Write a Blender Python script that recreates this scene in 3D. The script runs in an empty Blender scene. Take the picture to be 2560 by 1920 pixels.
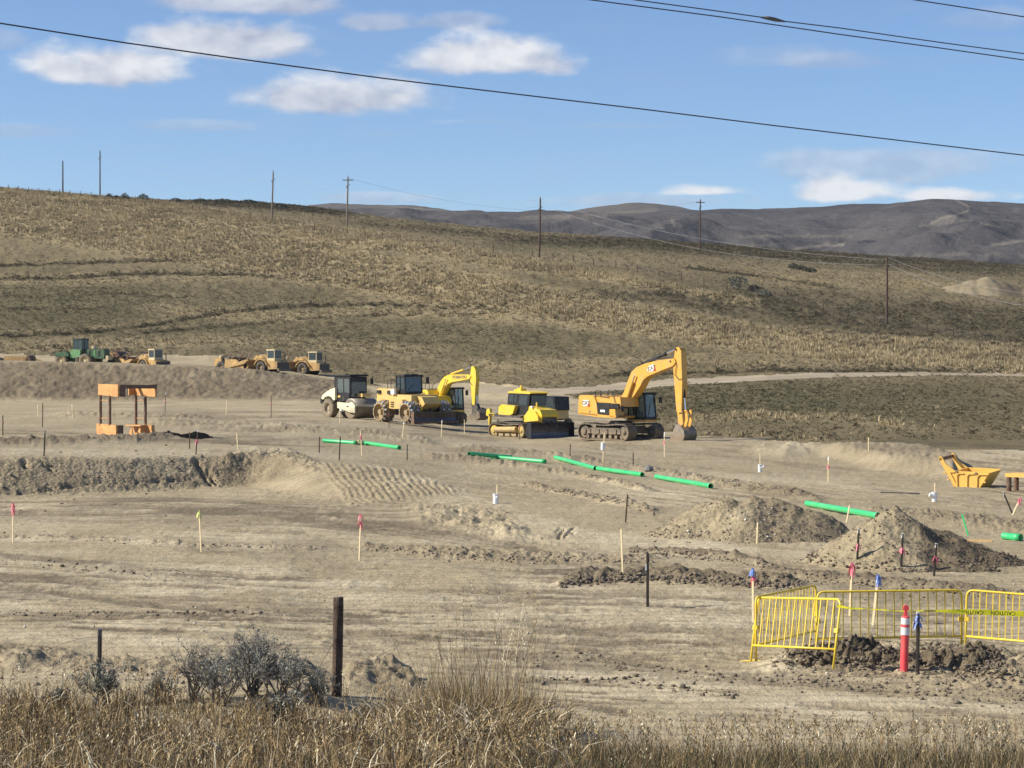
import bpy, math, random
import numpy as np
from mathutils import Matrix, Vector

# ------------------------------------------------------------------ camera, sky, sun
F, H, YH, CXP = 5544.0, 4.7, 920.0, 1280.0      # focal in photo pixels, eye height, horizon row, centre column
sc = bpy.context.scene
col = sc.collection
cd = bpy.data.cameras.new('camera'); cam = bpy.data.objects.new('camera', cd); col.objects.link(cam)
cam.location = (0, 0, H); cam.rotation_euler = (math.radians(90), 0, 0)
cd.sensor_width = 36.0; cd.lens = 36.0*F/2560.0; cd.shift_y = -(960-YH)/2560.0
cd.clip_start = 0.5; cd.clip_end = 20000
sc.camera = cam
sc.view_settings.view_transform = 'Standard'; sc.view_settings.look = 'None'
sc.view_settings.exposure = 0.52; sc.view_settings.gamma = 1.0
SUN_EL = math.radians(35.0)
TOSUN = Vector((-1.0, -0.13, 0)).normalized()
sl = bpy.data.lights.new('sun', 'SUN'); sl.energy = 5.0; sl.angle = math.radians(0.5); sl.color = (1.0, 0.93, 0.81)
so = bpy.data.objects.new('sun', sl); col.objects.link(so)
sdir = Vector((TOSUN.x*math.cos(SUN_EL), TOSUN.y*math.cos(SUN_EL), math.sin(SUN_EL)))
so.rotation_euler = sdir.to_track_quat('Z', 'Y').to_euler(); so.location = (-40, -30, 60)

world = bpy.data.worlds.new('World'); sc.world = world; world.use_nodes = True
wt = world.node_tree; wt.nodes.clear()
class NG:
    """tiny helper for node maths"""
    def __init__(s, nt): s.nt = nt
    def new(s, t, **k):
        n = s.nt.nodes.new(t)
        for a, b in k.items(): setattr(n, a, b)
        return n
    def put(s, sock, v):
        if isinstance(v, bpy.types.NodeSocket): s.nt.links.new(v, sock)
        elif v is not None: sock.default_value = v
    def m(s, op, a, b=None, c=None, clamp=False):
        n = s.new('ShaderNodeMath', operation=op); n.use_clamp = clamp
        s.put(n.inputs[0], a)
        if b is not None: s.put(n.inputs[1], b)
        if c is not None: s.put(n.inputs[2], c)
        return n.outputs[0]
    def sm(s, v, a, b, c=0.0, d=1.0):
        n = s.new('ShaderNodeMapRange', interpolation_type='SMOOTHSTEP')
        s.put(n.inputs['Value'], v); n.inputs['From Min'].default_value = a; n.inputs['From Max'].default_value = b
        n.inputs['To Min'].default_value = c; n.inputs['To Max'].default_value = d
        return n.outputs['Result']
    def mix(s, f, a, b, mode='MIX'):
        n = s.new('ShaderNodeMix', data_type='RGBA', blend_type=mode)
        s.put(n.inputs['Factor'], f)
        for i, v in ((6, a), (7, b)):
            if isinstance(v, tuple): v = (v[0], v[1], v[2], 1.0)
            s.put(n.inputs[i], v)
        return n.outputs[2]
    def noise(s, vec, scale, detail=4, rough=0.55, dist=0.0, out='Fac'):
        n = s.new('ShaderNodeTexNoise'); s.put(n.inputs['Vector'], vec)
        n.inputs['Scale'].default_value = scale; n.inputs['Detail'].default_value = detail
        n.inputs['Roughness'].default_value = rough; n.inputs['Distortion'].default_value = dist
        return n.outputs[out]
    def vmul(s, vec, v):
        n = s.new('ShaderNodeVectorMath', operation='MULTIPLY'); s.put(n.inputs[0], vec); n.inputs[1].default_value = v
        return n.outputs[0]
    def vadd(s, vec, v):
        n = s.new('ShaderNodeVectorMath', operation='ADD'); s.put(n.inputs[0], vec); n.inputs[1].default_value = v
        return n.outputs[0]
g = NG(wt)
sky = g.new('ShaderNodeTexSky', sky_type='NISHITA'); sky.sun_disc = False
sky.sun_elevation = SUN_EL; sky.sun_rotation = math.atan2(TOSUN.x, TOSUN.y)
sky.altitude = 1900; sky.air_density = 1.0; sky.dust_density = 0.35; sky.ozone_density = 1.6
tc = g.new('ShaderNodeTexCoord')
sep = g.new('ShaderNodeSeparateXYZ'); wt.links.new(tc.outputs['Generated'], sep.inputs[0])
az = g.m('ARCTAN2', sep.outputs[0], sep.outputs[1]); el = g.m('ARCSINE', sep.outputs[2])
cmb = g.new('ShaderNodeCombineXYZ'); wt.links.new(az, cmb.inputs[0]); wt.links.new(el, cmb.inputs[1])
ae = cmb.outputs[0]
wob = g.noise(g.vmul(ae, (26, 44, 1)), 1.0, 7, 0.50, 0.1)            # edges of the clouds
wob2 = g.noise(g.vmul(g.vadd(ae, (0.0034, -0.0040, 0)), (26, 44, 1)), 1.0, 7, 0.50, 0.1)
fine = g.noise(g.vmul(ae, (90, 200, 1)), 1.0, 5, 0.65, 0.3)
streak = g.noise(g.vmul(ae, (14, 90, 1)), 1.0, 6, 0.6, 0.6)
# (cx, cy, rx, ry below, ry above, strength, whiteness) in photo pixels
CL = [(300, 192, 275, 46, 80, 1.0, .92), (560, 118, 250, 48, 80, 0.96, .80), (845, 250, 280, 50, 80, .96, .80),
      (1215, 160, 262, 38, 88, 1.0, .94), (620, 8, 330, 42, 60, .85, .75), (960, 60, 120, 26, 50, .6, .6),
      (1140, 55, 150, 22, 30, .45, .5), (500, 322, 190, 16, 22, .34, .45), (60, 340, 170, 22, 22, .32, .4),
      (1770, 482, 135, 13, 34, 1.0, 1.45), (2120, 488, 165, 24, 60, 1.0, 1.45), (2390, 500, 175, 20, 32, 1.0, 1.35),
      (2230, 418, 430, 60, 50, .45, .55), (1550, 315, 190, 9, 12, .25, .4), (2080, 165, 170, 22, 38, .3, .45),
      (1960, 150, 220, 30, 40, .2, .4), (950, 496, 190, 16, 18, .4, .6), (1620, 505, 360, 22, 26, .42, .6),
      (10, 120, 60, 26, 30, .35, .5), (2480, 70, 180, 26, 34, .25, .4), (960, 334, 120, 6, 8, .2, .4), (1180, 305, 150, 6, 8, .18, .4)]
dens = None; white = None
for (cx, cy, rx, rb, ra, st, wh) in CL:
    a0 = math.atan((cx-CXP)/F); e0 = math.atan((YH-cy)/F)
    dx = g.m('MULTIPLY', g.m('SUBTRACT', az, a0), F/rx)
    dyr = g.m('SUBTRACT', el, e0)
    up = g.m('MULTIPLY', g.m('MAXIMUM', dyr, 0.0), F/ra); dn = g.m('MULTIPLY', g.m('MINIMUM', dyr, 0.0), F/rb)
    dy = g.m('ADD', up, dn)
    r = g.m('ADD', g.m('MULTIPLY', dx, dx), g.m('MULTIPLY', dy, dy))
    wv = g.m('MULTIPLY', g.m('SUBTRACT', wob, 0.5), 1.5)
    s0 = g.m('ADD', g.m('SUBTRACT', 1.0, g.m('SQRT', r)), wv)
    s0 = g.m('ADD', s0, g.m('MULTIPLY', g.m('SUBTRACT', fine, 0.5), 0.35))
    d = g.m('MULTIPLY', g.sm(s0, 0.0, 0.55), st)
    # lit top, grey base
    sh = g.m('ADD', g.m('MULTIPLY', dy, 0.42), g.m('MULTIPLY', g.m('SUBTRACT', wob, wob2), 4.5))
    w = g.m('ADD', g.m('MULTIPLY', sh, 0.75), wh-0.36)
    w = g.m('MULTIPLY', w, d)
    if dens is None: dens, white = d, w
    else:
        white = g.m('ADD', g.m('MULTIPLY', white, g.m('SUBTRACT', 1.0, d)), w)
        dens = g.m('SUBTRACT', 1.0, g.m('MULTIPLY', g.m('SUBTRACT', 1.0, dens), g.m('SUBTRACT', 1.0, d)))
# loose clouds over the rest of the sky
gen = g.noise(g.vmul(tc.outputs['Generated'], (5, 5, 16)), 1.0, 6, 0.55, 0.3)
outside = g.m('ADD', g.sm(g.m('ABSOLUTE', az), 0.25, 0.34), g.sm(el, 0.18, 0.27), clamp=True)
gd = g.m('MULTIPLY', g.m('MULTIPLY', g.sm(gen, 0.56, 0.70), outside), 0.75)
white = g.m('ADD', g.m('MULTIPLY', white, g.m('SUBTRACT', 1.0, gd)), g.m('MULTIPLY', gd, 0.7))
dens = g.m('SUBTRACT', 1.0, g.m('MULTIPLY', g.m('SUBTRACT', 1.0, dens), g.m('SUBTRACT', 1.0, gd)))
veil = g.m('MULTIPLY', g.sm(streak, 0.50, 0.80), 0.16)
dens = g.m('MAXIMUM', dens, veil)
wn = g.m('DIVIDE', white, g.m('MAXIMUM', dens, 0.02), clamp=True)
ccol = g.mix(wn, (4.6, 5.0, 6.3), (9.2, 9.3, 9.5))
skyc = g.mix(1.0, sky.outputs[0], (1.00, 1.17, 1.40), 'MULTIPLY')
skyc = g.mix(g.sm(el, 0.02, 0.35, 1.0, 0.55), g.mix(1.0, skyc, (0.95, 0.97, 1.05), 'MULTIPLY'), skyc)
fin = g.mix(g.m('MULTIPLY', dens, 0.93), skyc, ccol)
bg = g.new('ShaderNodeBackground'); bg.inputs[1].default_value = 0.067
wt.links.new(fin, bg.inputs[0])
wo = g.new('ShaderNodeOutputWorld'); wt.links.new(bg.outputs[0], wo.inputs[0])

rng = np.random.default_rng(7); random.seed(11)

# ------------------------------------------------------------------ helpers
def tag(o, label=None, cat=None, group=None, kind=None):
    if label: o['label'] = label
    if cat: o['category'] = cat
    if group: o['group'] = group
    if kind: o['kind'] = kind
    return o

def principled(name):
    m = bpy.data.materials.new(name); m.use_nodes = True
    nt = m.node_tree; b = nt.nodes['Principled BSDF']
    return m, NG(nt), b

def setin(b, name, v):
    b.inputs[name].default_value = v

def mat(name, colr, rough=0.6, metal=0.0, var=0.25, vscale=2.0, dust=None, dustamt=0.0, bump=0.0, bscale=8.0, spec=0.5):
    m, g, b = principled(name)
    t = g.new('ShaderNodeTexCoord').outputs['Object']
    n = g.noise(t, vscale, 5, 0.65)
    c = g.mix(g.sm(n, 0.3, 0.7), tuple(x*(1-var) for x in colr), tuple(min(1, x*(1+var*0.6)) for x in colr))
    if dust:
        n2 = g.noise(t, vscale*1.7+0.3, 6, 0.7, 0.5)
        c = g.mix(g.m('MULTIPLY', g.sm(n2, 0.42, 0.66), dustamt), c, dust)
    g.put(b.inputs['Base Color'], c)
    setin(b, 'Roughness', rough); setin(b, 'Metallic', metal); setin(b, 'Specular IOR Level', spec)
    if bump:
        bp = g.new('ShaderNodeBump'); bp.inputs['Strength'].default_value = bump; bp.inputs['Distance'].default_value = 0.02
        g.put(bp.inputs['Height'], g.noise(t, bscale, 5, 0.7)); g.put(b.inputs['Normal'], bp.outputs[0])
    return m

def hashn(ix, iy, s):
    h = (ix*374761393 + iy*668265263 + s*1442695041) & 0xffffffff
    h = ((h ^ (h >> 13))*1274126177) & 0xffffffff
    return ((h ^ (h >> 16)) & 0xffffff)/float(0xffffff)
def vnoise(x, y, s=0):
    ix = np.floor(x).astype(np.int64); iy = np.floor(y).astype(np.int64)
    fx = x-ix; fy = y-iy
    fx = fx*fx*fx*(fx*(fx*6-15)+10); fy = fy*fy*fy*(fy*(fy*6-15)+10)
    a = hashn(ix, iy, s); b = hashn(ix+1, iy, s); c = hashn(ix, iy+1, s); d = hashn(ix+1, iy+1, s)
    return (a+(b-a)*fx)*(1-fy)+(c+(d-c)*fx)*fy
def fbm(x, y, o=4, s=0, gain=0.5):
    r = 0; a = 1.0; t = 0
    for i in range(o):
        r = r+a*(vnoise(x*2.03**i+i*17.3, y*2.03**i-i*9.1, s+i)-0.5); t += a; a *= gain
    return r/t*2
def sstep(v, a, b):
    t = np.clip((v-a)/(b-a), 0, 1); return t*t*(3-2*t)

def mesh_np(name, v, f, material=None, smooth=False, attrs=None):
    """v (n,3), f (m,3|4) numpy -> mesh"""
    v = np.asarray(v, np.float32); f = np.asarray(f, np.int32)
    k = f.shape[1]; me = bpy.data.meshes.new(name)
    me.vertices.add(len(v)); me.vertices.foreach_set('co', v.ravel())
    me.loops.add(f.size); me.loops.foreach_set('vertex_index', f.ravel())
    me.polygons.add(len(f)); me.polygons.foreach_set('loop_start', np.arange(0, f.size, k, dtype=np.int32))
    me.update(calc_edges=True)
    if smooth: me.polygons.foreach_set('use_smooth', np.ones(len(f), bool))
    if attrs:
        for an, arr in attrs.items():
            a = me.attributes.new(an, 'FLOAT_COLOR', 'POINT')
            c = np.ones((len(v), 4), np.float32); c[:, :3] = arr; a.data.foreach_set('color', c.ravel())
    if material: me.materials.append(material)
    return me
def link(name, me, parent=None):
    o = bpy.data.objects.new(name, me); col.objects.link(o)
    if parent: o.parent = parent
    return o

class MB:
    """collects shapes into one mesh"""
    def __init__(s): s.v = []; s.f = []
    def poly(s, pts, faces):
        b = len(s.v); s.v += [tuple(p) for p in pts]; s.f += [tuple(i+b for i in q) for q in faces]; return s
    def box(s, x0, x1, y0, y1, z0, z1):
        p = [(x0, y0, z0), (x1, y0, z0), (x1, y1, z0), (x0, y1, z0), (x0, y0, z1), (x1, y0, z1), (x1, y1, z1), (x0, y1, z1)]
        return s.poly(p, [(0, 3, 2, 1), (4, 5, 6, 7), (0, 1, 5, 4), (1, 2, 6, 5), (2, 3, 7, 6), (3, 0, 4, 7)])
    def prism(s, prof, y0, y1):
        """prof in (x,z), extruded along y"""
        n = len(prof); ar = sum(prof[i][0]*prof[(i+1) % n][1]-prof[(i+1) % n][0]*prof[i][1] for i in range(n))
        if ar < 0: prof = prof[::-1]
        if y0 > y1: y0, y1 = y1, y0
        p = [(a, y0, b) for a, b in prof]+[(a, y1, b) for a, b in prof]
        return s.poly(p, [tuple(range(n)), tuple(range(2*n-1, n-1, -1))]+[(i, n+i, n+(i+1) % n, (i+1) % n) for i in range(n)])
    def prismx(s, prof, x0, x1):
        """prof in (y,z), extruded along x"""
        n = len(prof); ar = sum(prof[i][0]*prof[(i+1) % n][1]-prof[(i+1) % n][0]*prof[i][1] for i in range(n))
        if ar < 0: prof = prof[::-1]
        p = [(x1, a, b) for a, b in prof]+[(x0, a, b) for a, b in prof]
        return s.poly(p, [tuple(range(n)), tuple(range(2*n-1, n-1, -1))]+[(i, n+i, n+(i+1) % n, (i+1) % n) for i in range(n)])
    def cyl(s, p0, p1, r0, r1=None, n=12, caps=True):
        r1 = r0 if r1 is None else r1
        p0 = Vector(p0); p1 = Vector(p1); d = (p1-p0).normalized()
        a = d.orthogonal().normalized(); b = d.cross(a)
        pts = []
        for (c, r) in ((p0, r0), (p1, r1)):
            for i in range(n):
                t = 2*math.pi*i/n; pts.append(c+a*(r*math.cos(t))+b*(r*math.sin(t)))
        fs = [(i, (i+1) % n, n+(i+1) % n, n+i) for i in range(n)]
        if caps: fs += [tuple(range(n-1, -1, -1)), tuple(range(n, 2*n))]
        return s.poly(pts, fs)
    def tube(s, path, r, n=6):
        path = [Vector(p) for p in path]; rings = []
        rr = r if isinstance(r, (list, tuple)) else [r]*len(path)
        for i, p in enumerate(path):
            d = (path[min(i+1, len(path)-1)]-path[max(i-1, 0)]).normalized()
            if i == 0:
                a = d.orthogonal().normalized()
            else:
                a = (a-d*a.dot(d)); a = a.normalized() if a.length > 1e-6 else d.orthogonal().normalized()
            b = d.cross(a)
            rings.append([p+a*(rr[i]*math.cos(2*math.pi*k/n))+b*(rr[i]*math.sin(2*math.pi*k/n)) for k in range(n)])
        pts = [q for rg in rings for q in rg]; fs = []
        for i in range(len(path)-1):
            for k in range(n):
                fs.append((i*n+k, i*n+(k+1) % n, (i+1)*n+(k+1) % n, (i+1)*n+k))
        fs += [tuple(range(n-1, -1, -1)), tuple((len(path)-1)*n+k for k in range(n))]
        return s.poly(pts, fs)
    def lathe(s, prof, c=(0, 0, 0), axis='z', n=20, caps=(True, True)):
        """prof of (t along axis, r)"""
        pts = []; m = len(prof)
        for (t, r) in prof:
            for i in range(n):
                a = 2*math.pi*i/n; u, w = r*math.cos(a), r*math.sin(a)
                q = (u, w, t) if axis == 'z' else ((w, t, u) if axis == 'y' else (t, u, w))
                pts.append((q[0]+c[0], q[1]+c[1], q[2]+c[2]))
        fs = []
        for j in range(m-1):
            for i in range(n): fs.append((j*n+i, j*n+(i+1) % n, (j+1)*n+(i+1) % n, (j+1)*n+i))
        if caps[0]: fs.append(tuple(range(n-1, -1, -1)))
        if caps[1]: fs.append(tuple((m-1)*n+i for i in range(n)))
        return s.poly(pts, fs)
    def build(s, name, material, parent=None, smooth=False):
        me = bpy.data.meshes.new(name); me.from_pydata(s.v, [], s.f); me.update()
        if smooth:
            for p in me.polygons: p.use_smooth = len(p.vertices) <= 4
        if material: me.materials.append(material)
        return link(name, me, parent)

def empty(name, loc, rz=0.0, label=None, cat=None, group=None):
    o = bpy.data.objects.new(name, None); col.objects.link(o); o.location = loc; o.rotation_euler = (0, 0, rz)
    o.empty_display_size = 0.2
    return tag(o, label, cat, group)
def copy_tree(o, parent=None):
    c = o.copy(); col.objects.link(c); c.parent = parent
    for ch in list(o.children): copy_tree(ch, c)
    return c
def text_obj(name, s, size, material, parent, mtx, bold=0.0, extrude=0.004):
    cu = bpy.data.curves.new(name, 'FONT'); cu.body = s; cu.size = size; cu.align_x = 'CENTER'; cu.align_y = 'CENTER'
    cu.offset = bold; cu.extrude = extrude; cu.resolution_u = 2
    t = bpy.data.objects.new(name, cu); col.objects.link(t)
    dg = bpy.context.evaluated_depsgraph_get(); dg.update()
    me = bpy.data.meshes.new_from_object(t.evaluated_get(dg)); bpy.data.objects.remove(t)
    me.materials.clear(); me.materials.append(material)
    o = link(name, me, parent); o.matrix_local = mtx
    return o
# ------------------------------------------------------------------ the land
def zz(Y, y): return H+(YH-y)*Y/F
XC = [-900, 0, 320, 640, 800, 960, 1150, 1280, 1600, 1920, 2240, 2560, 3400]
NEAR = [(3, 3.3), (12, 2.1), (18, 1.05), (26, 0.1)]
def prof(x):
    """control points (Y, z) of one column"""
    I = lambda vals: float(np.interp(x, XC, vals))
    P = list(NEAR)
    P.append((30.5, I([.35, .35, .35, .35, .3, .2, .05, 0, 0, 0, 0, 0, 0])))
    P.append((34, I([.05]*3+[.05]+[0]*9)))
    P.append((70, 0.0))
    P.append((I([82, 82, 84.5, 88.3, 80, 76.2, 77, 80, 80, 80, 80, 80, 80]), 0.0))
    P.append((I([84.3, 84.3, 87, 91.5, 88, 84.5, 86, 90, 90, 90, 90, 90, 90]), I([1.3, 1.3, 1.2, 1.12, .89, .61, .28, .2, 0, 0, 0, 0, 0])))
    P.append((112, I([1.35, 1.3, 1.25, 1.15, 1.0, .8, .55, .4, 0, 0, 0, 0, 0])))
    P.append((150, I([1.25, 1.25, 1.25, 1.15, 1.0, .75, .1, -.4, -.05, 0, .2, .2, .2])))
    P.append((172, I([1.2, 1.2, 1.2, 1.15, 1.0, .7, .1, -.15, -.06, .3, .55, .6, .6])))
    Y = I([262, 262, 262, 262, 262, 262, 255, 235, 205, 205, 205, 205, 205])
    P.append((Y, zz(Y, I([1003, 1003, 1003, 998, 992, 985, 990, 1003, 1030, 1012, 1018, 1020, 1020]))))
    Y = I([275, 275, 275, 274, 274, 272, 268, 262, 255, 255, 258, 262, 262])
    P.append((Y, zz(Y, I([902, 905, 911, 926, 950, 968, 968, 969, 965, 943, 938, 938, 938]))))
    for Yk, ys in [
        (290, [900, 903, 908, 922, 945, 955, 945, 930, 915, 900, 905, 908, 908]),
        (312, [898, 901, 903, 905, 918, 925, 912, 895, 882, 870, 877, 884, 886]),
        (350, [828, 830, 826, 830, 834, 832, 820, 806, 790, 790, 825, 850, 860]),
        (400, [733, 735, 731, 738, 735, 722, 700, 683, 684, 728, 765, 795, 810]),
        (450, [648, 650, 642, 640, 625, 602, 612, 628, 655, 695, 728, 755, 770]),
        (500, [563, 565, 556, 551, 560, 575, 592, 603, 632, 668, 697, 722, 740]),
        (560, [465, 471, 500, 529, 540, 553, 575, 587, 612, 646, 672, 695, 710]),
        (640, [470, 478, 497, 507, 525, 548, 568, 580, 601, 630, 652, 677, 690]),
        (750, [490, 496, 503, 510, 522, 547, 566, 578, 599, 624, 645, 664, 680]),
        (950, [560, 560, 560, 560, 570, 590, 610, 620, 640, 660, 680, 700, 710])]:
        P.append((Yk, zz(Yk, I(ys))))
    return P
xin = np.arange(-260, 2821, 4.0)
side = 40*np.cumsum(1.13**np.arange(38))*0.12
PX = np.concatenate([(-260-side)[::-1], xin, 2820+side])
RY = [3.0]
while RY[-1] < 18: RY.append(RY[-1]*1.045)
yy = np.arange(2300, 1074, -2.5)
r1 = F*H/(yy-YH); r1 = r1[r1 > 18.2]
rows = np.concatenate([np.array(RY)[np.array(RY) < 18.2], r1, np.arange(75.5, 93, 0.16), np.arange(172, 262, 1.6), np.arange(262, 276.5, 0.4),
                       np.arange(277, 312, 1.0), np.arange(312, 760, 1.75), np.arange(765, 951, 20)])
rows = np.unique(np.round(rows, 2)); keep = np.concatenate([[True], np.diff(rows) > 0.045]); rows = rows[keep]
NR, NC = len(rows), len(PX)
Z0 = np.zeros((NR, NC))
for j, x in enumerate(PX):
    P = prof(x); Z0[:, j] = np.interp(rows, [p[0] for p in P], [p[1] for p in P])
# soften the kinks along the far hill
def smooth_rows(Z, r0, w):
    k = np.hanning(w*2+3); k /= k.sum()
    Zp = np.pad(Z, ((w+1, w+1), (0, 0)), mode='edge')
    S = sum(k[i]*Zp[i:i+Z.shape[0]] for i in range(len(k)))
    m = sstep(rows, r0, r0*1.08)[:, None]
    return Z*(1-m)+S*m
Z0 = smooth_rows(Z0, 296, 14)
kc = np.hanning(33); kc /= kc.sum()
_i = np.where((PX > -262) & (PX < 2822))[0]; _r = (rows < 240) & (rows > 30)
_B = np.pad(Z0[np.ix_(_r, _i)], ((0, 0), (16, 16)), mode='edge'); Z0[np.ix_(_r, _i)] = sum(kc[q]*_B[:, q:q+len(_i)] for q in range(33))
U = (PX-CXP)/F
YY = np.repeat(rows[:, None], NC, 1); XX = YY*U[None, :]
VX = np.repeat(PX[None, :], NR, 0)
VY = YH+F*(H-Z0)/YY                              # where each vertex stands in the photograph
def hb(pts, hw, soft=0.5, ends=40):
    """band along a left-to-right polyline; hw number or per-point list"""
    xs = [p[0] for p in pts]; ys = [p[1] for p in pts]
    yl = np.interp(VX, xs, ys); h = np.interp(VX, xs, hw) if isinstance(hw, (list, tuple)) else hw
    d = np.abs(VY-yl)/h
    return (1-sstep(d, 1-soft, 1+soft))*sstep(VX, xs[0]-ends, xs[0]+ends)*(1-sstep(VX, xs[-1]-ends, xs[-1]+ends))
def ell(cx, cy, rx, ry, soft=0.35):
    d = np.sqrt(((VX-cx)/rx)**2+((VY-cy)/ry)**2); return 1-sstep(d, 1-soft, 1+soft)
def inpoly(pts, soft=6):
    """soft mask of a convex polygon given clockwise on the picture"""
    m = np.ones_like(VX); n = len(pts)
    for i in range(n):
        (x0, y0), (x1, y1) = pts[i], pts[(i+1) % n]; L = math.hypot(x1-x0, y1-y0)
        m = m*sstep(((x1-x0)*(VY-y0)-(y1-y0)*(VX-x0))/L, -soft, soft)
    return m
damp = np.zeros_like(VX); pale = np.zeros_like(VX); roughm = np.zeros_like(VX); D = np.zeros_like(VX)
# site / grass boundary and the road
xb = [-900, 0, 450, 560, 800, 900, 1000, 1200, 1300, 1400, 1480, 1600, 1750, 1900, 2000, 2100, 2300, 2560, 3400]
yb = [884, 886, 890, 896, 935, 962, 962, 958, 966, 985, 1012, 1072, 1094, 1100, 1109, 1118, 1122, 1126, 1130]
wav = fbm(XX*.12, YY*.12, 4, 3)
YBN = np.interp(VX, xb, yb)+wav*7
grassm = (VY < YBN)
rx = [1050, 1300, 1400, 1500, 1700, 1900, 2050, 2200, 2400, 2560, 3400]
ry = [975, 977, 979, 972, 957, 945, 938, 936, 936, 938, 944]; rh = [9, 8, 8, 8, 8, 7.5, 6.5, 5.5, 4, 3, 3]
rd = np.abs(VY-np.interp(VX, rx, ry))/np.interp(VX, rx, rh)
roadm = (rd < 1+wav*.15) & (VX > 1180) & (rows[:, None] > 200)
near = rows[:, None] < np.interp(VX, [-900, 0, 900, 1300, 1450, 2560], [28, 28, 27.5, 25.5, 23.6, 23.4])+fbm(XX*1.3, YY*1.3, 3, 601)*.9
n_lo = fbm(XX*.28, YY*.28, 4, 11); n_md = fbm(XX*1.3, YY*1.3, 4, 23); n_hi = fbm(XX*5.2, YY*5.2, 3, 31)
dirt = 1.0-grassm
# damp wheel-packed haul path in the pit and other tracks
def track(pts, hw, a=.8, depth=.03, ends=60):
    yl = np.interp(VX, [q[0] for q in pts], [q[1] for q in pts]); st_ = fbm(VX*.0035+pts[0][1], (VY-yl)*.28, 4, 7)
    m = hb(pts, hw, .45, ends)*(0.75+0.9*fbm(XX*.5, YY*.6, 4, 5)+1.5*st_); m = np.clip(m, 0, 1)
    global damp, D
    damp = np.maximum(damp, m*a); D = D-m*depth*dirt
track([(-200, 1268), (150, 1268), (400, 1262), (650, 1272), (900, 1300), (1150, 1342), (1290, 1366), (1380, 1388)], [14, 16, 20, 24, 24, 18, 12, 6], .85)
track([(-200, 1290), (250, 1292), (600, 1300), (800, 1316), (1000, 1332)], [12, 14, 18, 20, 14], .45)
track([(0, 1080), (250, 1086), (420, 1098), (700, 1108), (820, 1114)], [4, 4, 5, 7, 4], .9)
track([(-200, 1108), (0, 1108), (250, 1106), (430, 1098), (560, 1102)], [5, 5, 5, 6, 4], 1.0, -.12)
track([(560, 1092), (700, 1096), (850, 1102)], [6, 8, 4], .5)
for (p, w, a) in [([(0, 1388), (150, 1402), (350, 1418), (600, 1436)], 7, .8), ([(-50, 1460), (120, 1476), (300, 1500), (480, 1518), (700, 1528)], 10, .75),
                  ([(0, 1440), (220, 1458), (330, 1462)], 8, .7), ([(0, 1530), (250, 1535), (500, 1530), (800, 1532)], 9, .8), ([(350, 1490), (600, 1497), (850, 1510)], 8, .5),
                  ([(-50, 1552), (150, 1546), (330, 1540)], 6, .85), ([(900, 1470), (1200, 1478), (1500, 1482), (1900, 1500)], 7, .6),
                  ([(1150, 1590), (1400, 1600), (1650, 1612), (1900, 1602)], 12, .6), ([(1280, 1640), (1500, 1650), (1750, 1690), (2100, 1715), (2560, 1760)], [10, 14, 14, 12, 8], .75),
                  ([(1290, 1700), (1500, 1706), (1700, 1728), (1850, 1740)], 8, .65), ([(2000, 1760), (2250, 1772), (2560, 1790)], 5, .6),
                  ([(1480, 1130), (1700, 1160), (2000, 1190), (2300, 1225), (2560, 1262)], 5, .45), ([(1500, 1110), (1800, 1140), (2100, 1170), (2400, 1205)], 4, .5),
                  ([(1850, 1142), (2100, 1180), (2350, 1210), (2560, 1240)], 3, .6), ([(1250, 1560), (1400, 1555), (1600, 1575)], 10, .5), ([(700, 1575), (830, 1590), (1000, 1580)], 7, .5),
                  ([(1900, 1520), (2200, 1530), (2600, 1545)], 12, .55), ([(1300, 1500), (1600, 1510), (1880, 1530)], 10, .4), ([(2150, 1215), (2350, 1240), (2560, 1270)], 3, .55),
                  ([(1000, 1062), (1200, 1080), (1500, 1108), (1700, 1125), (1900, 1132)], 5, .5), ([(1050, 1010), (1200, 1012), (1350, 1020)], 5, .45), ([(400, 1020), (600, 1030), (780, 1032)], 5, .35)]:
    track(p, w, a, .02)
for (p, w) in [([(0, 1345), (300, 1350), (520, 1368), (880, 1380)], 7), ([(250, 1440), (420, 1450), (700, 1462), (1000, 1460)], 14), ([(700, 1500), (1000, 1492), (1250, 1500)], 10),
               ([(900, 1560), (1250, 1540), (1600, 1560), (1900, 1560)], 16), ([(1300, 1680), (1600, 1690), (1900, 1715)], 10), ([(0, 1585), (300, 1600), (550, 1615)], 12),
               ([(1700, 1180), (2000, 1205), (2400, 1240)], 7), ([(900, 1160), (1100, 1210), (1300, 1290), (1500, 1345), (1900, 1375)], [6, 9, 14, 14, 9]), ([(1900, 1748), (2300, 1752), (2560, 1770)], 14),
               ([(0, 1130), (300, 1133), (600, 1128), (900, 1140)], 8), ([(1000, 1100), (1150, 1108), (1350, 1105)], 3), ([(0, 1270), (120, 1262)], 6)]:
    pale = np.maximum(pale, hb(p, w, .5, 60)*np.clip(.6+n_md*.8, 0, 1))
damp = np.maximum(damp, ell(540, 1368, 95, 16)*.5); damp = np.maximum(damp, ell(770, 1362, 90, 22)*.45)
damp = np.maximum(damp, ell(30, 1490, 90, 14)*.8); damp = np.maximum(damp, ell(2300, 1480, 260, 40)*.35)
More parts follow.
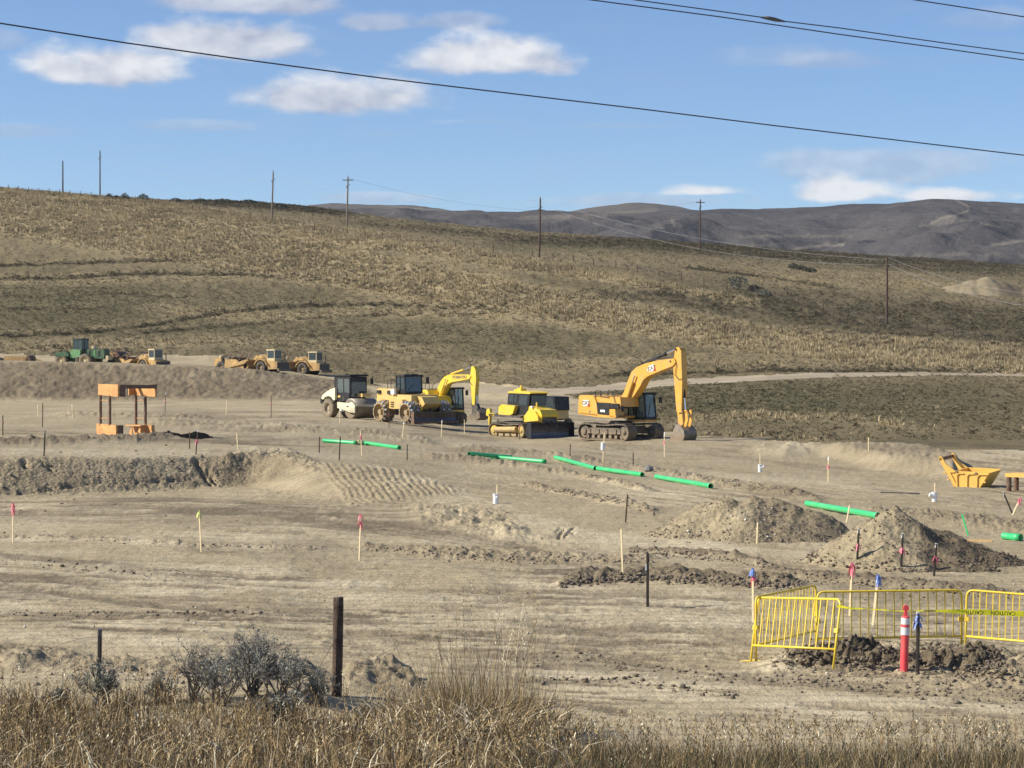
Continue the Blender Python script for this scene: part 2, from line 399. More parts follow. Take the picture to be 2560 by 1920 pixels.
# the cut bank of the pit
bk = hb([(-600, 1190), (0, 1192), (320, 1186), (560, 1176), (660, 1174), (760, 1190)], [52, 50, 43, 38, 30, 14], .3, 60)*np.clip(1-sstep(VX, 560, 760)*(.5-1.2*fbm(XX*.35, YY*.35, 4, 66)), 0, 1)
bank = bk; damp = np.maximum(damp, bank*(.42+.4*np.clip(n_md, 0, 1))); roughm = np.maximum(roughm, bank)
D += bank*(n_md*.03+n_hi*.024)
lip = hb([(-100, 1242), (100, 1228), (250, 1204), (480, 1199)], [4, 4, 4, 3], .5, 20); D -= lip*.10
for (x0, y0, x1, y1) in [(482, 1148, 530, 1215), (492, 1148, 545, 1212), (100, 1148, 140, 1180), (60, 1150, 66, 1170)]:
    t = np.clip((VY-y0)/(y1-y0), 0, 1); dd = np.abs(VX-(x0+(x1-x0)*t)+n_hi*8)
    D -= (1-sstep(dd, 2, 8))*((VY > y0) & (VY < y1))*.22
mnd = hb([(560, 1160), (640, 1146), (720, 1150), (800, 1172)], [16, 22, 22, 14], .5, 40); D += mnd*(.16+.2*np.clip(n_md, -.5, 1)); roughm = np.maximum(roughm, mnd)
# slope walked over by tracks: ribs
rib = inpoly([(795, 1158), (1000, 1172), (1165, 1226), (880, 1268), (860, 1250)], 9)
ph = (VX-0.80*VY+fbm(XX*.6, YY*.6, 2, 77)*8)/18.0
D += rib*(np.abs(np.sin(ph*math.pi))**.7*.07+n_hi*.025)
rib2 = inpoly([(640, 1215), (700, 1222), (880, 1262), (870, 1278), (690, 1250)], 7); D += rib2*n_hi*.02
roughm = np.maximum(roughm, rib*.5); damp = np.maximum(damp, rib*.16)
rg = inpoly([(1000, 1265), (1240, 1262), (1330, 1330), (1280, 1345), (1100, 1320)], 16); D += rg*(np.clip(n_md, -.2, 1)*.22+n_hi*.05); roughm = np.maximum(roughm, rg*.7)
rgs = inpoly([(1220, 1300), (1360, 1330), (1500, 1375), (1280, 1372), (1180, 1340)], 16); D += rgs*(np.clip(n_md, -.2, 1)*.1+n_hi*.03)
for k in range(4):
    x0 = 1395+k*15
    t = np.clip((VY-1318)/28, 0, 1); D -= (1-sstep(np.abs(VX-(x0+(8, 2, 12, 5)[k]-(22, 15, 26, 18)[k]*t)+n_hi*6), 1, 4))*((VY > 1318+(0, 6, 2, 9)[k]) & (VY < 1343+(-6, 3, 0, -3)[k]))*(.07, .11, .13, .06)[k]
# low windrows and ridges
def ridge(pts, hw, h, dk=.7, ro=1.0):
    global D, damp, roughm
    m = hb(pts, hw, .6, 30); D = D+m*(h*(1+.5*n_md)+(.018+.12*h)*(n_hi+fbm(XX*11, YY*11, 2, 37))*1.4); damp = np.maximum(damp, m*dk); roughm = np.maximum(roughm, m*ro)
ridge([(1400, 1458), (1480, 1446), (1620, 1440), (1760, 1448), (1900, 1458), (2000, 1462)], [5, 8, 10, 10, 7, 5], .15, 1.0)
ridge([(1560, 1374), (1700, 1378), (1800, 1388), (1870, 1400), (1920, 1412)], [3, 5, 6, 6, 4], .09, .95)
ridge([(1900, 1428), (2020, 1438), (2150, 1452), (2330, 1468), (2500, 1474)], [5, 7, 8, 8, 5], .10, .85)
ridge([(-100, 1112), (120, 1109), (250, 1107), (340, 1103), (420, 1094), (450, 1096)], [4, 5, 5, 6, 5, 3], .22, 1.0)
ridge([(1060, 1385), (1300, 1393), (1500, 1398), (1640, 1400)], [8, 12, 10, 6], .07, .25)
ridge([(900, 1368), (1060, 1378), (1220, 1392)], [5, 8, 8], .08, .2)
ridge([(0, 1340), (200, 1346), (500, 1362), (800, 1372)], [2.5, 3, 3, 3], .05, .3)
ridge([(1050, 1140), (1250, 1160), (1400, 1180), (1620, 1225)], [4, 5, 5, 5], .14, .35)
ridge([(1300, 1210), (1420, 1232), (1560, 1262), (1640, 1280)], [4, 5, 6, 6], .12, .35)
ridge([(680, 1068), (800, 1076), (950, 1086), (1080, 1106)], [9, 10, 10, 8], .13, .25)
ridge([(1380, 1142), (1500, 1158), (1640, 1180), (1850, 1215), (2050, 1250)], [8, 8, 8, 8, 8], .13, .3)
ridge([(1150, 1120), (1280, 1130), (1400, 1140)], [6, 6, 5], .12, .3)
ridge([(2150, 1285), (2300, 1292), (2450, 1310), (2700, 1345)], [10, 14, 16, 16], .15, .35)
ridge([(380, 1055), (500, 1062), (640, 1066), (720, 1070)], [8, 10, 8, 6], .13, .15, .7)
ridge([(150, 1038), (330, 1040), (520, 1046)], [5, 6, 5], .18, .1, .6)
# the bank left of the stone box
bk2 = inpoly([(2030, 1122), (2300, 1128), (2400, 1160), (2390, 1196), (2200, 1170)], 12); D += bk2*(.62+n_hi*.05+n_md*.08); roughm = np.maximum(roughm, bk2*.4); damp = np.maximum(damp, bk2*.42)
bk2b = hb([(1880, 1126), (1960, 1128), (2040, 1126)], [8, 12, 9], .5, 40); D += bk2b*(.25+.3*np.clip(n_md, 0, 1)); pale = np.maximum(pale, bk2b*.5)
# far bank below the scrapers
fb = hb([(-900, 950), (0, 950), (320, 955), (640, 960), (880, 980), (950, 988)], [48, 46, 44, 38, 22, 8], .2, 30)*(rows[:, None] > 240)
n_fb = fbm(XX*.55, YY*.8, 4, 41); D += fb*(n_fb*.20+n_md*.16+fbm(XX*2.6, YY*2.6, 2, 43)*.14); damp = np.maximum(damp, fb*(.80+.4*np.clip(n_fb, 0, 1)))
roughm = np.maximum(roughm, fb)
# earth thrown up round the barricades
gx = hb([(1930, 1668), (2040, 1650), (2150, 1652), (2280, 1660), (2420, 1672), (2560, 1690), (2800, 1690)], [14, 26, 34, 40, 44, 40, 30], .7, 60)
D += gx*(.16+n_md*.10+n_hi*.07); roughm = np.maximum(roughm, gx); damp = np.maximum(damp, gx*(.25+.5*np.clip(n_md, 0, 1)))
fg = hb([(-100, 1640), (100, 1652), (300, 1672), (600, 1690), (800, 1690)], [30, 28, 22, 14, 10], .6, 40); D += fg*(.10+n_md*.10+n_hi*.06); damp = np.maximum(damp, fg*.5); roughm = np.maximum(roughm, fg)
mp = hb([(860, 1700), (920, 1692), (980, 1690), (1040, 1712)], [16, 26, 26, 14], .6, 20); D += mp*(.13+n_hi*.10); roughm = np.maximum(roughm, mp); damp = np.maximum(damp, mp*.4)
# general relief
amp = sstep(rows, 20, 40)[:, None]
D += dirt*amp*(n_lo*.07+n_md*.032+n_hi*.014*(1+2*roughm))
D += dirt*amp*np.clip(fbm(XX*3.1, YY*1.1, 3, 91)-.25, 0, 1)*.07*(.5+roughm)
pt = np.clip(fbm(XX*.5, YY*.18, 4, 101)*1.6, -1, 1)
def streaks(sl, fy, y0, y1, x0, x1, a, s, th=.12):
    global damp, pale, D
    q = fbm(VX*.0042+s, (VY-sl*VX)*fy, 5, s); q = q+fbm(XX*.55, YY*.55, 4, s+9)*.16; w = sstep(VY, y0-30, y0+20)*(1-sstep(VY, y1-20, y1+30))*sstep(VX, x0-120, x0+120)*(1-sstep(VX, x1-120, x1+120))*np.clip(.40+fbm(VX*.0035, VY*.018, 3, s+5)*2.6, 0, 1)
    damp = np.maximum(damp, w*sstep(q, th, th+.10)*a); pale = np.maximum(pale, w*sstep(-q, th, th+.14)*a); D = D-w*sstep(q, th, th+.1)*.02*dirt
streaks(.035, .16, 1410, 1640, -300, 1500, 1.0, 131, .10); streaks(.05, .3, 1400, 1700, -300, 2800, .6, 151, .14); streaks(.02, .13, 1300, 1450, -300, 1300, .3, 133); streaks(.06, .17, 1480, 1800, 1200, 2900, .85, 135, .10)
streaks(.02, .4, 1255, 1345, -300, 1350, .6, 161, .12); streaks(.125, .30, 1100, 1270, 1450, 2900, .55, 137, .08); streaks(.06, .35, 1000, 1130, 700, 1900, .5, 139, .08); streaks(.0, .30, 1010, 1140, -300, 900, .5, 141, .08); streaks(.10, .2, 1180, 1420, 1150, 2100, .3, 143)
pt2 = np.clip(fbm(XX*.16+5, YY*.09, 4, 111)*1.8, -1, 1)
damp = np.clip(damp+np.clip(pt, 0, 1)*.22+np.clip(pt2, 0, 1)*.15, 0, 1); pale = np.clip(pale+np.clip(-pt, 0, 1)*.45, 0, 1)
damp = damp*(1-.4*pale)
damp = np.maximum(damp, hb([(-400, 1095), (400, 1098), (1280, 1110), (1700, 1150), (2600, 1240)], 60, .8, 100)*.22)
# hillside: contour furrows, tufted relief
hm = (grassm & (rows[:, None] > 120))*1.0
gn = fbm(XX*.22, YY*.22, 4, 51); gf = fbm(XX*.9, YY*.9, 3, 57)
D += hm*(gn*.35+gf*.22)*sstep(rows, 150, 300)[:, None]*(1-roadm)
straw = np.zeros_like(VX); green = np.zeros_like(VX); sage = np.zeros_like(VX)
BAND = [(-900, 470), (0, 525), (250, 565), (500, 610), (800, 655), (1100, 715), (1300, 750), (1600, 800), (1900, 850), (2200, 880), (2560, 900), (3400, 930)]
bd = hb(BAND, [60, 62, 62, 58, 56, 54, 46, 38, 36, 38, 40, 40], .35, 10)
straw = np.maximum(straw, bd*.95)
straw = np.maximum(straw, hb([(-900, 470), (0, 478), (350, 515), (700, 570), (1000, 612), (1280, 655), (1500, 690), (1900, 760)], [14, 14, 20, 24, 24, 20, 14, 10], .5, 10)*.9)
for (p, w, a) in [([(150, 708), (300, 700), (600, 692), (900, 700), (1100, 730)], 9, .5), ([(0, 705), (150, 695)], 8, .6), ([(350, 770), (700, 795), (900, 775), (1280, 790), (1500, 800)], 13, .65),
                  ([(0, 870), (300, 860), (550, 850), (800, 862), (1100, 880)], 16, .6), ([(1150, 905), (1300, 920), (1500, 905)], 14, .5), ([(1700, 1050), (1900, 1040), (2100, 1048), (2300, 1070)], 9, .6),
                  ([(1500, 900), (1800, 905), (2200, 912)], 8, .45), ([(1700, 1085), (1900, 1092), (2100, 1105)], 6, .4), ([(1880, 700), (2100, 705), (2300, 712), (2420, 720)], 16, .55), ([(1280, 640), (1600, 650), (2000, 690), (2300, 700)], 16, .35)]:
    straw = np.maximum(straw, hb(p, w, .6, 80)*a)
for (c, a) in [((200, 765, 260, 60), .65), ((600, 740, 330, 40), .4), ((1000, 840, 420, 35), .55), ((1850, 1000, 380, 45), .75), ((1500, 620, 300, 18), .4), ((1350, 880, 300, 16), .4), ((2300, 1000, 300, 50), .5), ((500, 830, 300, 22), .5)]:
    green = np.maximum(green, ell(*c, .6)*a)
for (p, w, a) in [([(1400, 745), (1700, 745), (2100, 790), (2560, 830), (3000, 860)], [12, 26, 45, 55, 60], .85), ([(1250, 600), (1600, 612), (2000, 640), (2560, 675)], [10, 12, 16, 20], .75), ([(0, 545), (400, 600), (900, 680), (1300, 745), (1700, 815), (2560, 895)], 22, .5),
                  ([(480, 506), (640, 515), (760, 525), (850, 535)], 8, .9), ([(900, 560), (1200, 588), (1500, 612)], 7, .5), ([(0, 880), (400, 880)], 16, .4), ([(1400, 1095), (1900, 1095), (2560, 1118)], 7, .7)]:
    sage = np.maximum(sage, hb(p, w, .6, 80)*a*np.clip(.7+gn, 0, 1))
FUR = [([(-100, 698), (100, 697), (350, 684), (620, 686), (720, 700)], .9), ([(-100, 668), (120, 660), (300, 654), (480, 652)], .7), ([(-100, 838), (150, 836), (350, 818), (520, 788), (700, 766), (950, 760), (1280, 775)], .9),
       ([(700, 690), (860, 705), (1000, 728), (1120, 752)], .9), ([(300, 838), (560, 815), (850, 790), (1280, 782)], .5), ([(0, 740), (300, 735), (500, 745)], .35), ([(0, 775), (300, 768)], .35),
       ([(1330, 900), (1500, 905), (1700, 925)], .0), ([(1500, 940), (1700, 932), (1900, 926), (2300, 926), (2560, 930)], .7), ([(1700, 668), (1900, 690), (2100, 722)], .6)]
for k in range(9): FUR.append(([(-100, 722+k*11), (150, 720+k*11), (420-k*12, 724+k*10)], .10))
for k in range(6): FUR.append(([(700, 812+k*9), (1000, 808+k*9), (1400, 822+k*8)], .16))
for k in range(5): FUR.append(([(1550, 965+k*14), (1900, 958+k*14), (2400, 968+k*13)], .18))
fur = np.zeros_like(VX)
for p, a in FUR:
    yl = np.interp(VX, [q[0] for q in p], [q[1] for q in p])+gn*3
    en = sstep(VX, p[0][0]-30, p[0][0]+60)*(1-sstep(VX, p[-1][0]-60, p[-1][0]+30))
    fur = np.maximum(fur, hm*en*a*np.exp(-((VY-yl-.5)/1.5)**2)); straw = np.maximum(straw, hm*en*a*np.exp(-((VY-yl+7)/4)**2)*.6)
    D += hm*(1-roadm)*en*a*(.35*np.exp(-((VY-yl+3.5)/3.0)**2)-.25*np.exp(-((VY-yl-1.5)/2.6)**2))
    sage = np.maximum(sage, hm*en*a*np.exp(-((VY-yl)/3.0)**2)*.9)
Z = Z0+D
# ------------------------------------------------------------------ ground lookup
def zat(px, Y):
    i = np.clip(np.searchsorted(rows, Y)-1, 0, NR-2); j = np.clip(np.searchsorted(PX, px)-1, 0, NC-2)
    a = (Y-rows[i])/(rows[i+1]-rows[i]); b = (px-PX[j])/(PX[j+1]-PX[j])
    return (Z[i, j]*(1-a)+Z[i+1, j]*a)*(1-b)+(Z[i, j+1]*(1-a)+Z[i+1, j+1]*a)*b
def gz(X, Y): return float(zat(CXP+F*X/Y, Y))
def hit(px, py, ymin=20.0):
    """ground point that the photograph shows at (px,py)"""
    j = int(np.clip(np.searchsorted(PX, px), 1, NC-1)); b = (px-PX[j-1])/(PX[j]-PX[j-1])
    zc = Z[:, j-1]*(1-b)+Z[:, j]*b; yp = YH+F*(H-zc)/rows
    ok = np.where((yp <= py) & (rows >= ymin))[0]
    if len(ok) == 0:
        k = int(np.argmin(yp+(rows < ymin)*1e6)); Y = rows[k]
    else:
        k = max(int(ok[0]), 1); y0, y1 = yp[k-1], yp[k]
        t = 0.0 if y0 == y1 else np.clip((y0-py)/(y0-y1), 0, 1); Y = rows[k-1]+(rows[k]-rows[k-1])*t
    return Vector(((px-CXP)/F*Y, float(Y), float(zat(px, Y))))
def P3(px, py, Y): return Vector(((px-CXP)/F*Y, Y, H+(YH-py)*Y/F))
# ------------------------------------------------------------------ ground materials
def dirt_material(name, k=1.0, near_grass=False):
    m, g, b = principled(name)
    t = g.new('ShaderNodeTexCoord').outputs['Object']
    at = g.new('ShaderNodeAttribute', attribute_name='m'); s = g.new('ShaderNodeSeparateColor'); g.put(s.inputs[0], at.outputs['Color'])
    R, G, B = s.outputs[0], s.outputs[1], s.outputs[2]
    st = g.vmul(t, (.5, 1.4, 1.0))
    n1 = g.noise(st, .55, 6, .6, .3); n2 = g.noise(g.vmul(t, (1, .55, 1)), 3.2, 6, .7, .2); n3 = g.noise(t, 17, 4, .7)
    base = g.mix(g.sm(n1, .32, .68), (.375*k, .305*k, .186*k), (.455*k, .376*k, .236*k))
    base = g.mix(g.m('MULTIPLY', G, g.sm(n2, .2, .6, .55, 1)), base, (.57*k, .485*k, .325*k))
    dk = g.m('MULTIPLY', R, g.sm(n2, .22, .62, .62, 1.0))
    base = g.mix(dk, base, (.140*k, .108*k, .068*k))
    sp = g.sm(n2, .40, .75, 0, .55)
    base = g.mix(g.m('MULTIPLY', sp, g.m('ADD', g.m('MULTIPLY', B, .7), .22)), base, (.165*k, .13*k, .090*k))
    base = g.mix(g.sm(n3, .35, .7, 0, .26), base, (.18*k, .145*k, .10*k))
    tr = g.new('ShaderNodeTexWave', wave_type='BANDS', bands_direction='Y'); g.put(tr.inputs['Vector'], t)
    tr.inputs['Scale'].default_value = .55; tr.inputs['Distortion'].default_value = 3.5; tr.inputs['Detail'].default_value = 3; tr.inputs['Detail Scale'].default_value = .22
    base = g.mix(g.m('MULTIPLY', g.sm(tr.outputs[1], .62, .95), .30), base, (.19*k, .152*k, .108*k))
    g.put(b.inputs['Base Color'], base); setin(b, 'Roughness', .95); setin(b, 'Specular IOR Level', .15)
    vo = g.new('ShaderNodeTexVoronoi'); g.put(vo.inputs['Vector'], t); vo.inputs['Scale'].default_value = 7.0
    hgt = g.m('ADD', g.m('MULTIPLY', n3, .5), g.m('ADD', g.m('MULTIPLY', n2, 1.6), g.m('MULTIPLY', vo.outputs[0], g.m('ADD', g.m('MULTIPLY', B, .9), .1))))
    bp = g.new('ShaderNodeBump'); bp.inputs['Strength'].default_value = .75; bp.inputs['Distance'].default_value = .075
    g.put(bp.inputs['Height'], hgt); g.put(b.inputs['Normal'], bp.outputs[0])
    return m
M_dirt = dirt_material('bare soil')
def hill_material():
    m, g, b = principled('dry grass and sagebrush cover')
    t = g.new('ShaderNodeTexCoord').outputs['Object']
    at = g.new('ShaderNodeAttribute', attribute_name='m'); s = g.new('ShaderNodeSeparateColor'); g.put(s.inputs[0], at.outputs['Color'])
    R, G, B = s.outputs[0], s.outputs[1], s.outputs[2]
    n1 = g.noise(t, .045, 5, .6); n2 = g.noise(g.vmul(t, (.6, .6, 1)), .9, 6, .75); n3 = g.noise(t, 3.0, 4, .7)
    c = g.mix(g.sm(n1, .35, .65), (.152, .126, .072), (.215, .172, .102))
    c = g.mix(G, c, (.098, .092, .052))
    c = g.mix(g.m('MULTIPLY', B, .75), c, (.070, .062, .044))
    c = g.mix(g.m('MULTIPLY', R, g.sm(n2, .3, .6, .35, 1)), c, (.36, .29, .17))
    c = g.mix(g.sm(n2, .48, .75, 0, .55), c, (.26, .205, .115))
    c = g.mix(g.sm(n2, .50, .25, 0, .6), c, (.070, .060, .036))
    c = g.mix(g.sm(n3, .5, .8, 0, .4), c, (.30, .245, .15))
    g.put(b.inputs['Base Color'], c); setin(b, 'Roughness', 1.0); setin(b, 'Specular IOR Level', .05)
    bp = g.new('ShaderNodeBump'); bp.inputs['Strength'].default_value = .9; bp.inputs['Distance'].default_value = .5
    g.put(bp.inputs['Height'], g.m('ADD', n2, g.m('MULTIPLY', n3, .35))); g.put(b.inputs['Normal'], bp.outputs[0])
    return m
M_hill = hill_material()
def road_material():
    m, g, b = principled('packed pale road')
    t = g.new('ShaderNodeTexCoord').outputs['Object']
    n1 = g.noise(g.vmul(t, (.25, 1.2, 1)), .6, 5, .6)
    c = g.mix(g.sm(n1, .35, .65), (.27, .22, .15), (.40, .335, .24))
    g.put(b.inputs['Base Color'], c); setin(b, 'Roughness', 1.0); setin(b, 'Specular IOR Level', .1)
    return m
M_road = road_material()
# ------------------------------------------------------------------ split the grid into ground, hillside, road, roadside
verts = np.stack([XX, YY, Z], -1).reshape(-1, 3)
idx = np.arange(NR*NC).reshape(NR, NC)
quads = np.stack([idx[:-1, :-1], idx[:-1, 1:], idx[1:, 1:], idx[1:, :-1]], -1).reshape(-1, 4)
cls = np.where(roadm, 2, np.where(grassm & (rows[:, None] > 100), 1, 0)); cls = np.where(near, 3, cls)
fc = cls[:-1, :-1].reshape(-1)
A_d = np.stack([damp, pale, roughm], -1).reshape(-1, 3); A_h = np.stack([straw, green, sage], -1).reshape(-1, 3)
def split(name, c, material, attr):
    q = quads[fc == c]; u, inv = np.unique(q, return_inverse=True)
    me = mesh_np(name, verts[u], inv.reshape(-1, 4), material, True, {'m': attr[u]})
    return tag(link(name, me), kind='structure')
def verge_material():
    m, g, b = principled('roadside soil with litter')
    t = g.new('ShaderNodeTexCoord').outputs['Object']
    n = g.noise(t, 4.0, 6, .7); n2 = g.noise(t, 22, 4, .7)
    c = g.mix(g.sm(n, .3, .7), (.20, .15, .085), (.11, .085, .055)); c = g.mix(g.sm(n2, .5, .75), c, (.31, .25, .15))
    g.put(b.inputs['Base Color'], c); setin(b, 'Roughness', 1.0)
    bp = g.new('ShaderNodeBump'); bp.inputs['Strength'].default_value = 1.0; bp.inputs['Distance'].default_value = .05
    g.put(bp.inputs['Height'], n2); g.put(b.inputs['Normal'], bp.outputs[0]); return m
o = split('ground', 0, M_dirt, A_d); o['label'] = 'graded tan bare soil of the construction site with wheel tracks'
o = split('hillside', 1, M_hill, A_h); o['label'] = 'dry grass hillside with sagebrush rising behind the site'
o = split('dirt_road', 2, M_road, A_d); o['label'] = 'pale dirt road curving across the foot of the hill'
o = split('roadside', 3, verge_material(), A_d); o['label'] = 'roadside slope under the dry grass'
# ------------------------------------------------------------------ far hills
def far_hills():
    px = np.arange(-1500, 4100, 5.0); Ys = np.concatenate([np.linspace(960, 1500, 30), np.linspace(1510, 2600, 150), np.linspace(2620, 4200, 60)])
    cx = [-1500, 400, 760, 1000, 1150, 1280, 1420, 1500, 1590, 1650, 1720, 1800, 1950, 2100, 2220, 2330, 2400, 2480, 2560, 3000, 4100]
    cy = [545, 540, 530, 527, 529, 531, 530, 531, 532, 529, 526, 523, 521, 513, 509, 498, 500, 505, 511, 520, 530]
    fx = [-1500, 300, 650, 720, 780, 830, 900, 1000, 1060, 1100, 1160, 1250, 1380, 1440, 1500, 1560, 1600, 1640, 1700, 1780, 1900, 4100]
    fy = [530, 525, 527, 520, 512, 508, 510, 512, 515, 521, 532, 540, 536, 524, 514, 508, 507, 509, 517, 530, 545, 560]
    Yg, Pg = np.meshgrid(Ys, px, indexing='ij'); Xg = (Pg-CXP)/F*Yg
    cr = np.interp(Pg, cx, cy); fr = np.interp(Pg, fx, fy)
    zc = H+(YH-cr)*2400/F; zf = H+(YH-fr)*3700/F; zb = H+(YH-np.interp(Pg, [0, 1280, 2560], [640, 655, 690]))*1500/F
    t = np.clip((Yg-1500)/900, 0, 1)
    z1 = zb+(zc-zb)*(t*(1.35-.35*t)); z1 = np.where(Yg < 1500, zb-(1500-Yg)*.09, z1)
    z1 = np.where(Yg > 2400, zc-(Yg-2400)*.10, z1)
    z2 = zf-np.abs(Yg-3700)*.12
    z = np.maximum(z1, z2)
    rd_ = 1-np.abs(fbm(Xg*.0045, Yg*.003, 5, 201)); n = fbm(Xg*.012, Yg*.008, 5, 207)
    inn = np.clip((2400-Yg)/650, 0, 1)*np.clip((Yg-1100)/400, 0, 1)
    z += inn*((rd_-.75)*42+n*12)+fbm(Xg*.03, Yg*.03, 3, 209)*1.6
    # keep the crest line
    v = np.stack([Xg, Yg, z], -1).reshape(-1, 3); nr, nc = Yg.shape; ix = np.arange(nr*nc).reshape(nr, nc)
    q = np.stack([ix[:-1, :-1], ix[:-1, 1:], ix[1:, 1:], ix[1:, :-1]], -1).reshape(-1, 4)
    py = YH+F*(H-z)/Yg
    tan = np.zeros_like(z)
    for (pts, w, a) in [([(1990, 622), (2050, 614), (2110, 611)], 3.5, 1.0), ([(2390, 500), (2420, 516), (2422, 526), (2400, 534), (2360, 545), (2330, 556)], 2.6, .8), ([(1850, 592), (1950, 590), (2130, 590)], 4, .5),
                        ([(2450, 560), (2500, 566)], 3, .4), ([(2480, 612), (2560, 602)], 4, .7), ([(1300, 545), (1480, 540), (1640, 524)], 6, .35), ([(900, 535), (1000, 528)], 5, .3), ([(2300, 566), (2380, 552), (2430, 548)], 3, .4),
                        ([(1650, 625), (1850, 618), (1950, 612)], 5, .4), ([(2150, 640), (2400, 636), (2560, 642)], 4, .3), ([(1680, 548), (1686, 562)], 4, .5)]:
        best = np.full(z.shape, 1e9)
        for (x0, y0), (x1, y1) in zip(pts[:-1], pts[1:]):
            L2 = (x1-x0)**2+(y1-y0)**2; tt = np.clip(((Pg-x0)*(x1-x0)+(py-y0)*(y1-y0))/L2, 0, 1)
            best = np.minimum(best, np.hypot(Pg-x0-tt*(x1-x0), (py-y0-tt*(y1-y0))))
        tan = np.maximum(tan, (1-sstep(best/w, .5, 1.3))*a)
    light = np.clip(fbm(Xg*.006, Yg*.002, 4, 215)*1.2+sstep(py, 570, 660)*.5-.15, 0, 1)
    me = mesh_np('far_hills', v, q, None, True, {'m': np.stack([tan, light, (Yg > 2700)*1.0], -1).reshape(-1, 3)})
    m, g, b = principled('far sagebrush hills')
    tcx = g.new('ShaderNodeTexCoord').outputs['Object']
    at = g.new('ShaderNodeAttribute', attribute_name='m'); s = g.new('ShaderNodeSeparateColor'); g.put(s.inputs[0], at.outputs['Color'])
    n1 = g.noise(g.vmul(tcx, (1, .5, 1)), .010, 6, .65); n2 = g.noise(tcx, .06, 5, .7)
    c = g.mix(g.sm(n1, .35, .65), (.062, .058, .060), (.092, .084, .080))
    c = g.mix(g.m('MULTIPLY', s.outputs[1], g.sm(n2, .4, .6, .2, .8)), c, (.16, .135, .105))
    c = g.mix(g.m('MULTIPLY', s.outputs[2], .6), c, (.13, .11, .085))
    c = g.mix(g.sm(n2, .5, .75, 0, .5), c, (.052, .048, .046))
    c = g.mix(g.m('MULTIPLY', s.outputs[0], .45), c, (.34, .29, .22))
    g.put(b.inputs['Base Color'], c); setin(b, 'Roughness', 1.0); setin(b, 'Specular IOR Level', .05)
    bp = g.new('ShaderNodeBump'); bp.inputs['Strength'].default_value = .8; bp.inputs['Distance'].default_value = 6
    g.put(bp.inputs['Height'], n2); g.put(b.inputs['Normal'], bp.outputs[0])
    me.materials.append(m); o = link('far_hills', me); tag(o, 'dark sagebrush mesa with pale dirt trails on the horizon', kind='structure')
far_hills()
# ------------------------------------------------------------------ paints
DUST = (.36, .30, .21)
M_catyel = mat('amber machine paint', (.72, .37, .045), .42, var=.10, dust=DUST, dustamt=.35, vscale=1.2)
M_komyel = mat('lemon machine paint', (.80, .55, .035), .42, var=.10, dust=DUST, dustamt=.35, vscale=1.2)
M_comyel = mat('faded yellow machine paint', (.70, .46, .13), .5, var=.14, dust=DUST, dustamt=.5, vscale=1.2)
M_cream = mat('cream machine paint', (.80, .76, .52), .45, var=.06, dust=DUST, dustamt=.25, vscale=1.2)
M_scryel = mat('worn scraper paint', (.50, .31, .10), .65, var=.35, dust=(.16, .11, .07), dustamt=.75, vscale=.9)
M_scrcab = mat('pale yellow cab paint', (.56, .45, .25), .5, var=.12, dust=DUST, dustamt=.3, vscale=.9)
M_black = mat('black steel', (.016, .017, .020), .5, var=.3, dust=DUST, dustamt=.07, spec=.3)
M_dark = mat('dark greasy steel', (.045, .038, .033), .6, var=.4, dust=DUST, dustamt=.35, vscale=3)
M_track = mat('worn track steel', (.085, .072, .06), .6, metal=.3, var=.4, dust=DUST, dustamt=.65, vscale=3)
M_rubber = mat('dusty rubber', (.06, .055, .05), .85, var=.3, dust=(.30, .26, .19), dustamt=.8, vscale=2.2)
M_cleanrubber = mat('dark rubber', (.035, .033, .032), .8, var=.3, dust=DUST, dustamt=.3)
M_chrome = mat('bright rod', (.75, .74, .72), .22, metal=1.0, var=.05)
M_steel = mat('scuffed bare steel', (.27, .24, .20), .5, metal=.55, var=.3, dust=DUST, dustamt=.5, vscale=4)
M_blade = mat('worn blade steel', (.10, .10, .115), .34, metal=.75, var=.4, dust=(.085, .062, .048), dustamt=.75, vscale=1.1)
M_tip = mat('shiny worn tips', (.55, .52, .48), .3, metal=.9, var=.2)
M_white = mat('white plastic', (.80, .80, .78), .45, var=.05)
M_red = mat('red decal', (.55, .03, .02), .5, var=.05)
M_green = mat('green tractor paint', (.020, .085, .030), .45, var=.2, dust=DUST, dustamt=.3)
M_green2 = mat('sunlit green panel paint', (.10, .28, .10), .45, var=.15, dust=DUST, dustamt=.5)
M_rust_shade = mat('rusty and shaded brown steel', (.15, .075, .045), .75, var=.35, dust=DUST, dustamt=.3, vscale=3)
M_orange = mat('orange trench shield paint', (.64, .335, .115), .6, var=.14, dust=(.42, .19, .07), dustamt=.75, vscale=1.6)
M_boxyel = mat('amber box paint', (.78, .47, .10), .5, var=.1, dust=(.5, .30, .10), dustamt=.4, vscale=1.4)
def glass_mat():
    m, g, b = principled('tinted cab glass')
    setin(b, 'Base Color', (.030, .045, .055, 1)); setin(b, 'Roughness', .12); setin(b, 'Metallic', 0.0); setin(b, 'Specular IOR Level', .8)
    setin(b, 'Base Color', (.50, .60, .60, 1)); setin(b, 'Roughness', .04); setin(b, 'Transmission Weight', .85); setin(b, 'IOR', 1.45)
    return m
M_glass = glass_mat()
M_paleglass = mat('dusty cab glass', (.03, .042, .05), .2, var=.25, spec=.8)
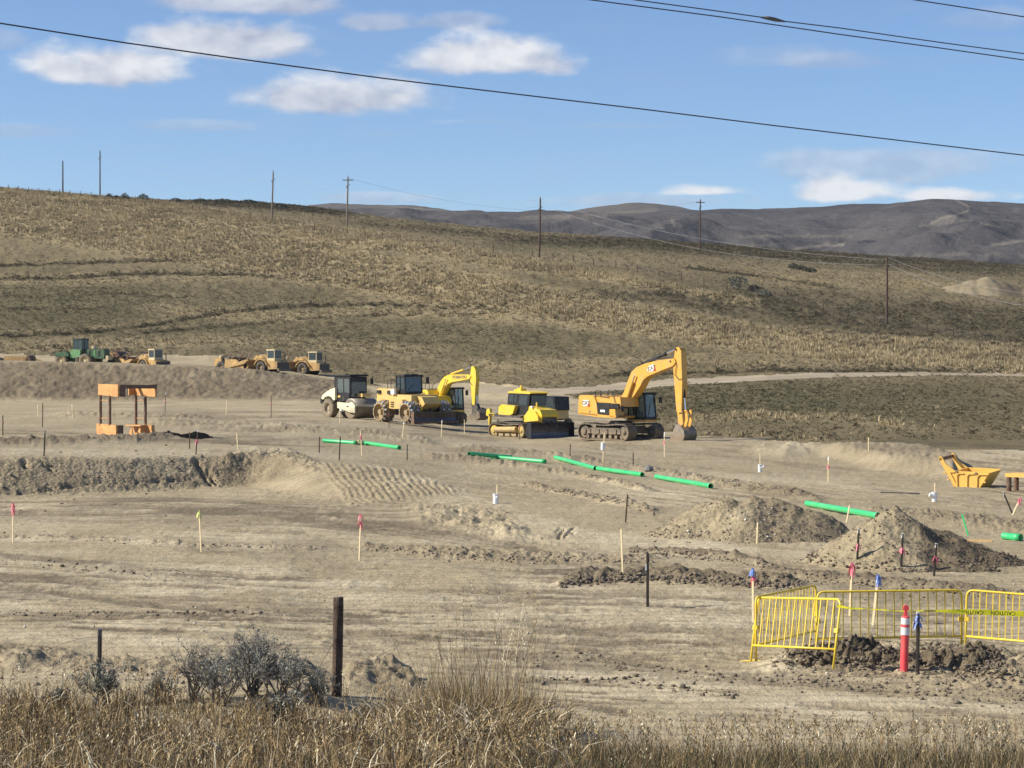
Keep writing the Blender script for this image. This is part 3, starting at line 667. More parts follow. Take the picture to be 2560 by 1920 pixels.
for _m in (M_catyel, M_komyel, M_comyel, M_cream, M_scryel, M_dark, M_track, M_rubber, M_black, M_green, M_steel):
    nt_ = _m.node_tree; g_ = NG(nt_); b_ = nt_.nodes['Principled BSDF']; l_ = b_.inputs['Base Color'].links[0].from_socket
    t_ = g_.new('ShaderNodeTexCoord').outputs['Object']; s_ = g_.new('ShaderNodeSeparateXYZ'); g_.put(s_.inputs[0], t_)
    n_ = g_.noise(t_, 2.4, 6, .7, .4)
    mud = g_.m('MULTIPLY', g_.sm(g_.m('ADD', s_.outputs[2], g_.m('MULTIPLY', n_, -1.6)), .55, -.75), .85)
    streak_ = g_.m('MULTIPLY', g_.sm(g_.noise(g_.vmul(t_, (7, 7, .8)), 1.0, 4, .6), .55, .75), .28)
    g_.put(b_.inputs['Base Color'], g_.mix(g_.m('MAXIMUM', mud, streak_), l_, (.26, .20, .13)))
    g_.put(b_.inputs['Roughness'], g_.m('ADD', g_.m('MULTIPLY', mud, .35), b_.inputs['Roughness'].default_value))
R1 = lambda x, y: (780+.217*x, 860+.217*y)
R2 = lambda x, y: (1200+.25316*x, 840+.25316*y)
R3 = lambda x, y: (.20796*x, 820+.20796*y)
R4 = lambda x, y: (460+.18083*x, 840+.18083*y)
R6 = lambda x, y: (2040+.23508*x, 1080+.23508*y)
class Rig:
    """a machine at (X,Y) with a heading; turns photo pixels into points of its own upright planes"""
    def __init__(s, name, px, Y, deg, label, cat, z=None, group=None, conv=R2):
        s.X, s.Y = (px-CXP)/F*Y, Y; s.a = math.radians(deg)
        s.f = (math.cos(s.a), math.sin(s.a)); s.l = (-math.sin(s.a), math.cos(s.a))
        s.z = gz(s.X, Y) if z is None else z; s.c = conv
        s.root = empty(name, (s.X, s.Y, s.z), s.a, label, cat, group)
    def S(s, x, y, ly=0.0):
        px, py = s.c(x, y); u = (px-CXP)/F
        Y = (ly+s.X*s.l[0]+s.Y*s.l[1])/(u*s.l[0]+s.l[1])
        return ((u*Y-s.X)*s.f[0]+(Y-s.Y)*s.f[1], H+(YH-py)*Y/F-s.z)
    def P(s, pts, ly=0.0): return [s.S(x, y, ly) for x, y in pts]
    def ext(s, name, pts, y0, y1, m, at=None, parent=None):
        """outline read at plane ly=at (default y0), extruded from y0 to y1"""
        return MB().prism(s.P(pts, y0 if at is None else at), y0, y1).build(name, m, parent or s.root)
    def obj(s, name, mb, m, parent=None, smooth=False): return mb.build(name, m, parent or s.root, smooth)

def wheel(rig, x, y, z, r, w, name='wheel', rim=M_comyel, rubber=None, parent=None, lugs=18, side=-1, dish=.06):
    """tyre with lugs, rim as a sub-part; axis along local y; side is where the rim shows"""
    rubber = rubber or M_rubber
    mb = MB(); h = w/2
    mb.lathe([(-h*.86, r*.50), (-h, r*.58), (-h, r*.86), (-h*.8, r*.96), (h*.8, r*.96), (h, r*.86), (h, r*.58), (h*.86, r*.50)], (0, 0, 0), 'y', 28, (False, False))
    for k in range(lugs):
        a = 2*math.pi*k/lugs; da = .11
        for s0, s1, o in ((-h*.92, -h*.05, 0), (h*.05, h*.92, math.pi/lugs)):
            a2 = a+o; q = []
            for rr in (r*.94, r*1.0):
                for (yy_, aa) in ((s0, a2-da), (s0, a2+da*.1), (s1, a2+da), (s1, a2)): q.append((rr*math.sin(aa), yy_, rr*math.cos(aa)))
            mb.poly(q, [(0, 1, 2, 3), (7, 6, 5, 4), (0, 4, 5, 1), (1, 5, 6, 2), (2, 6, 7, 3), (3, 7, 4, 0)])
    o = mb.build(name, rubber, parent or rig.root, True); o.location = (x, y, z)
    rm = MB(); s = side
    pr = [(s*h*.9, r*.56), (s*h*.78, r*.50), (s*h*.3, r*.46), (s*h*.25, r*.22), (s*h*.55, r*.20), (s*h*.55, r*.02)]
    rm.lathe(pr, (0, 0, 0), 'y', 20, (False, True))
    for k in range(8):
        a = 2*math.pi*k/8; rm.cyl((r*.32*math.sin(a), s*h*.2, r*.32*math.cos(a)), (r*.32*math.sin(a), s*h*.36, r*.32*math.cos(a)), r*.03, n=5)
    ri = rm.build('rim', rim, o, False)
    return o

def crawler(rig, x0, x1, y, w, r, m=M_track, frame=M_dark, roller=M_dark, spr=M_dark, slope=0.0, raised=None, side=-1):
    """track belt with grousers, frame, rollers, sprocket, idler"""
    L = x1-x0; pts = []
    cx0, cx1 = x0+r, x1-r; N = 10
    for k in range(N+1):
        a = math.pi/2+math.pi*k/N; pts.append((cx0+r*math.cos(a), r+r*math.sin(a)))
    nb = int(L/.22)
    for k in range(1, nb): pts.append((cx0+(cx1-cx0)*k/nb, 0))
    for k in range(N+1):
        a = -math.pi/2+math.pi*k/N; pts.append((cx1+r*math.cos(a), r+r*math.sin(a)))
    for k in range(1, nb):
        t = k/nb; pts.append((cx1+(cx0-cx1)*t, 2*r-.05*math.sin(math.pi*t)+.02*math.sin(3*math.pi*t)))
    n = len(pts); mb = MB(); c = [(x0+x1)/2, r]
    out = []; inn = []
    for i in range(n):
        a, b = Vector(pts[i-1]), Vector(pts[(i+1) % n]); d = (b-a).normalized(); nn = Vector((d.y, -d.x))
        nn = nn if nn.dot(Vector(pts[i])-Vector(c)) > 0 else -nn
        p = Vector(pts[i]); out.append(p); inn.append(p-nn*.07)
    V = []
    for s_ in (y-w/2, y+w/2):
        for p in out: V.append((p.x, s_, p.y))
        for p in inn: V.append((p.x, s_, p.y))
    fs = []
    for i in range(n):
        j = (i+1) % n
        fs += [(i, j, 2*n+j, 2*n+i), (n+i, 3*n+i, 3*n+j, n+j), (i, n+i, n+j, j), (2*n+i, 2*n+j, 3*n+j, 3*n+i)]
    mb.poly(V, fs)
    for i in range(n):
        a, b = Vector(pts[i-1]), Vector(pts[(i+1) % n]); d = (b-a).normalized(); nn = Vector((d.y, -d.x))
        nn = nn if nn.dot(Vector(pts[i])-Vector(c)) > 0 else -nn
        p = Vector(pts[i]); q = [p-d*.02, p+d*.02, p+d*.02+nn*.045, p-d*.02+nn*.045]
        V = [(k.x, y-w/2+.01, k.y) for k in q]+[(k.x, y+w/2-.01, k.y) for k in q]
        mb.poly(V, [(0, 1, 2, 3), (7, 6, 5, 4), (0, 4, 5, 1), (1, 5, 6, 2), (2, 6, 7, 3), (3, 7, 4, 0)])
    t = rig.obj('track', mb, m)
    rig.obj('track_frame', MB().prism([(cx0+r*.5, r*.75), (cx1-r*.6, r*.75), (cx1-r*.6, r*1.3), (cx1-r*1.2, r*1.5), (cx0+r*1.2, r*1.5), (cx0+r*.5, r*1.3)], y-w*.36, y+w*.36), frame)
    for k in range(4): rig.obj('frame_bracket', MB().box(cx0+r*.7+k*(L-2*r)/4.6, cx0+r*.7+k*(L-2*r)/4.6+.28, y+side*w*.36, y+side*w*.44, r*.8, r*1.35), frame)
    for k in range(7):
        xx = cx0+(cx1-cx0)*(k+.5)/7
        rig.obj('track_roller', MB().lathe([(-w*.3, .11), (-w*.3, .15), (-w*.2, .12), (w*.2, .12), (w*.3, .15), (w*.3, .11)], (xx, y, .24), 'y', 10), roller)
    sp = MB().lathe([(-w*.34, r*.2), (-w*.34, r*.72), (-w*.2, r*.8), (w*.2, r*.8), (w*.34, r*.72), (w*.34, r*.2)], (cx0, y, r), 'y', 18)
    sp.lathe([(side*w*.34, r*.48), (side*w*.46, r*.40), (side*w*.50, r*.15)], (cx0, y, r), 'y', 14)
    rig.obj('sprocket', sp, spr)
    idl = MB().lathe([(-w*.3, r*.2), (-w*.3, r*.78), (w*.3, r*.78), (w*.3, r*.2)], (cx1, y, r), 'y', 18)
    idl.lathe([(side*w*.32, r*.35), (side*w*.42, r*.25), (side*w*.46, r*.1)], (cx1, y, r), 'y', 12)
    rig.obj('idler', idl, roller)

def cab(rig, x0, x1, y0, y1, z0, z1, frame=M_black, roofm=None, glass=None, lean=.12, name='cab', roofext=.06, lower=None):
    """cab with posts, roof and separate panes; front at x1, slightly narrower at the top"""
    glass = glass or M_glass; roofm = roofm or frame; p = .09; base = z0+(z1-z0)*.12
    c = empty(name, (0, 0, 0)); c.parent = rig.root
    fr = MB(); fr.box(x0, x1, y0, y1, z0, base)
    def post(a, b, yy_, dx=0):
        fr.prism([(a, base), (b, base), (b+dx, z1), (a+dx, z1)], yy_, yy_+p)
    for yy_ in (y0, y1-p):
        post(x0, x0+p, yy_, lean*.6); post(x1-p, x1, yy_, -lean); post(x0+(x1-x0)*.45, x0+(x1-x0)*.45+p*.8, yy_)
    fr.prismx([(y0, z1-.16), (y1, z1-.16), (y1, z1-.02), (y0, z1-.02)], x0+lean*.6, x0+lean*.6+.06)
    o = fr.build('cab_frame', frame, c)
    MB().prism([(x0-roofext+lean*.4, z1), (x0-roofext+lean*.5, z1+.10), (x1+roofext-lean*1.2, z1+.13), (x1+roofext-lean*.8, z1+.02), (x1-lean, z1-.02)], y0-roofext, y1+roofext).build('roof', roofm, c)
    xm = x0+(x1-x0)*.45
    for yy_ in (y0+.03, y1-.05):
        MB().prism([(x0+p, base), (xm, base), (xm, z1-.05), (x0+p+lean*.5, z1-.05)], yy_, yy_+.02).build('side_window', glass, c)
        MB().prism([(xm+p*.8, base), (x1-p, base), (x1-p-lean, z1-.05), (xm+p*.8, z1-.05)], yy_, yy_+.02).build('door_window', glass, c)
    MB().prism([(x1-.05, base), (x1-.03, base), (x1-.03-lean, z1-.03), (x1-.05-lean, z1-.03)], y0+p, y1-p).build('windshield', glass, c)
    MB().prism([(x0+.03, base), (x0+.05, base), (x0+.05+lean*.6, z1-.03), (x0+.03+lean*.6, z1-.03)], y0+p, y1-p).build('rear_window', glass, c)
    st = MB().box(x0+.3, x0+.8, (y0+y1)/2-.25, (y0+y1)/2+.25, z0+.3, z0+.55).box(x0+.25, x0+.38, (y0+y1)/2-.25, (y0+y1)/2+.25, z0+.55, z0+1.15)
    st.build('seat', M_black, c)
    wp = MB().tube([(x1-.02, y0+.3, base+.1), (x1-.01-lean*.6, (y0+y1)/2, z1-.6)], .018, 4); wp.build('wiper', M_black, c)
    return c
def mirror(rig, x, y, z, s=.28):
    rig.obj('mirror', MB().tube([(x-.15, y-(.25 if y < 0 else -.25), z+.15), (x, y, z+.12)], .02, 5).box(x-.03, x+.05, y-.11, y+.11, z-s, z+.1), M_black)
def rails(rig, paths, m=M_black, r=.025):
    mb = MB()
    for p in paths: mb.tube(p, r, 5)
    rig.obj('handrail', mb, m)
def cylr(rig, p0, p1, r=.09, rod=.5, m=M_black, y=0.0):
    """hydraulic cylinder: barrel and bright rod"""
    a = Vector((p0[0], y, p0[1])); b = Vector((p1[0], y, p1[1])); c = a+(b-a)*rod
    o = rig.obj('hydraulic_cylinder', MB().cyl(a, c, r, n=10).cyl(c-(b-a).normalized()*.04, c+(b-a).normalized()*.02, r*1.2, n=10), m, smooth=False)
    MB().cyl(c, b, r*.5, n=8).build('rod', M_chrome, o)
    return o
def hose(rig, pts, y, r=.022):
    rig.obj('hose', MB().tube([(a, y+(o[0] if o else 0), b) for (a, b, *o) in pts], r, 5), M_black)

def logo(rig, plane_ly, cx, cz, w, h, nrm=-1, slant=0.0):
    """white emblem plate with dark letters and a red wedge on a side panel"""
    y = plane_ly-.012
    a = rig.obj('emblem', MB().prism([(cx-w/2+slant, cz+h/2), (cx+w/2+slant, cz+h/2), (cx+w/2, cz-h/2), (cx-w/2, cz-h/2)], y-.008, y+.008), M_white)
    MB().prism([(cx+w*.18, cz-h*.5), (cx+w*.60, cz-h*.62), (cx+w*.60, cz-h*.02)], y-.014, y+.004).build('emblem_wedge', M_red, a)
    mt = Matrix.Translation((cx+slant*.5, y-.02, cz)) @ Matrix.Rotation(math.radians(90), 4, 'X')
    text_obj('lettering', 'CAT', h*.92, M_black, a, mt, bold=h*.035, extrude=.004)

# ------------------------------------------------------------------ the big excavator
def big_excavator():
    g = Rig('excavator', 1553, 149, -50, 'large amber excavator with tall folded boom and tan bucket resting on the soil', 'excavator')
    rt = g.root; W = 1.42
    for yy_ in (-1.25, 1.25): crawler(g, -2.55, 2.45, yy_, .78, .55, m=M_track)
    g.obj('car_body', MB().box(-1.5, 1.4, -.95, .95, .45, .95).lathe([(.95, .75), (1.28, .75)], (0, 0, 0), 'z', 24), M_dark)
    g.ext('counterweight', [(985, 587), (1000, 583), (1112, 588), (1126, 598), (1150, 660), (1160, 760), (1160, 790), (978, 768), (970, 755), (975, 600)], -W, W, M_catyel)
    g.ext('engine_hood', [(1124, 600), (1370, 604), (1380, 700), (1275, 705), (1160, 700)], -W*.92, .35, M_catyel, at=-W)
    g.ext('engine_cover', [(1124, 592), (1230, 592), (1240, 601), (1124, 601)], -.9, 1.3, M_catyel, at=-W)
    g.ext('grille_panel', [(1148, 655), (1275, 662), (1275, 778), (1166, 768)], -W-.02, -W+.35, M_black)
    g.ext('access_panel', [(1278, 665), (1365, 668), (1365, 716), (1278, 714)], -W, -.6, M_black)
    g.ext('deck', [(972, 752), (1330, 790), (1330, 812), (1160, 800), (972, 772)], -W, W, M_catyel)
    tb = g.ext('toolbox', [(1277, 722), (1333, 722), (1340, 808), (1277, 800)], -W, -.62, M_catyel)
    x1, z1 = g.S(1333, 722, -W); g.obj('step', MB().box(x1, x1+.22, -W, -.65, z1-.5, z1-.44), M_dark); g.obj('step', MB().box(x1, x1+.22, -W, -.65, z1-.95, z1-.9), M_dark)
    dk = g.S(1160, 700, -W)
    g.ext('panel_latch', [(1076, 738), (1090, 738), (1090, 755), (1076, 755)], -W-.01, -W+.02, M_rust_shade)
    g.ext('badge', [(1188, 728), (1232, 730), (1232, 752), (1188, 750)], -W-.035, -W, M_white)
    c1 = g.S(1047, 662, -W); logo(g, -W, c1[0], c1[1], .62, .40, slant=.02)
    top = g.S(1140, 600, -W)[1]
    A = g.P([(1138, 600), (1150, 535), (1188, 540), (1200, 600)], -W+.05); B = g.P([(1190, 600), (1192, 540), (1270, 548), (1318, 600), (1335, 660)], -W+.05)
    rails(g, [[(a, -W+.05, b) for a, b in A], [(a, -W+.05, b) for a, b in B], [(A[1][0], -W+.05, A[1][1]-.35), (B[2][0], -W+.05, B[2][1]-.4)], [(a, -.3, b) for a, b in A],
              [(g.S(1265, 600, -W)[0], -W+.05, g.S(1265, 600, -W)[1]), (g.S(1268, 548, -W)[0], -W+.05, g.S(1268, 548, -W)[1])]])
    g.obj('exhaust', MB().cyl((-1.0, .6, 2.7), (-1.0, .6, 3.0), .06, n=8), M_dark)
    g.obj('air_intake', MB().lathe([(2.72, .12), (2.9, .12), (2.95, .16), (3.02, .1)], (-.3, -.4, 0), 'z', 10), M_dark)
    cab(g, .15, 1.95, .42, 1.42, 1.35, 3.05, lean=.16)
    g.obj('cab_base', MB().box(.1, 1.95, .40, 1.45, 1.22, 1.36), M_catyel)
    mirror(g, 2.1, 1.62, 2.75); mirror(g, 1.7, -1.5, 2.2)
    boom = g.ext('boom', [(1362, 700), (1362, 665), (1418, 560), (1465, 430), (1495, 355), (1545, 308), (1640, 268), (1760, 240), (1870, 226), (1915, 222), (1932, 258), (1905, 295), (1800, 335), (1660, 395), (1612, 432), (1578, 500), (1520, 590), (1450, 665), (1385, 715)], -.32, .32, M_catyel)
    MB().prism(g.P([(1600, 400), (1640, 383), (1650, 395), (1612, 412)], -.32), -.335, -.31).build('boom_plate', M_catyel, boom)
    stick = g.ext('stick', [(1928, 122), (1945, 108), (1966, 112), (1985, 150), (1990, 300), (1996, 450), (1992, 600), (1988, 745), (1940, 745), (1926, 560), (1908, 330), (1915, 222)], -.24, .24, M_catyel)
    q = g.S(1697, 318, -.32)
    b1 = g.S(1445, 640, -.45); b2 = g.S(1530, 388, -.45)
    for yy_ in (-.45, .45): cylr(g, b1, b2, .10, .72, M_catyel if yy_ < 0 else M_black, yy_)
    cylr(g, g.S(1650, 258, 0), g.S(1935, 132, 0), .11, .66, M_black, 0)
    g.obj('cylinder_bracket', MB().prism(g.P([(1600, 285), (1640, 245), (1680, 250), (1700, 262)], 0), -.12, .12), M_dark)
    cylr(g, g.S(2000, 400, 0), g.S(2030, 735, 0), .09, .62, M_black, 0)
    g.obj('bucket_link', MB().prism(g.P([(1950, 742), (2040, 728), (2050, 745), (1955, 760)], -.2), -.26, -.20).prism(g.P([(1950, 742), (2040, 728), (2050, 745), (1955, 760)], -.2), .20, .26)
          .prism(g.P([(2025, 735), (2048, 735), (2055, 830), (2035, 900), (2015, 890), (2030, 820)], -.2), -.22, -.16).prism(g.P([(2025, 735), (2048, 735), (2055, 830), (2035, 900), (2015, 890), (2030, 820)], -.2), .16, .22), M_catyel)
    g.obj('stick_end', MB().prism(g.P([(1942, 745), (1988, 745), (1992, 800), (2000, 870), (1975, 895), (1952, 860)], -.2), -.15, .15), M_catyel)
    pv = [g.S(a, b, 0) for a, b in ((1915, 250), (1960, 130), (2035, 738), (1968, 868))]
    for a, b in pv: g.obj('pin', MB().cyl((a, -.36, b), (a, .36, b), .07, n=10), M_dark)
    hose(g, g.P([(1560, 300), (1600, 262), (1720, 236), (1850, 205), (1925, 235)], -.2), -.18)
    hose(g, g.P([(1560, 310), (1610, 255), (1740, 228), (1880, 215), (1930, 245)], -.1), -.05)
    hose(g, [(a, b, 0) for a, b in g.P([(1925, 235), (1940, 290), (1925, 380), (1960, 430), (2000, 420)], -.3)], -.3)
    # bucket: side plates, curved shell, teeth
    bo = empty('bucket', (0, 0, 0)); bo.parent = rt
    out = g.P([(1935, 872), (1985, 895), (2015, 935), (2022, 985), (2005, 1035), (1965, 1055), (1905, 1050), (1872, 1030)], -.55)
    for yy_ in (-.58, .52): MB().prism(out, yy_, yy_+.06).build('side_plate', M_steel, bo)
    sh = MB(); pr = [Vector(p) for p in out[1:]]
    cx = sum(p.x for p in pr)/len(pr); cz = sum(p.y for p in pr)/len(pr)
    for a, b in zip(pr[:-1], pr[1:]):
        ia = a+(Vector((cx, cz))-a).normalized()*.05; ib = b+(Vector((cx, cz))-b).normalized()*.05
        sh.prism([tuple(a), tuple(b), tuple(ib), tuple(ia)], -.52, .52)
    sh.build('shell', M_steel, bo)
    ex = out[-1]
    for k in range(5):
        yk = -.5+k*.25; MB().prism([(ex[0]+.12, ex[1]+.05), (ex[0]-.16, ex[1]+.12), (ex[0]+.10, ex[1]-.05)], yk-.05, yk+.05).build('tooth', M_tip, bo)
    e = g.P([(1945, 862), (1990, 890), (1985, 915), (1940, 885)], -.3)
    for yy_ in (-.3, .2): MB().prism(e, yy_, yy_+.08).build('ear', M_steel, bo)
    # emblem on the boom
    qa = g.S(1697, 318, -.32)
    y = -.335; tilt = math.radians(14); w, h = .52, .40
    def rp(a, b): return (qa[0]+a*math.cos(tilt)-b*math.sin(tilt), qa[1]+a*math.sin(tilt)+b*math.cos(tilt))
    a_ = g.obj('emblem', MB().prism([rp(-w/2, h/2), rp(w/2, h/2), rp(w/2, -h/2), rp(-w/2, -h/2)], y-.01, y+.01), M_white)
    MB().prism([rp(w*.2, -h*.5), rp(w*.62, -h*.6), rp(w*.62, 0)], y-.016, y+.005).build('emblem_wedge', M_red, a_)
    text_obj('lettering', 'CAT', h*.9, M_black, a_, Matrix.Translation((qa[0], y-.02, qa[1])) @ Matrix.Rotation(-tilt, 4, 'Y') @ Matrix.Rotation(math.radians(90), 4, 'X'), bold=h*.03)
    MB().prism([rp(-w*.85, .05), rp(-w*.62, .05), rp(-w*.62, -.08), rp(-w*.85, -.08)], y-.008, y+.01).build('number_decal', M_white, a_)
big_excavator()

# ------------------------------------------------------------------ small excavator behind the compactor
def small_excavator():
    g = Rig('excavator', 1096, 176, -50, 'small lemon yellow excavator with low arched boom parked behind the padded compactor', 'excavator', conv=R1)
    W = 1.25
    for yy_ in (-1.1, 1.1): crawler(g, -1.9, 1.9, yy_, .6, .42)
    g.obj('car_body', MB().box(-1.1, 1.1, -.8, .8, .35, .8).lathe([(.8, .6), (1.0, .6)], (0, 0, 0), 'z', 20), M_dark)
    g.ext('counterweight', [(1235, 540), (1250, 525), (1320, 525), (1345, 570), (1345, 700), (1240, 690)], -W, W, M_komyel)
    g.ext('engine_hood', [(1335, 540), (1350, 590), (1420, 600), (1440, 640), (1440, 700), (1345, 715)], -W, .2, M_komyel)
    g.ext('engine_cover', [(1250, 515), (1340, 515), (1350, 545), (1250, 545)], -.5, 1.1, M_dark)
    g.ext('deck', [(1240, 690), (1440, 705), (1440, 725), (1245, 712)], -W, W, M_komyel)
    g.ext('decal', [(1420, 640), (1440, 645), (1440, 680), (1420, 675)], -W-.01, -W+.01, M_red)
    ex = g.S(1262, 470, -.6); g.obj('exhaust', MB().cyl((ex[0], -.6, ex[1]-.5), (ex[0], -.6, ex[1]+.1), .07, n=8), M_steel)
    for k in range(3): g.ext('vent', [(1255, 560+k*14), (1300, 562+k*14), (1300, 569+k*14), (1255, 567+k*14)], -W-.015, -W+.02, M_black)
    rails(g, [[(a, -.9, b) for a, b in g.P([(1300, 530), (1310, 440), (1345, 445), (1360, 530)], -.9)]], r=.02)
    cab(g, .35, 1.75, .30, 1.22, 1.05, 2.72, lean=.10); mirror(g, 1.85, 1.4, 2.5)
    g.obj('cab_base', MB().box(.3, 1.75, .3, 1.25, .9, 1.05), M_komyel)
    g.ext('boom', [(1440, 600), (1445, 510), (1480, 430), (1520, 380), (1575, 352), (1700, 350), (1808, 352), (1830, 372), (1812, 402), (1700, 425), (1610, 440), (1560, 462), (1515, 545), (1485, 620), (1460, 645)], -.24, .24, M_komyel)
    g.ext('stick', [(1836, 258), (1862, 255), (1884, 300), (1890, 400), (1880, 520), (1872, 700), (1846, 700), (1832, 520), (1818, 380)], -.18, .18, M_komyel)
    q = g.S(1700, 382, -.24)
    text_obj('lettering', 'KOMATSU', .30, M_black, g.root, Matrix.Translation((q[0], -.255, q[1])) @ Matrix.Rotation(math.radians(90), 4, 'X') @ Matrix.Scale(1.25, 4, (1, 0, 0)), bold=.008)
    cylr(g, g.S(1600, 345, 0), g.S(1845, 262, 0), .07, .6, M_komyel, 0)
    for yy_ in (-.35, .35): cylr(g, g.S(1465, 620, yy_), g.S(1545, 400, yy_), .07, .65, M_komyel, yy_)
    cylr(g, g.S(1885, 420, 0), g.S(1905, 690, 0), .06, .6, M_komyel, 0)
    hose(g, g.P([(1400, 540), (1395, 480), (1440, 450), (1510, 385), (1560, 345)], -.1), -.2)
    hose(g, g.P([(1820, 360), (1830, 440), (1860, 480)], -.1), -.2)
    g.obj('bucket_link', MB().prism(g.P([(1850, 690), (1905, 685), (1930, 740), (1910, 770), (1860, 740)], 0), -.15, .15), M_dark)
    bo = empty('bucket', (0, 0, 0)); bo.parent = g.root
    out = g.P([(1845, 730), (1890, 745), (1930, 790), (1930, 850), (1880, 880), (1790, 880), (1780, 850), (1840, 800)], -.5)
    for yy_ in (-.5, .45): MB().prism(out, yy_, yy_+.05).build('side_plate', M_dark, bo)
    sh = MB(); pr = [Vector(p) for p in out[1:6]]; c = sum(pr, Vector((0, 0)))/len(pr)
    for a, b in zip(pr[:-1], pr[1:]): sh.prism([tuple(a), tuple(b), tuple(b+(c-b).normalized()*.04), tuple(a+(c-a).normalized()*.04)], -.45, .45)
    sh.build('shell', M_dark, bo)
small_excavator()

# ------------------------------------------------------------------ dozer
def bulldozer():
    g = Rig('bulldozer', 1281, 160, -52, 'bright yellow bulldozer with wide dark steel blade and black cab', 'bulldozer')
    for yy_ in (-1.15, 1.15): crawler(g, -.95, 3.2, yy_, .62, .50, frame=M_komyel, roller=M_komyel, spr=M_komyel)
    g.obj('belly', MB().box(-.7, 3.6, -.78, .78, .5, 1.15), M_dark)
    for yy_ in (-1.15,): 
        for k in range(3): g.obj('roller_guard', MB().box(.3+k*.75, .8+k*.75, yy_-.34, yy_-.28, .12, .3), M_comyel)
        g.obj('track_guard', MB().cyl((-.1, yy_-.28, .55), (2.3, yy_-.28, .62), .20, n=10), M_comyel)
    g.ext('fuel_tank', [(185, 700), (215, 675), (345, 690), (320, 770), (290, 782), (180, 778)], -1.1, 1.1, M_komyel)
    g.ext('tank_step', [(145, 735), (190, 690), (215, 700), (190, 765), (140, 760)], -1.05, -.2, M_steel)
    g.ext('fender', [(175, 775), (400, 790), (395, 812), (175, 800)], -1.2, -.7, M_dark)
    c = empty('cab', (0, 0, 0)); c.parent = g.root
    pr = g.P([(268, 690), (280, 565), (492, 572), (478, 700), (470, 760), (430, 782), (360, 770), (345, 695)], -.78)
    MB().prism(pr, -.78, .78).build('cab_frame', M_black, c)
    for w in ([(292, 580), (335, 582), (330, 655), (288, 650)], [(345, 582), (368, 583), (362, 660), (340, 657)], [(392, 582), (475, 588), (462, 690), (388, 680)]):
        MB().prism(g.P(w, -.78), -.80, -.765).build('side_window', M_paleglass, c)
    xf = max(p[0] for p in pr); zt = max(p[1] for p in pr)
    MB().prism([(xf-.02, 1.75), (xf+.02, 1.75), (xf+.02, zt-.15), (xf-.02, zt-.15)], -.65, .65).build('windshield', M_paleglass, c)
    MB().prism(g.P([(272, 563), (282, 545), (380, 541), (480, 550), (500, 564), (490, 572)], -.82), -.82, .82).build('roof', M_komyel, c)
    rp = g.S(400, 545, 0)
    MB().box(rp[0]-.5, rp[0]-.2, -.2, .2, rp[1], rp[1]+.14).box(rp[0]-.1, rp[0]+.35, -.25, .25, rp[1]+.02, rp[1]+.22).cyl((rp[0]+.1, 0, rp[1]+.2), (rp[0]+.1, 0, rp[1]+.42), .10, n=8).build('roof_antenna', M_komyel, c)
    g.ext('hood', [(475, 700), (500, 690), (590, 730), (610, 780), (600, 850), (470, 850), (430, 800)], -.75, .75, M_komyel)
    g.ext('engine_panel', [(430, 800), (475, 735), (540, 745), (570, 790), (575, 835), (440, 850), (418, 825)], -.95, -.7, M_komyel)
    g.obj('grille', MB().box(4.22, 4.34, -.6, .6, .7, 1.5), M_dark)
    ex = g.S(562, 690, -.4); g.obj('exhaust', MB().cyl((ex[0], -.4, ex[1]-.4), (ex[0], -.4, ex[1]+.25), .07, n=8), M_komyel)
    g.obj('lamp', MB().box(ex[0]-.1, ex[0]+.05, -.9, -.75, ex[1]-.15, ex[1]), M_white)
    # ripper at the back
    g.ext('ripper', [(58, 780), (65, 725), (92, 715), (100, 760), (140, 768), (140, 795), (95, 795), (90, 880), (84, 880), (82, 795)], -.9, -.7, M_komyel)
    g.ext('ripper_beam', [(85, 765), (175, 770), (175, 798), (85, 796)], -.9, .9, M_dark)
    g.obj('ripper_shank', MB().prism([(-1.9, .25), (-1.8, .2), (-1.65, 1.2), (-1.8, 1.2)], -.05, .05), M_dark)
    # blade, curved in profile, across the front
    n = 8; R = 1.12; zc = .42; bl = MB(); prf = []
    xb0 = 4.95
    for k in range(n+1):
        a = math.radians(-38+76*k/n); prf.append((xb0-.55+R*(1-math.cos(a))-.1, zc+R*math.sin(a)))
    pf = prf+[(p[0]-.06, p[1]) for p in prf[::-1]]
    bm = MB().prism(pf, -1.95, 1.95); bo = g.obj('blade', bm, M_blade)
    MB().prism([(prf[0][0]-.02, prf[0][1]-.14), (prf[0][0]+.03, prf[0][1]-.14), (prf[0][0]+.03, prf[0][1]+.1), (prf[0][0]-.02, prf[0][1]+.1)], -1.97, 1.97).build('cutting_edge', M_steel, bo)
    for yy_ in (-1.97, 1.93): MB().prism([(prf[0][0]-.1, prf[0][1]-.1), (prf[0][0]+.1, prf[0][1]-.1), (prf[-1][0]+.08, prf[-1][1]+.02), (prf[-1][0]-.3, prf[-1][1]+.02), (prf[4][0]-.35, prf[4][1])], yy_, yy_+.04).build('end_plate', M_blade, bo)
    for yy_ in (-.8, .7): g.obj('push_arm', MB().prism([(2.4, .3), (2.4, .55), (4.25, .52), (4.25, .28)], yy_, yy_+.14), M_komyel)
    for yy_ in (-.55, .45): cylr(g, (3.9, 1.3), (4.6, .8), .07, .6, M_komyel, yy_)
bulldozer()

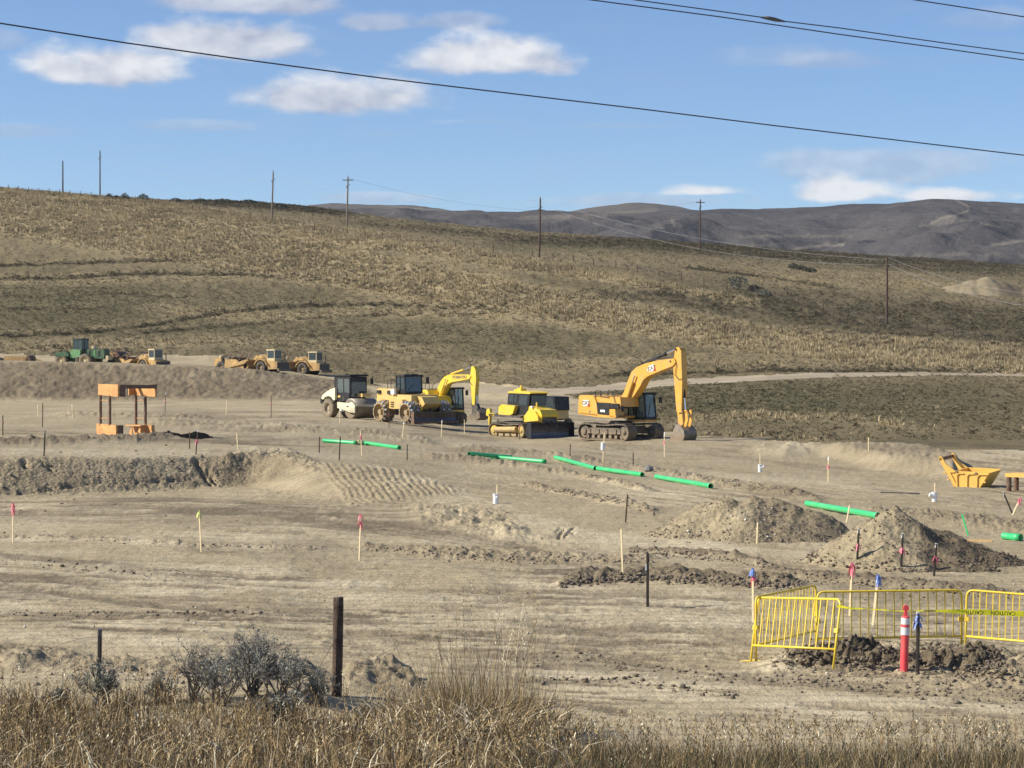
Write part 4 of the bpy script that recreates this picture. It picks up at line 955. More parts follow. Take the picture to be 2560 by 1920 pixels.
def parked_cab_machine():
    g = Rig('crawler_loader', 1372, 174, -50, 'yellow crawler machine with square black cab half hidden behind the bulldozer', 'tractor')
    for yy_ in (-.95, .95): crawler(g, -1.7, 1.5, yy_, .5, .42)
    g.ext('body', [(560, 715), (775, 735), (778, 818), (560, 815)], -.85, .85, M_comyel, at=-.2)
    g.ext('hood', [(700, 700), (772, 735), (772, 760), (700, 760)], -.5, .5, M_comyel, at=-.2)
    c = empty('cab', (0, 0, 0)); c.parent = g.root
    MB().prism(g.P([(618, 592), (735, 600), (742, 735), (625, 728)], -.75), -.75, .75).build('cab_frame', M_black, c)
    MB().prism(g.P([(650, 612), (725, 618), (730, 700), (655, 690)], -.75), -.77, -.74).build('side_window', M_paleglass, c)
    MB().prism(g.P([(545, 600), (618, 596), (622, 700), (560, 700)], -.2), -.2, .7).build('rear_guard', M_black, c)
    p = g.P([(700, 740), (690, 730), (695, 800)], -.9); g.obj('side_bar', MB().tube([(a, -.9, b) for a, b in p], .04, 6), M_white)
parked_cab_machine()

# ------------------------------------------------------------------ padfoot compactor
def compactor():
    g = Rig('compactor', 973, 166, -50, 'faded yellow padded-wheel compactor with black cab and low dark blade', 'compactor', conv=R1)
    W = 1.25
    for (wx, wy) in ((765, 790), (1065, 800)):
        for side in (-1, 1):
            yc = side*1.45; x, z = g.S(wx, wy, -1.95); r = .72
            mb = MB(); w = 1.0; z = r+.08
            mb.lathe([(-w/2+.12, r*.82), (-w/2, r*.82), (-w/2, r*.92), (w/2, r*.92), (w/2, r*.82), (w/2-.12, r*.82)], (0, 0, 0), 'y', 26, (False, False))
            o = mb.build('drum_wheel', M_comyel, g.root); o.location = (x, yc, z)
            pd = MB()
            for row in range(4):
                for k in range(14):
                    a = 2*math.pi*(k+.5*(row % 2))/14; yy_ = -w/2+.14+row*.24; q = []
                    for rr, hw in ((r*.9, .09), (r*1.16, .055)):
                        for (du, dv) in ((-1, -1), (1, -1), (1, 1), (-1, 1)):
                            aa = a+du*hw/rr; q.append((rr*math.sin(aa), yy_+dv*hw, rr*math.cos(aa)))
                    pd.poly(q, [(0, 3, 2, 1), (4, 5, 6, 7), (0, 1, 5, 4), (1, 2, 6, 5), (2, 3, 7, 6), (3, 0, 4, 7)])
            pp = pd.build('pads', M_tip if row else M_steel, o); pp['kind'] = 'stuff'
            hb_ = MB().lathe([(side*w*.40, r*.80), (side*w*.18, r*.72), (side*w*.16, r*.3), (side*w*.42, r*.26), (side*w*.42, .03)], (0, 0, 0), 'y', 18, (False, True))
            hb_.build('hub', M_comyel, o)
    g.ext('rear_body', [(748, 530), (765, 508), (905, 515), (945, 520), (948, 630), (900, 640), (895, 692), (748, 690)], -W, W, M_comyel)
    g.ext('recess_panel', [(805, 640), (885, 645), (885, 690), (805, 690)], -W-.01, -W+.05, M_rust_shade)
    for (x_, y_) in ((763, 552), (882, 558)): g.ext('rear_lamp', [(x_-18, y_-20), (x_+18, y_-20), (x_+18, y_+18), (x_-18, y_+18)], -W-.12, -W, M_black)
    g.ext('water_tank', [(905, 518), (945, 520), (945, 580), (905, 580)], -W-.2, -W, M_white)
    g.ext('ladder_box', [(890, 628), (1040, 640), (1040, 745), (945, 748), (890, 740)], -W-.35, -.4, M_comyel)
    for k in range(3): g.ext('ladder_step', [(900, 665+k*24), (935, 667+k*24), (935, 675+k*24), (900, 673+k*24)], -W-.42, -W-.3, M_black)
    g.ext('platform', [(945, 580), (1145, 590), (1145, 680), (1040, 680), (1040, 640), (948, 632)], -W, W, M_comyel)
    c = empty('cab', (0, 0, 0)); c.parent = g.root
    pr = g.P([(957, 375), (1075, 375), (1075, 565), (985, 570), (955, 500)], -.85)
    xs = sorted(p[0] for p in pr); x0, x1 = xs[0], xs[-1]; z0 = min(p[1] for p in pr); z1 = max(p[1] for p in pr)
    cb = cab(g, x0, x0+1.2, -.82, .82, z0, z1, lean=.08, glass=M_paleglass, name='cab'); bpy.data.objects.remove(c)
    g.ext('roof_hatch', [(1060, 345), (1140, 345), (1140, 355), (1060, 355)], -.3, .3, M_black)
    mirror(g, x0+1.35, 1.15, z1-.15, .38)
    rails(g, [[(a, -W+.05, b) for a, b in g.P([(865, 515), (865, 412), (940, 412), (940, 515)], -W)], [(a, -W+.05, b) for a, b in g.P([(865, 460), (940, 460)], -W)], [(a, -W+.05, b) for a, b in g.P([(905, 412), (905, 515)], -W)]])
    g.ext('front_hood', [(1150, 605), (1200, 600), (1262, 612), (1300, 690), (1240, 760), (1140, 720), (1110, 685)], -.75, .75, M_comyel)
    g.ext('hood_panel', [(1140, 690), (1200, 690), (1262, 760), (1225, 790), (1140, 735)], -.9, -.7, M_komyel)
    g.ext('articulation', [(1040, 680), (1150, 680), (1150, 820), (1040, 810)], -.5, .5, M_dark, at=-.5)
    g.obj('axle', MB().box(.9, 4.9, -.35, .35, .55, 1.0), M_dark)
    pr = g.P([(960, 830), (1180, 900), (1180, 925), (950, 850)], -1.6)
    for yy_ in (-1.7, 1.55): g.obj('push_arm', MB().prism([(pr[0][0], .60), (5.45, .42), (5.45, .25), (pr[0][0], .42)], yy_, yy_+.16), M_steel)
    for yy_ in (-.9, .0, .8): g.obj('linkage', MB().tube([(4.2, yy_, 1.25), (4.9, yy_+.1, 1.05), (5.5, yy_, .6)], .06, 6), M_dark)
    # straight blade read off the photograph at its own upright plane
    bx = 5.62
    bo = g.obj('blade', MB().prism([(bx, -.02), (bx+.08, -.02), (bx-.02, .4), (bx+.06, .84), (bx-.04, .84), (bx-.12, .4)], -2.05, 2.05), M_blade)
    for yy_ in (-2.07, 2.03): MB().prism([(bx-.25, -.02), (bx+.12, -.02), (bx+.10, .86), (bx-.2, .86)], yy_, yy_+.04).build('end_plate', M_rust_shade, bo)
    MB().box(bx+.02, bx+.12, -2.05, 2.05, -.02, .16).build('cutting_edge', M_rust_shade, bo)
compactor()

# ------------------------------------------------------------------ smooth drum roller
def roller():
    g = Rig('road_roller', 859, 170, -50, 'cream smooth-drum roller with dark tinted cab and one big grey tyre showing', 'roller', conv=R1)
    # origin below the cab middle
    for yy_ in (-.85, .85):
        x, z = g.S(180, 720, -1.1); wheel(g, x, yy_, .74, .76, .58, rim=M_cream, lugs=14)
    hood = [(105, 625), (120, 590), (160, 555), (215, 520), (262, 505), (262, 640), (245, 650), (225, 612), (190, 598), (150, 608), (125, 640), (120, 640)]
    g.ext('hood', hood, -1.0, -.55, M_cream); g.ext('engine_cover', [(120, 590), (160, 555), (215, 520), (262, 505), (262, 660), (125, 655)], -.55, 1.0, M_cream, at=-1.0)
    g.ext('bumper', [(95, 628), (122, 628), (122, 690), (95, 682)], -1.0, 1.0, M_black)
    c = empty('cab', (0, 0, 0)); c.parent = g.root
    MB().prism(g.P([(256, 372), (440, 376), (440, 560), (420, 630), (385, 655), (300, 665), (262, 640)], -.78), -.78, .78).build('cab_frame', M_black, c)
    q = g.P([(300, 400), (360, 402), (362, 560), (300, 560)], -.78); MB().prism(q, -.80, -.77).build('side_window', M_glass, c)
    q = g.P([(375, 402), (430, 404), (430, 560), (375, 560)], -.78); MB().prism(q, -.80, -.77).build('door_window', M_glass, c)
    xf = g.S(440, 400, -.78)[0]
    MB().box(xf-.01, xf+.02, -.66, .66, 1.6, 2.75).build('windshield', M_glass, c)
    zt = g.S(440, 372, -.78)[1]; xa = g.S(256, 372, -.78)[0]
    MB().prism([(xa-.08, zt), (xa-.06, zt+.10), (xf+.05, zt+.14), (xf+.14, zt)], -.86, .86).build('roof', M_black, c)
    MB().box(xa+.5, xa+.62, -.1, .1, zt+.12, zt+.2).build('beacon', M_black, c)
    mirror(g, xf+.2, 1.1, zt-.25, .35); g.ext('decal', [(275, 595), (325, 592), (325, 615), (275, 618)], -.795, -.78, M_comyel)
    # drum and its frame
    xd, _ = g.S(430, 735, -1.15); r = .76
    dr = g.obj('drum', MB().lathe([(-1.05, r*.2), (-1.05, r*.90), (-1.06, r), (1.06, r), (1.05, r*.90), (1.05, r*.2)], (xd, 0, r), 'y', 40, (False, False)), M_steel, smooth=False)
    for p in dr.data.polygons: p.use_smooth = len(p.vertices) == 4
    MB().lathe([(-1.0, r*.88), (-.85, r*.80), (-.85, r*.30), (-1.0, r*.28), (-1.0, .02)], (xd, 0, r), 'y', 20, (False, True)).build('drum_end', M_dark, dr)
    fr = g.P([(300, 668), (430, 682), (470, 668), (500, 705), (502, 795), (430, 785), (375, 758), (300, 735)], -1.2)
    g.obj('drum_frame', MB().prism(fr, -1.28, -1.14).prism(fr, 1.14, 1.28), M_cream)
    g.ext('drum_frame_hole', [(397, 712), (420, 712), (420, 727), (397, 727)], -1.295, -1.27, M_black)
    x1, z1 = g.S(500, 705, -1.2)
    g.obj('front_bar', MB().box(x1-.08, x1+.06, -1.14, 1.14, z1-.12, z1+.02), M_cream)
    for k in range(9): g.obj('scraper_tooth', MB().box(x1+.04, x1+.1, -1.05+k*.25, -.93+k*.25, z1-.16, z1-.02), M_tip)
    g.obj('yoke', MB().box(xd-1.7, xd-.8, -.6, .6, .55, 1.05), M_dark)
    g.obj('axle', MB().box(-1.6, xd-1.0, -.55, .55, .5, 1.3), M_dark)
    g.ext('hazard_plate', [(315, 735), (375, 742), (370, 775), (318, 768)], -1.0, -.9, M_white)
    ft = g.P([(515, 565), (615, 570), (620, 610), (515, 610)], .2); g.obj('front_engine_box', MB().prism(ft, -.1, .7), M_comyel)
    bb = g.S(590, 560, .3); g.obj('filter_cap', MB().lathe([(bb[1]-.15, .12), (bb[1], .14), (bb[1]+.1, .08)], (bb[0], .3, 0), 'z', 10), M_black)
roller()

# ------------------------------------------------------------------ scrapers on the terrace
def scraper_parts(g, rim=M_scryel, bowl=True):
    ob = g.obj
    for yy_ in (-1.25, 1.25):
        wheel(g, 3.4, yy_, .95, .95, .75, rim=rim, lugs=14, rubber=M_cleanrubber)
        if bowl: wheel(g, -4.6, yy_, .95, .95, .75, rim=rim, lugs=14, rubber=M_cleanrubber)
    # tractor: cab, nose, fender
    ob('tractor_frame', MB().box(2.2, 6.1, -.7, .7, .7, 1.25), M_scryel)
    ob('nose', MB().prism([(4.4, .7), (6.3, .75), (6.35, 1.75), (5.2, 1.95), (4.4, 1.95)], -1.25, 1.25), M_scryel)
    ob('front_grille', MB().box(6.34, 6.42, -1.1, 1.1, .8, 1.65), M_dark)
    ob('bumper', MB().box(6.4, 6.75, -1.3, 1.3, .45, .85), M_dark)
    fd = [(2.35+1.05-1.35*math.cos(math.radians(a)), .95+1.25*math.sin(math.radians(a))) for a in range(20, 165, 18)]
    fi = [(2.35+1.05-1.22*math.cos(math.radians(a)), .95+1.12*math.sin(math.radians(a))) for a in range(20, 165, 18)]
    ob('fender', MB().prism(fd+fi[::-1], -1.65, -.85).prism(fd+fi[::-1], .85, 1.65), M_scryel)
    c = empty('cab', (0, 0, 0)); c.parent = g.root
    MB().box(4.1, 5.6, -1.0, .45, 1.9, 2.3).box(4.1, 4.2, -1.0, -.9, 2.3, 3.35).box(5.5, 5.6, -1.0, -.9, 2.3, 3.35).box(4.1, 4.2, .35, .45, 2.3, 3.35).box(5.5, 5.6, .35, .45, 2.3, 3.35).build('cab_frame', M_scrcab, c)
    MB().prism([(4.0, 3.35), (4.05, 3.55), (5.65, 3.55), (5.7, 3.35)], -1.08, .53).build('roof', M_scrcab, c)
    MB().box(4.2, 5.5, -.97, -.94, 2.3, 3.35).box(4.2, 5.5, .39, .42, 2.3, 3.35).build('side_window', M_paleglass, c)
    MB().box(5.53, 5.56, -.9, .35, 2.3, 3.35).build('windshield', M_paleglass, c); MB().box(4.13, 4.16, -.9, .35, 2.3, 3.35).build('rear_window', M_paleglass, c)
    ob('exhaust', MB().cyl((5.9, .8, 1.8), (5.9, .8, 2.9), .07, n=8), M_dark)
    # gooseneck and hitch
    ob('gooseneck', MB().prism([(3.1, 1.3), (3.7, 1.3), (3.7, 2.5), (3.2, 2.9), (1.2, 2.7), (.6, 2.0), (.9, 1.8), (1.5, 2.2), (3.0, 2.35)], -.28, .28).box(.5, 1.0, -1.7, 1.7, 1.75, 2.1), M_scryel)
    for yy_ in (-.5, .5): cylr(g, (3.2, 2.2), (2.2, 2.9), .08, .6, M_scryel, yy_)
    hz = MB()
    for k in range(4): hz.tube([(3.4, -.3+k*.2, 2.4), (3.0, -.3+k*.2, 3.15+.08*k), (2.2, -.3+k*.2, 3.1), (1.6, -.3+k*.2, 2.6)], .035, 5)
    ob('hose', hz, M_dark)
    if bowl:
        ob('draft_arm', MB().prism([(1.0, 1.9), (.6, 2.1), (-2.6, 1.25), (-2.6, .95), (.4, 1.5)], -1.85, -1.65).prism([(1.0, 1.9), (.6, 2.1), (-2.6, 1.25), (-2.6, .95), (.4, 1.5)], 1.65, 1.85), M_scryel)
        ob('bowl', MB().prism([(.2, .55), (.0, 1.2), (-1.5, 2.15), (-3.6, 2.15), (-3.9, .8), (-3.2, .5)], -1.62, -1.5).prism([(.2, .55), (.0, 1.2), (-1.5, 2.15), (-3.6, 2.15), (-3.9, .8), (-3.2, .5)], 1.5, 1.62)
           .box(-3.8, -3.65, -1.5, 1.5, .6, 2.2).box(-3.6, .1, -1.5, 1.5, .5, .6), M_scryel)
        ob('apron', MB().prism([(.35, .6), (.85, 1.1), (.6, 1.9), (.45, 1.85), (.65, 1.1), (.2, .7)], -1.45, 1.45), M_scryel)
        ob('rear_frame', MB().box(-6.6, -3.8, -.6, .6, .8, 1.3), M_dark)
        ob('rear_engine', MB().prism([(-6.7, 1.2), (-6.7, 2.0), (-6.3, 2.35), (-5.3, 2.3), (-5.1, 1.4), (-5.1, 1.2)], -.8, .8), M_scryel)
        ob('engine_parts', MB().box(-5.1, -4.2, -.6, .6, 1.3, 1.95).lathe([(-.5, .28), (.5, .28)], (-4.9, 0, 2.2), 'x', 12).cyl((-4.4, .3, 1.9), (-4.4, .3, 2.9), .07, n=8).box(-4.2, -3.9, -.5, .5, 1.4, 2.4), M_dark)
        ob('air_cleaner', MB().lathe([(2.3, .1), (2.35, .32), (2.7, .32), (2.8, .1)], (-5.7, -.3, 0), 'z', 14), M_scrcab)
        for yy_ in (-1.2, 1.2): cylr(g, (-3.0, 2.1), (-1.2, 2.9), .07, .6, M_rust_shade, yy_)
        ob('lift_lever', MB().prism([(-1.9, 2.0), (-1.6, 2.0), (-.6, 3.1), (-.75, 3.2)], -.9, -.78).prism([(-1.9, 2.0), (-1.6, 2.0), (-.6, 3.1), (-.75, 3.2)], .78, .9), M_rust_shade)
        ob('ejector', MB().box(-2.6, -2.4, -1.4, 1.4, .9, 2.4), M_rust_shade)
g1 = Rig('motor_scraper', 628, 286, -38, 'worn yellow motor scraper with long bowl, just left of the rightmost scraper', 'scraper', group='scrapers on the terrace', conv=R4)
scraper_parts(g1)
X = (726-CXP)/F*297
s2 = copy_tree(g1.root); s2.location = (X, 297, gz(X, 297)+.35); s2.rotation_euler = (0, 0, math.radians(-32)); s2['label'] = 'motor scraper at the right end of the terrace showing its big front tyre'
X = (345-CXP)/F*292
s3 = copy_tree(g1.root); s3.location = (X, 292, gz(X, 292)-1.15); s3.rotation_euler = (0, 0, math.radians(-46)); s3['label'] = 'low sitting motor scraper with small pale cab right of the green tractor'
g1.root.location.z -= .55
s2.location.z += -.85

def green_tractor():
    g = Rig('farm_tractor', 203, 294, -24, 'dark green articulated farm tractor with fat tyres on the left end of the terrace', 'tractor', conv=R3)
    g.root.location.z -= .75
    for x in (-2.3, 1.5):
        for yy_ in (-1.15, 1.15): wheel(g, x, yy_, .92, .95, .62, rim=M_scrcab, rubber=M_rubber, lugs=18)
    ob = g.obj
    ob('rear_frame', MB().box(-3.2, -.6, -.6, .6, .9, 1.5), M_green)
    ob('rear_deck', MB().prism([(-3.2, 1.5), (-3.0, 2.05), (-1.2, 2.15), (-.9, 1.5)], -1.5, 1.5), M_green)
    ob('hood', MB().prism([(.6, 1.3), (4.0, 1.2), (4.1, 2.2), (3.9, 2.45), (.6, 2.5)], -.62, .62), M_green)
    for k in range(4): ob('hood_stripe', MB().box(.9+k*.75, 1.15+k*.75, -.65, -.62, 1.5, 2.3), M_black if k % 2 else M_green2)
    ob('side_panel', MB().prism([(-.9, 1.3), (.7, 1.3), (.7, 2.3), (-.2, 2.45), (-.9, 2.3)], -1.25, -.7), M_green2)
    cab(g, -.8, .65, -.8, .8, 2.3, 3.75, frame=M_green, roofm=M_black, glass=M_paleglass, lean=.05)
    ob('exhaust', MB().cyl((.95, -.75, 1.6), (.95, -.75, 3.6), .11, n=8).cyl((.95, -.75, 3.6), (1.05, -.75, 4.0), .06, n=8), M_black)
    ob('ladder', MB().box(.1, .5, -1.5, -1.2, .5, 1.4), M_dark)
    ob('front_weight', MB().box(4.1, 4.6, -.5, .5, 1.0, 1.6), M_scrcab)
green_tractor()
for r_ in (g1.root, s2, s3): r_.scale = (.9, .9, .9); r_.location.z -= .12
def pull_scraper(name, px, Y, deg, label, dz, extra=False):
    g = Rig(name, px, Y, deg, label, 'scraper', conv=R3); g.root.location.z += dz
    ob = g.obj
    for yy_ in (-1.1, 1.1): wheel(g, -2.6, yy_, .62, .62, .45, rim=M_scrcab, rubber=M_cleanrubber, lugs=12)
    ob('bowl', MB().prism([(-2.0, .5), (-1.8, 1.35), (.9, 1.35), (1.2, .5)], -1.3, -1.2).prism([(-2.0, .5), (-1.8, 1.35), (.9, 1.35), (1.2, .5)], 1.2, 1.3).box(-1.9, 1.1, -1.2, 1.2, .5, .6), M_scryel)
    ob('gate', MB().prism([(1.1, .5), (1.9, .9), (1.5, 1.5), (1.3, 1.5)], -1.15, 1.15), M_rust_shade)
    ob('tongue', MB().prism([(1.4, 1.3), (3.6, .6), (3.6, .45), (1.3, 1.1)], -.12, .12), M_scryel)
    ob('frame', MB().box(-3.4, -2.0, -.4, .4, .7, 1.1), M_dark)
    if extra:
        mb = MB(); r_ = random.Random(5)
        for k in range(16):
            x = r_.uniform(-3, 2.4); z = r_.uniform(.9, 1.9); mb.tube([(x, r_.uniform(-1, 1), z), (x+r_.uniform(-.8, .8), r_.uniform(-1, 1), z+r_.uniform(-.3, .4)), (x+r_.uniform(.3, 1.2), r_.uniform(-1, 1), z-r_.uniform(0, .5))], .06, 5)
        ob('hydraulic_lines', mb, M_rust_shade); ob('air_tank', MB().lathe([(-.5, .1), (-.45, .3), (.45, .3), (.5, .1)], (-2.6, 0, 1.9), 'y', 12), M_scrcab)
        ob('reservoir', MB().box(-3.6, -2.9, -.7, .7, 1.1, 2.0), M_scryel)
pull_scraper('pull_scraper', 278, 296, -20, 'rusty yellow pull scraper full of pipework hitched right behind the green tractor', -.1, True)
pull_scraper('pull_scraper', 52, 300, -10, 'low orange pull scraper alone at the far left of the terrace', -.75)
# ------------------------------------------------------------------ trench shields and boxes
def trench_shield():
    g = Rig('trench_shield', 300, 112, -50, 'tall open orange steel trench shield standing on four brown posts beside a dark soil strip', 'trench shield', conv=R3)
    # near wall and far wall are upright planes along the heading; read both off the photograph
    ya, yb = 0.0, 0.0
    def wall(y, top, low, posts, rungs, inner):
        wname = 'wall'
        o = g.obj('upper_panel', MB().prism(g.P(top, y), y, y+.10), M_orange)
        g.obj('lower_panel', MB().prism(g.P(low, y), y, y+.10), M_orange)
        z0 = min(p[1] for p in g.P(top, y)); z1 = max(p[1] for p in g.P(low, y))
        for px_ in posts:
            x, _ = g.S(px_, 1000, y); g.obj('post', MB().cyl((x, y+.05, z1-.1), (x, y+.05, z0+.1), .075, n=10), M_rust_shade)
        for ry_ in rungs:
            a = g.S(posts[0], ry_, y); b = g.S(posts[-1], ry_, y); g.obj('rung', MB().tube([(a[0], y+.05, a[1]), (b[0], y+.05, b[1])], .018, 5), M_orange)
    y1 = -1.2
    wall(y1, [(1180, 672), (1418, 680), (1416, 828), (1180, 804)], [(1160, 1148), (1392, 1168), (1394, 1292), (1165, 1276), (1158, 1230)], (1198, 1310), (870, 1085), False)
    y2 = 1.05
    wall(y2, [(1612, 712), (1868, 715), (1864, 828), (1608, 806)], [(1592, 1160), (1838, 1168), (1838, 1285), (1612, 1280), (1592, 1200)], (1624, 1738), (870, 1085), True)
    # return edges that give the panels depth and the spreader across the top
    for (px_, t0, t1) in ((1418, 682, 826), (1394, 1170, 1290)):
        x, za = g.S(px_, t0, y1); _, zb = g.S(px_, t1, y1); g.obj('edge_channel', MB().box(x-.08, x, y1+.10, y1+.42, zb, za), M_rust_shade)  # dark brown puts the shade on these return faces into their colour
    x, za = g.S(1612, 715, y2); _, zb = g.S(1608, 806, y2); g.obj('edge_channel', MB().box(x, x+.08, y2-.34, y2, zb, za), M_orange)
    x, za = g.S(1592, 1160, y2); _, zb = g.S(1612, 1280, y2)
    g.obj('base_flange', MB().box(x, x+1.5, y2-.42, y2, za-.06, za), M_orange)
    g.obj('gusset', MB().prism([(x+.1, zb), (x+.45, zb), (x+.45, za-.1), (x+.38, za-.1)], y2-.3, y2-.26).prism([(x+.9, zb), (x+1.3, zb), (x+1.3, za-.1), (x+1.22, za-.1)], y2-.3, y2-.26), M_orange)
    xa, zt = g.S(1418, 682, y1); xb_ = g.S(1868, 715, y2)[0]
    g.obj('spreader', MB().box(xa-.32, xa-.04, y1+.1, y2, zt-.20, zt-.02), M_rust_shade)
    xc = g.S(1180, 672, y1)[0]; g.obj('spreader', MB().box(xc+.04, xc+.24, y1+.1, y2, zt-.18, zt-.02), M_rust_shade)
    g.obj('top_plate', MB().box(xa-.32, xb_+.1, y2-.35, y2+.1, zt-.03, zt), M_rust_shade)
trench_shield()
def stone_box():
    g = Rig('stone_box', 2420, 88, -36, 'open amber steel gravel box with two lifting ears on the graded road', 'gravel box', conv=R6)
    y1 = -.45; y2 = .75
    prof_ = [(1315, 275), (1318, 252), (1340, 243), (1352, 255), (1390, 330), (1485, 402), (1850, 422), (1722, 612), (1470, 577), (1395, 430)]
    P1 = g.P(prof_, y1)
    o1 = g.obj('side_wall', MB().prism(P1, y1, y1+.06), M_boxyel); g.obj('side_wall', MB().prism(P1, y2-.06, y2), M_boxyel)
    for k, pts in enumerate(([(1510, 578), (1495, 578), (1500, 440), (1520, 422), (1580, 425), (1580, 432), (1528, 432), (1512, 448)], [(1612, 592), (1598, 592), (1608, 450), (1630, 428), (1690, 430), (1690, 438), (1636, 438), (1620, 456)], [(1716, 606), (1702, 606), (1716, 460), (1745, 434), (1845, 438), (1842, 446), (1750, 444), (1728, 468)])):
        MB().prism(g.P(pts, y1), y1-.05, y1).build('rib', M_boxyel, g.root)
    rb = MB().prism(g.P([(1425, 410), (1478, 412), (1478, 418), (1437, 418), (1484, 514), (1478, 520)], y1), y1-.045, y1).build('rib', M_boxyel, g.root)
    a = g.S(1852, 425, y1); b = g.S(1722, 612, y1); c = g.S(1470, 577, y1); d = g.S(1485, 402, y1)
    g.obj('floor', MB().prism([b, c, (c[0], c[1]+.05), (b[0], b[1]+.05)], y1, y2), M_boxyel)
    g.obj('front_slope', MB().prism([a, b, (b[0]-.06, b[1]), (a[0]-.06, a[1])], y1+.06, y2-.06), M_boxyel)
    g.obj('back_slope', MB().prism([d, c, (c[0]+.06, c[1]), (d[0]+.06, d[1])], y1+.06, y2-.06), M_boxyel)
    e = g.S(1335, 278, y1); g.obj('lifting_bar', MB().cyl((e[0], y1, e[1]), (e[0], y2, e[1]), .07, n=10), M_rust_shade)
    for px_, py_ in ((1505, 412), (1712, 430)): q = g.S(px_, py_, y1); g.obj('lug', MB().cyl((q[0], y1-.06, q[1]), (q[0], y1, q[1]), .05, n=8), M_dark)
    for px_, py_ in ((1375, 420), (1412, 492), (1798, 522)): q = g.S(px_, py_, y1); g.obj('bolt', MB().box(q[0]-.04, q[0]+.04, y1-.05, y1, q[1]-.03, q[1]+.03), M_boxyel)
    g.root.rotation_euler = (math.radians(5), 0, g.a)
stone_box()
def cropped_frame():
    g = Rig('steel_frame', 2590, 84, -38, 'flat yellow topped steel frame on brown posts cut off by the right edge', 'trench shield', conv=R6)
    z = g.S(2100, 440, 0)[1]; zb = 0
    a = g.S(2010, 432, -.5)[0]
    g.obj('top_plate', MB().box(a, a+3.2, -.5, .5, z-.12, z+.02), M_boxyel)
    for (px_, y) in ((2052, -.45), (2130, .35)):
        x = g.S(px_, 500, y)[0]; g.obj('post', MB().cyl((x, y, -.05), (x, y, z-.12), .10, n=12), M_rust_shade)
    for x in (a+2.2, a+2.9): g.obj('post', MB().cyl((x, 0, -.05), (x, 0, z-.12), .10, n=12), M_rust_shade)
cropped_frame()

# ------------------------------------------------------------------ green pipes
M_pipe = mat('green plastic pipe', (.035, .50, .16), .38, var=.06, dust=(.20, .42, .22), dustamt=.35, vscale=.8)
M_pipein = mat('dark pipe mouth', (.02, .04, .025), .8)
M_couple = mat('pale yellow coupling', (.62, .56, .24), .5, var=.1)
def pipe(p0, p1, label, r=.105, lift=None):
    A = hit(*p0); B = hit(*p1); A.z += r*.9; B.z += r*.9
    if lift: A.z += lift[0]; B.z += lift[1]
    d = (B-A); L = d.length
    o = empty('drain_pipe', A, 0, label, 'pipe', 'green drain pipes laid out in a line'); o.rotation_euler = d.to_track_quat('X', 'Z').to_euler()
    mb = MB(); n = 16; rings = []
    prof_ = [(0, r*.88), (0, r), (.02, r), (L-.22, r), (L-.2, r*1.10), (L, r*1.10), (L, r*.95), (L-.5, r*.9)]
    pts = []
    for t, rr in prof_:
        for k in range(n): a = 2*math.pi*k/n; pts.append((t, rr*math.cos(a), rr*math.sin(a)))
    fs = [(j*n+i, j*n+(i+1) % n, (j+1)*n+(i+1) % n, (j+1)*n+i) for j in range(len(prof_)-1) for i in range(n)]
    mb.poly(pts, fs); mb.build('barrel', M_pipe, o, True)
    MB().cyl((.06, 0, 0), (L-.3, 0, 0), r*.86, n=12).build('pipe_mouth', M_pipein, o)
    return o
PL = [((808, 1106), (892, 1112), 'green pipe at the far left of the line, left of the pale coupling'), ((906, 1111), (999, 1124), 'green pipe right of the pale coupling with open dark mouth'),
      ((1173, 1139), (1277, 1148), 'green pipe lying half behind another one in the middle of the line'), ((1228, 1147), (1364, 1159), 'green pipe in front of the overlapping pair'),
      ((1389, 1148), (1489, 1176), 'steeply angled green pipe joining end to end with the next'), ((1494, 1176), (1606, 1192), 'green pipe just right of the steeply angled one'),
      ((1641, 1197), (1777, 1221), 'green pipe lying left of the large soil heap with its dark mouth to the heap'), ((2018, 1265), (2195, 1297), 'long green pipe running between the two soil heaps'),
      ((2508, 1348), (2552, 1353), 'short green pipe stub near the right edge')]
for a, b, l in PL: pipe(a, b, l, .10)
A = hit(893, 1112); B = hit(906, 1112); A.z += .11; B.z += .11
cp = MB().cyl(A, B, .125, n=14); tag(cp.build('pipe_coupling', M_couple, None), 'pale yellow coupling between the two leftmost green pipes', 'pipe coupling')

# ------------------------------------------------------------------ stakes, posts, tees
M_lath = mat('pale wooden lath', (.62, .50, .30), .8, var=.15, vscale=6)
M_brownst = mat('weathered stake wood', (.13, .085, .055), .85, var=.3, vscale=5)
M_pinkt = mat('pink flagging tape', (.92, .22, .30), .6, var=.08)
M_bluet = mat('blue flagging tape', (.16, .26, .62), .6, var=.1)
M_limet = mat('lime flagging tape', (.72, .78, .22), .6, var=.1)
M_tpost = mat('dark t post steel', (.055, .045, .035), .6, var=.3, vscale=6)
def ribbon(p, m, r_, parent, h=.22, name='ribbon'):
    mb = MB()
    for k in range(6):
        a = r_.uniform(0, 6.28); L = h*r_.uniform(.3, .95); w = .014; q = Vector((math.cos(a), math.sin(a), 0)); s = Vector((-q.y, q.x, 0))*w
        p0 = p+Vector((0, 0, .02)); p1 = p+q*.05+Vector((0, 0, -L*.35)); p2 = p+q*(.05+.03*r_.random())+Vector((0, 0, -L))
        for a_, b_ in ((p0, p1), (p1, p2)): mb.poly([a_-s, a_+s, b_+s, b_-s, a_-s+q*.004, a_+s+q*.004, b_+s+q*.004, b_-s+q*.004], [(0, 1, 2, 3), (7, 6, 5, 4)])
    mb.box(p.x-.02, p.x+.02, p.y-.02, p.y+.02, p.z-.05, p.z+.03)
    return mb.build(name, m, parent)
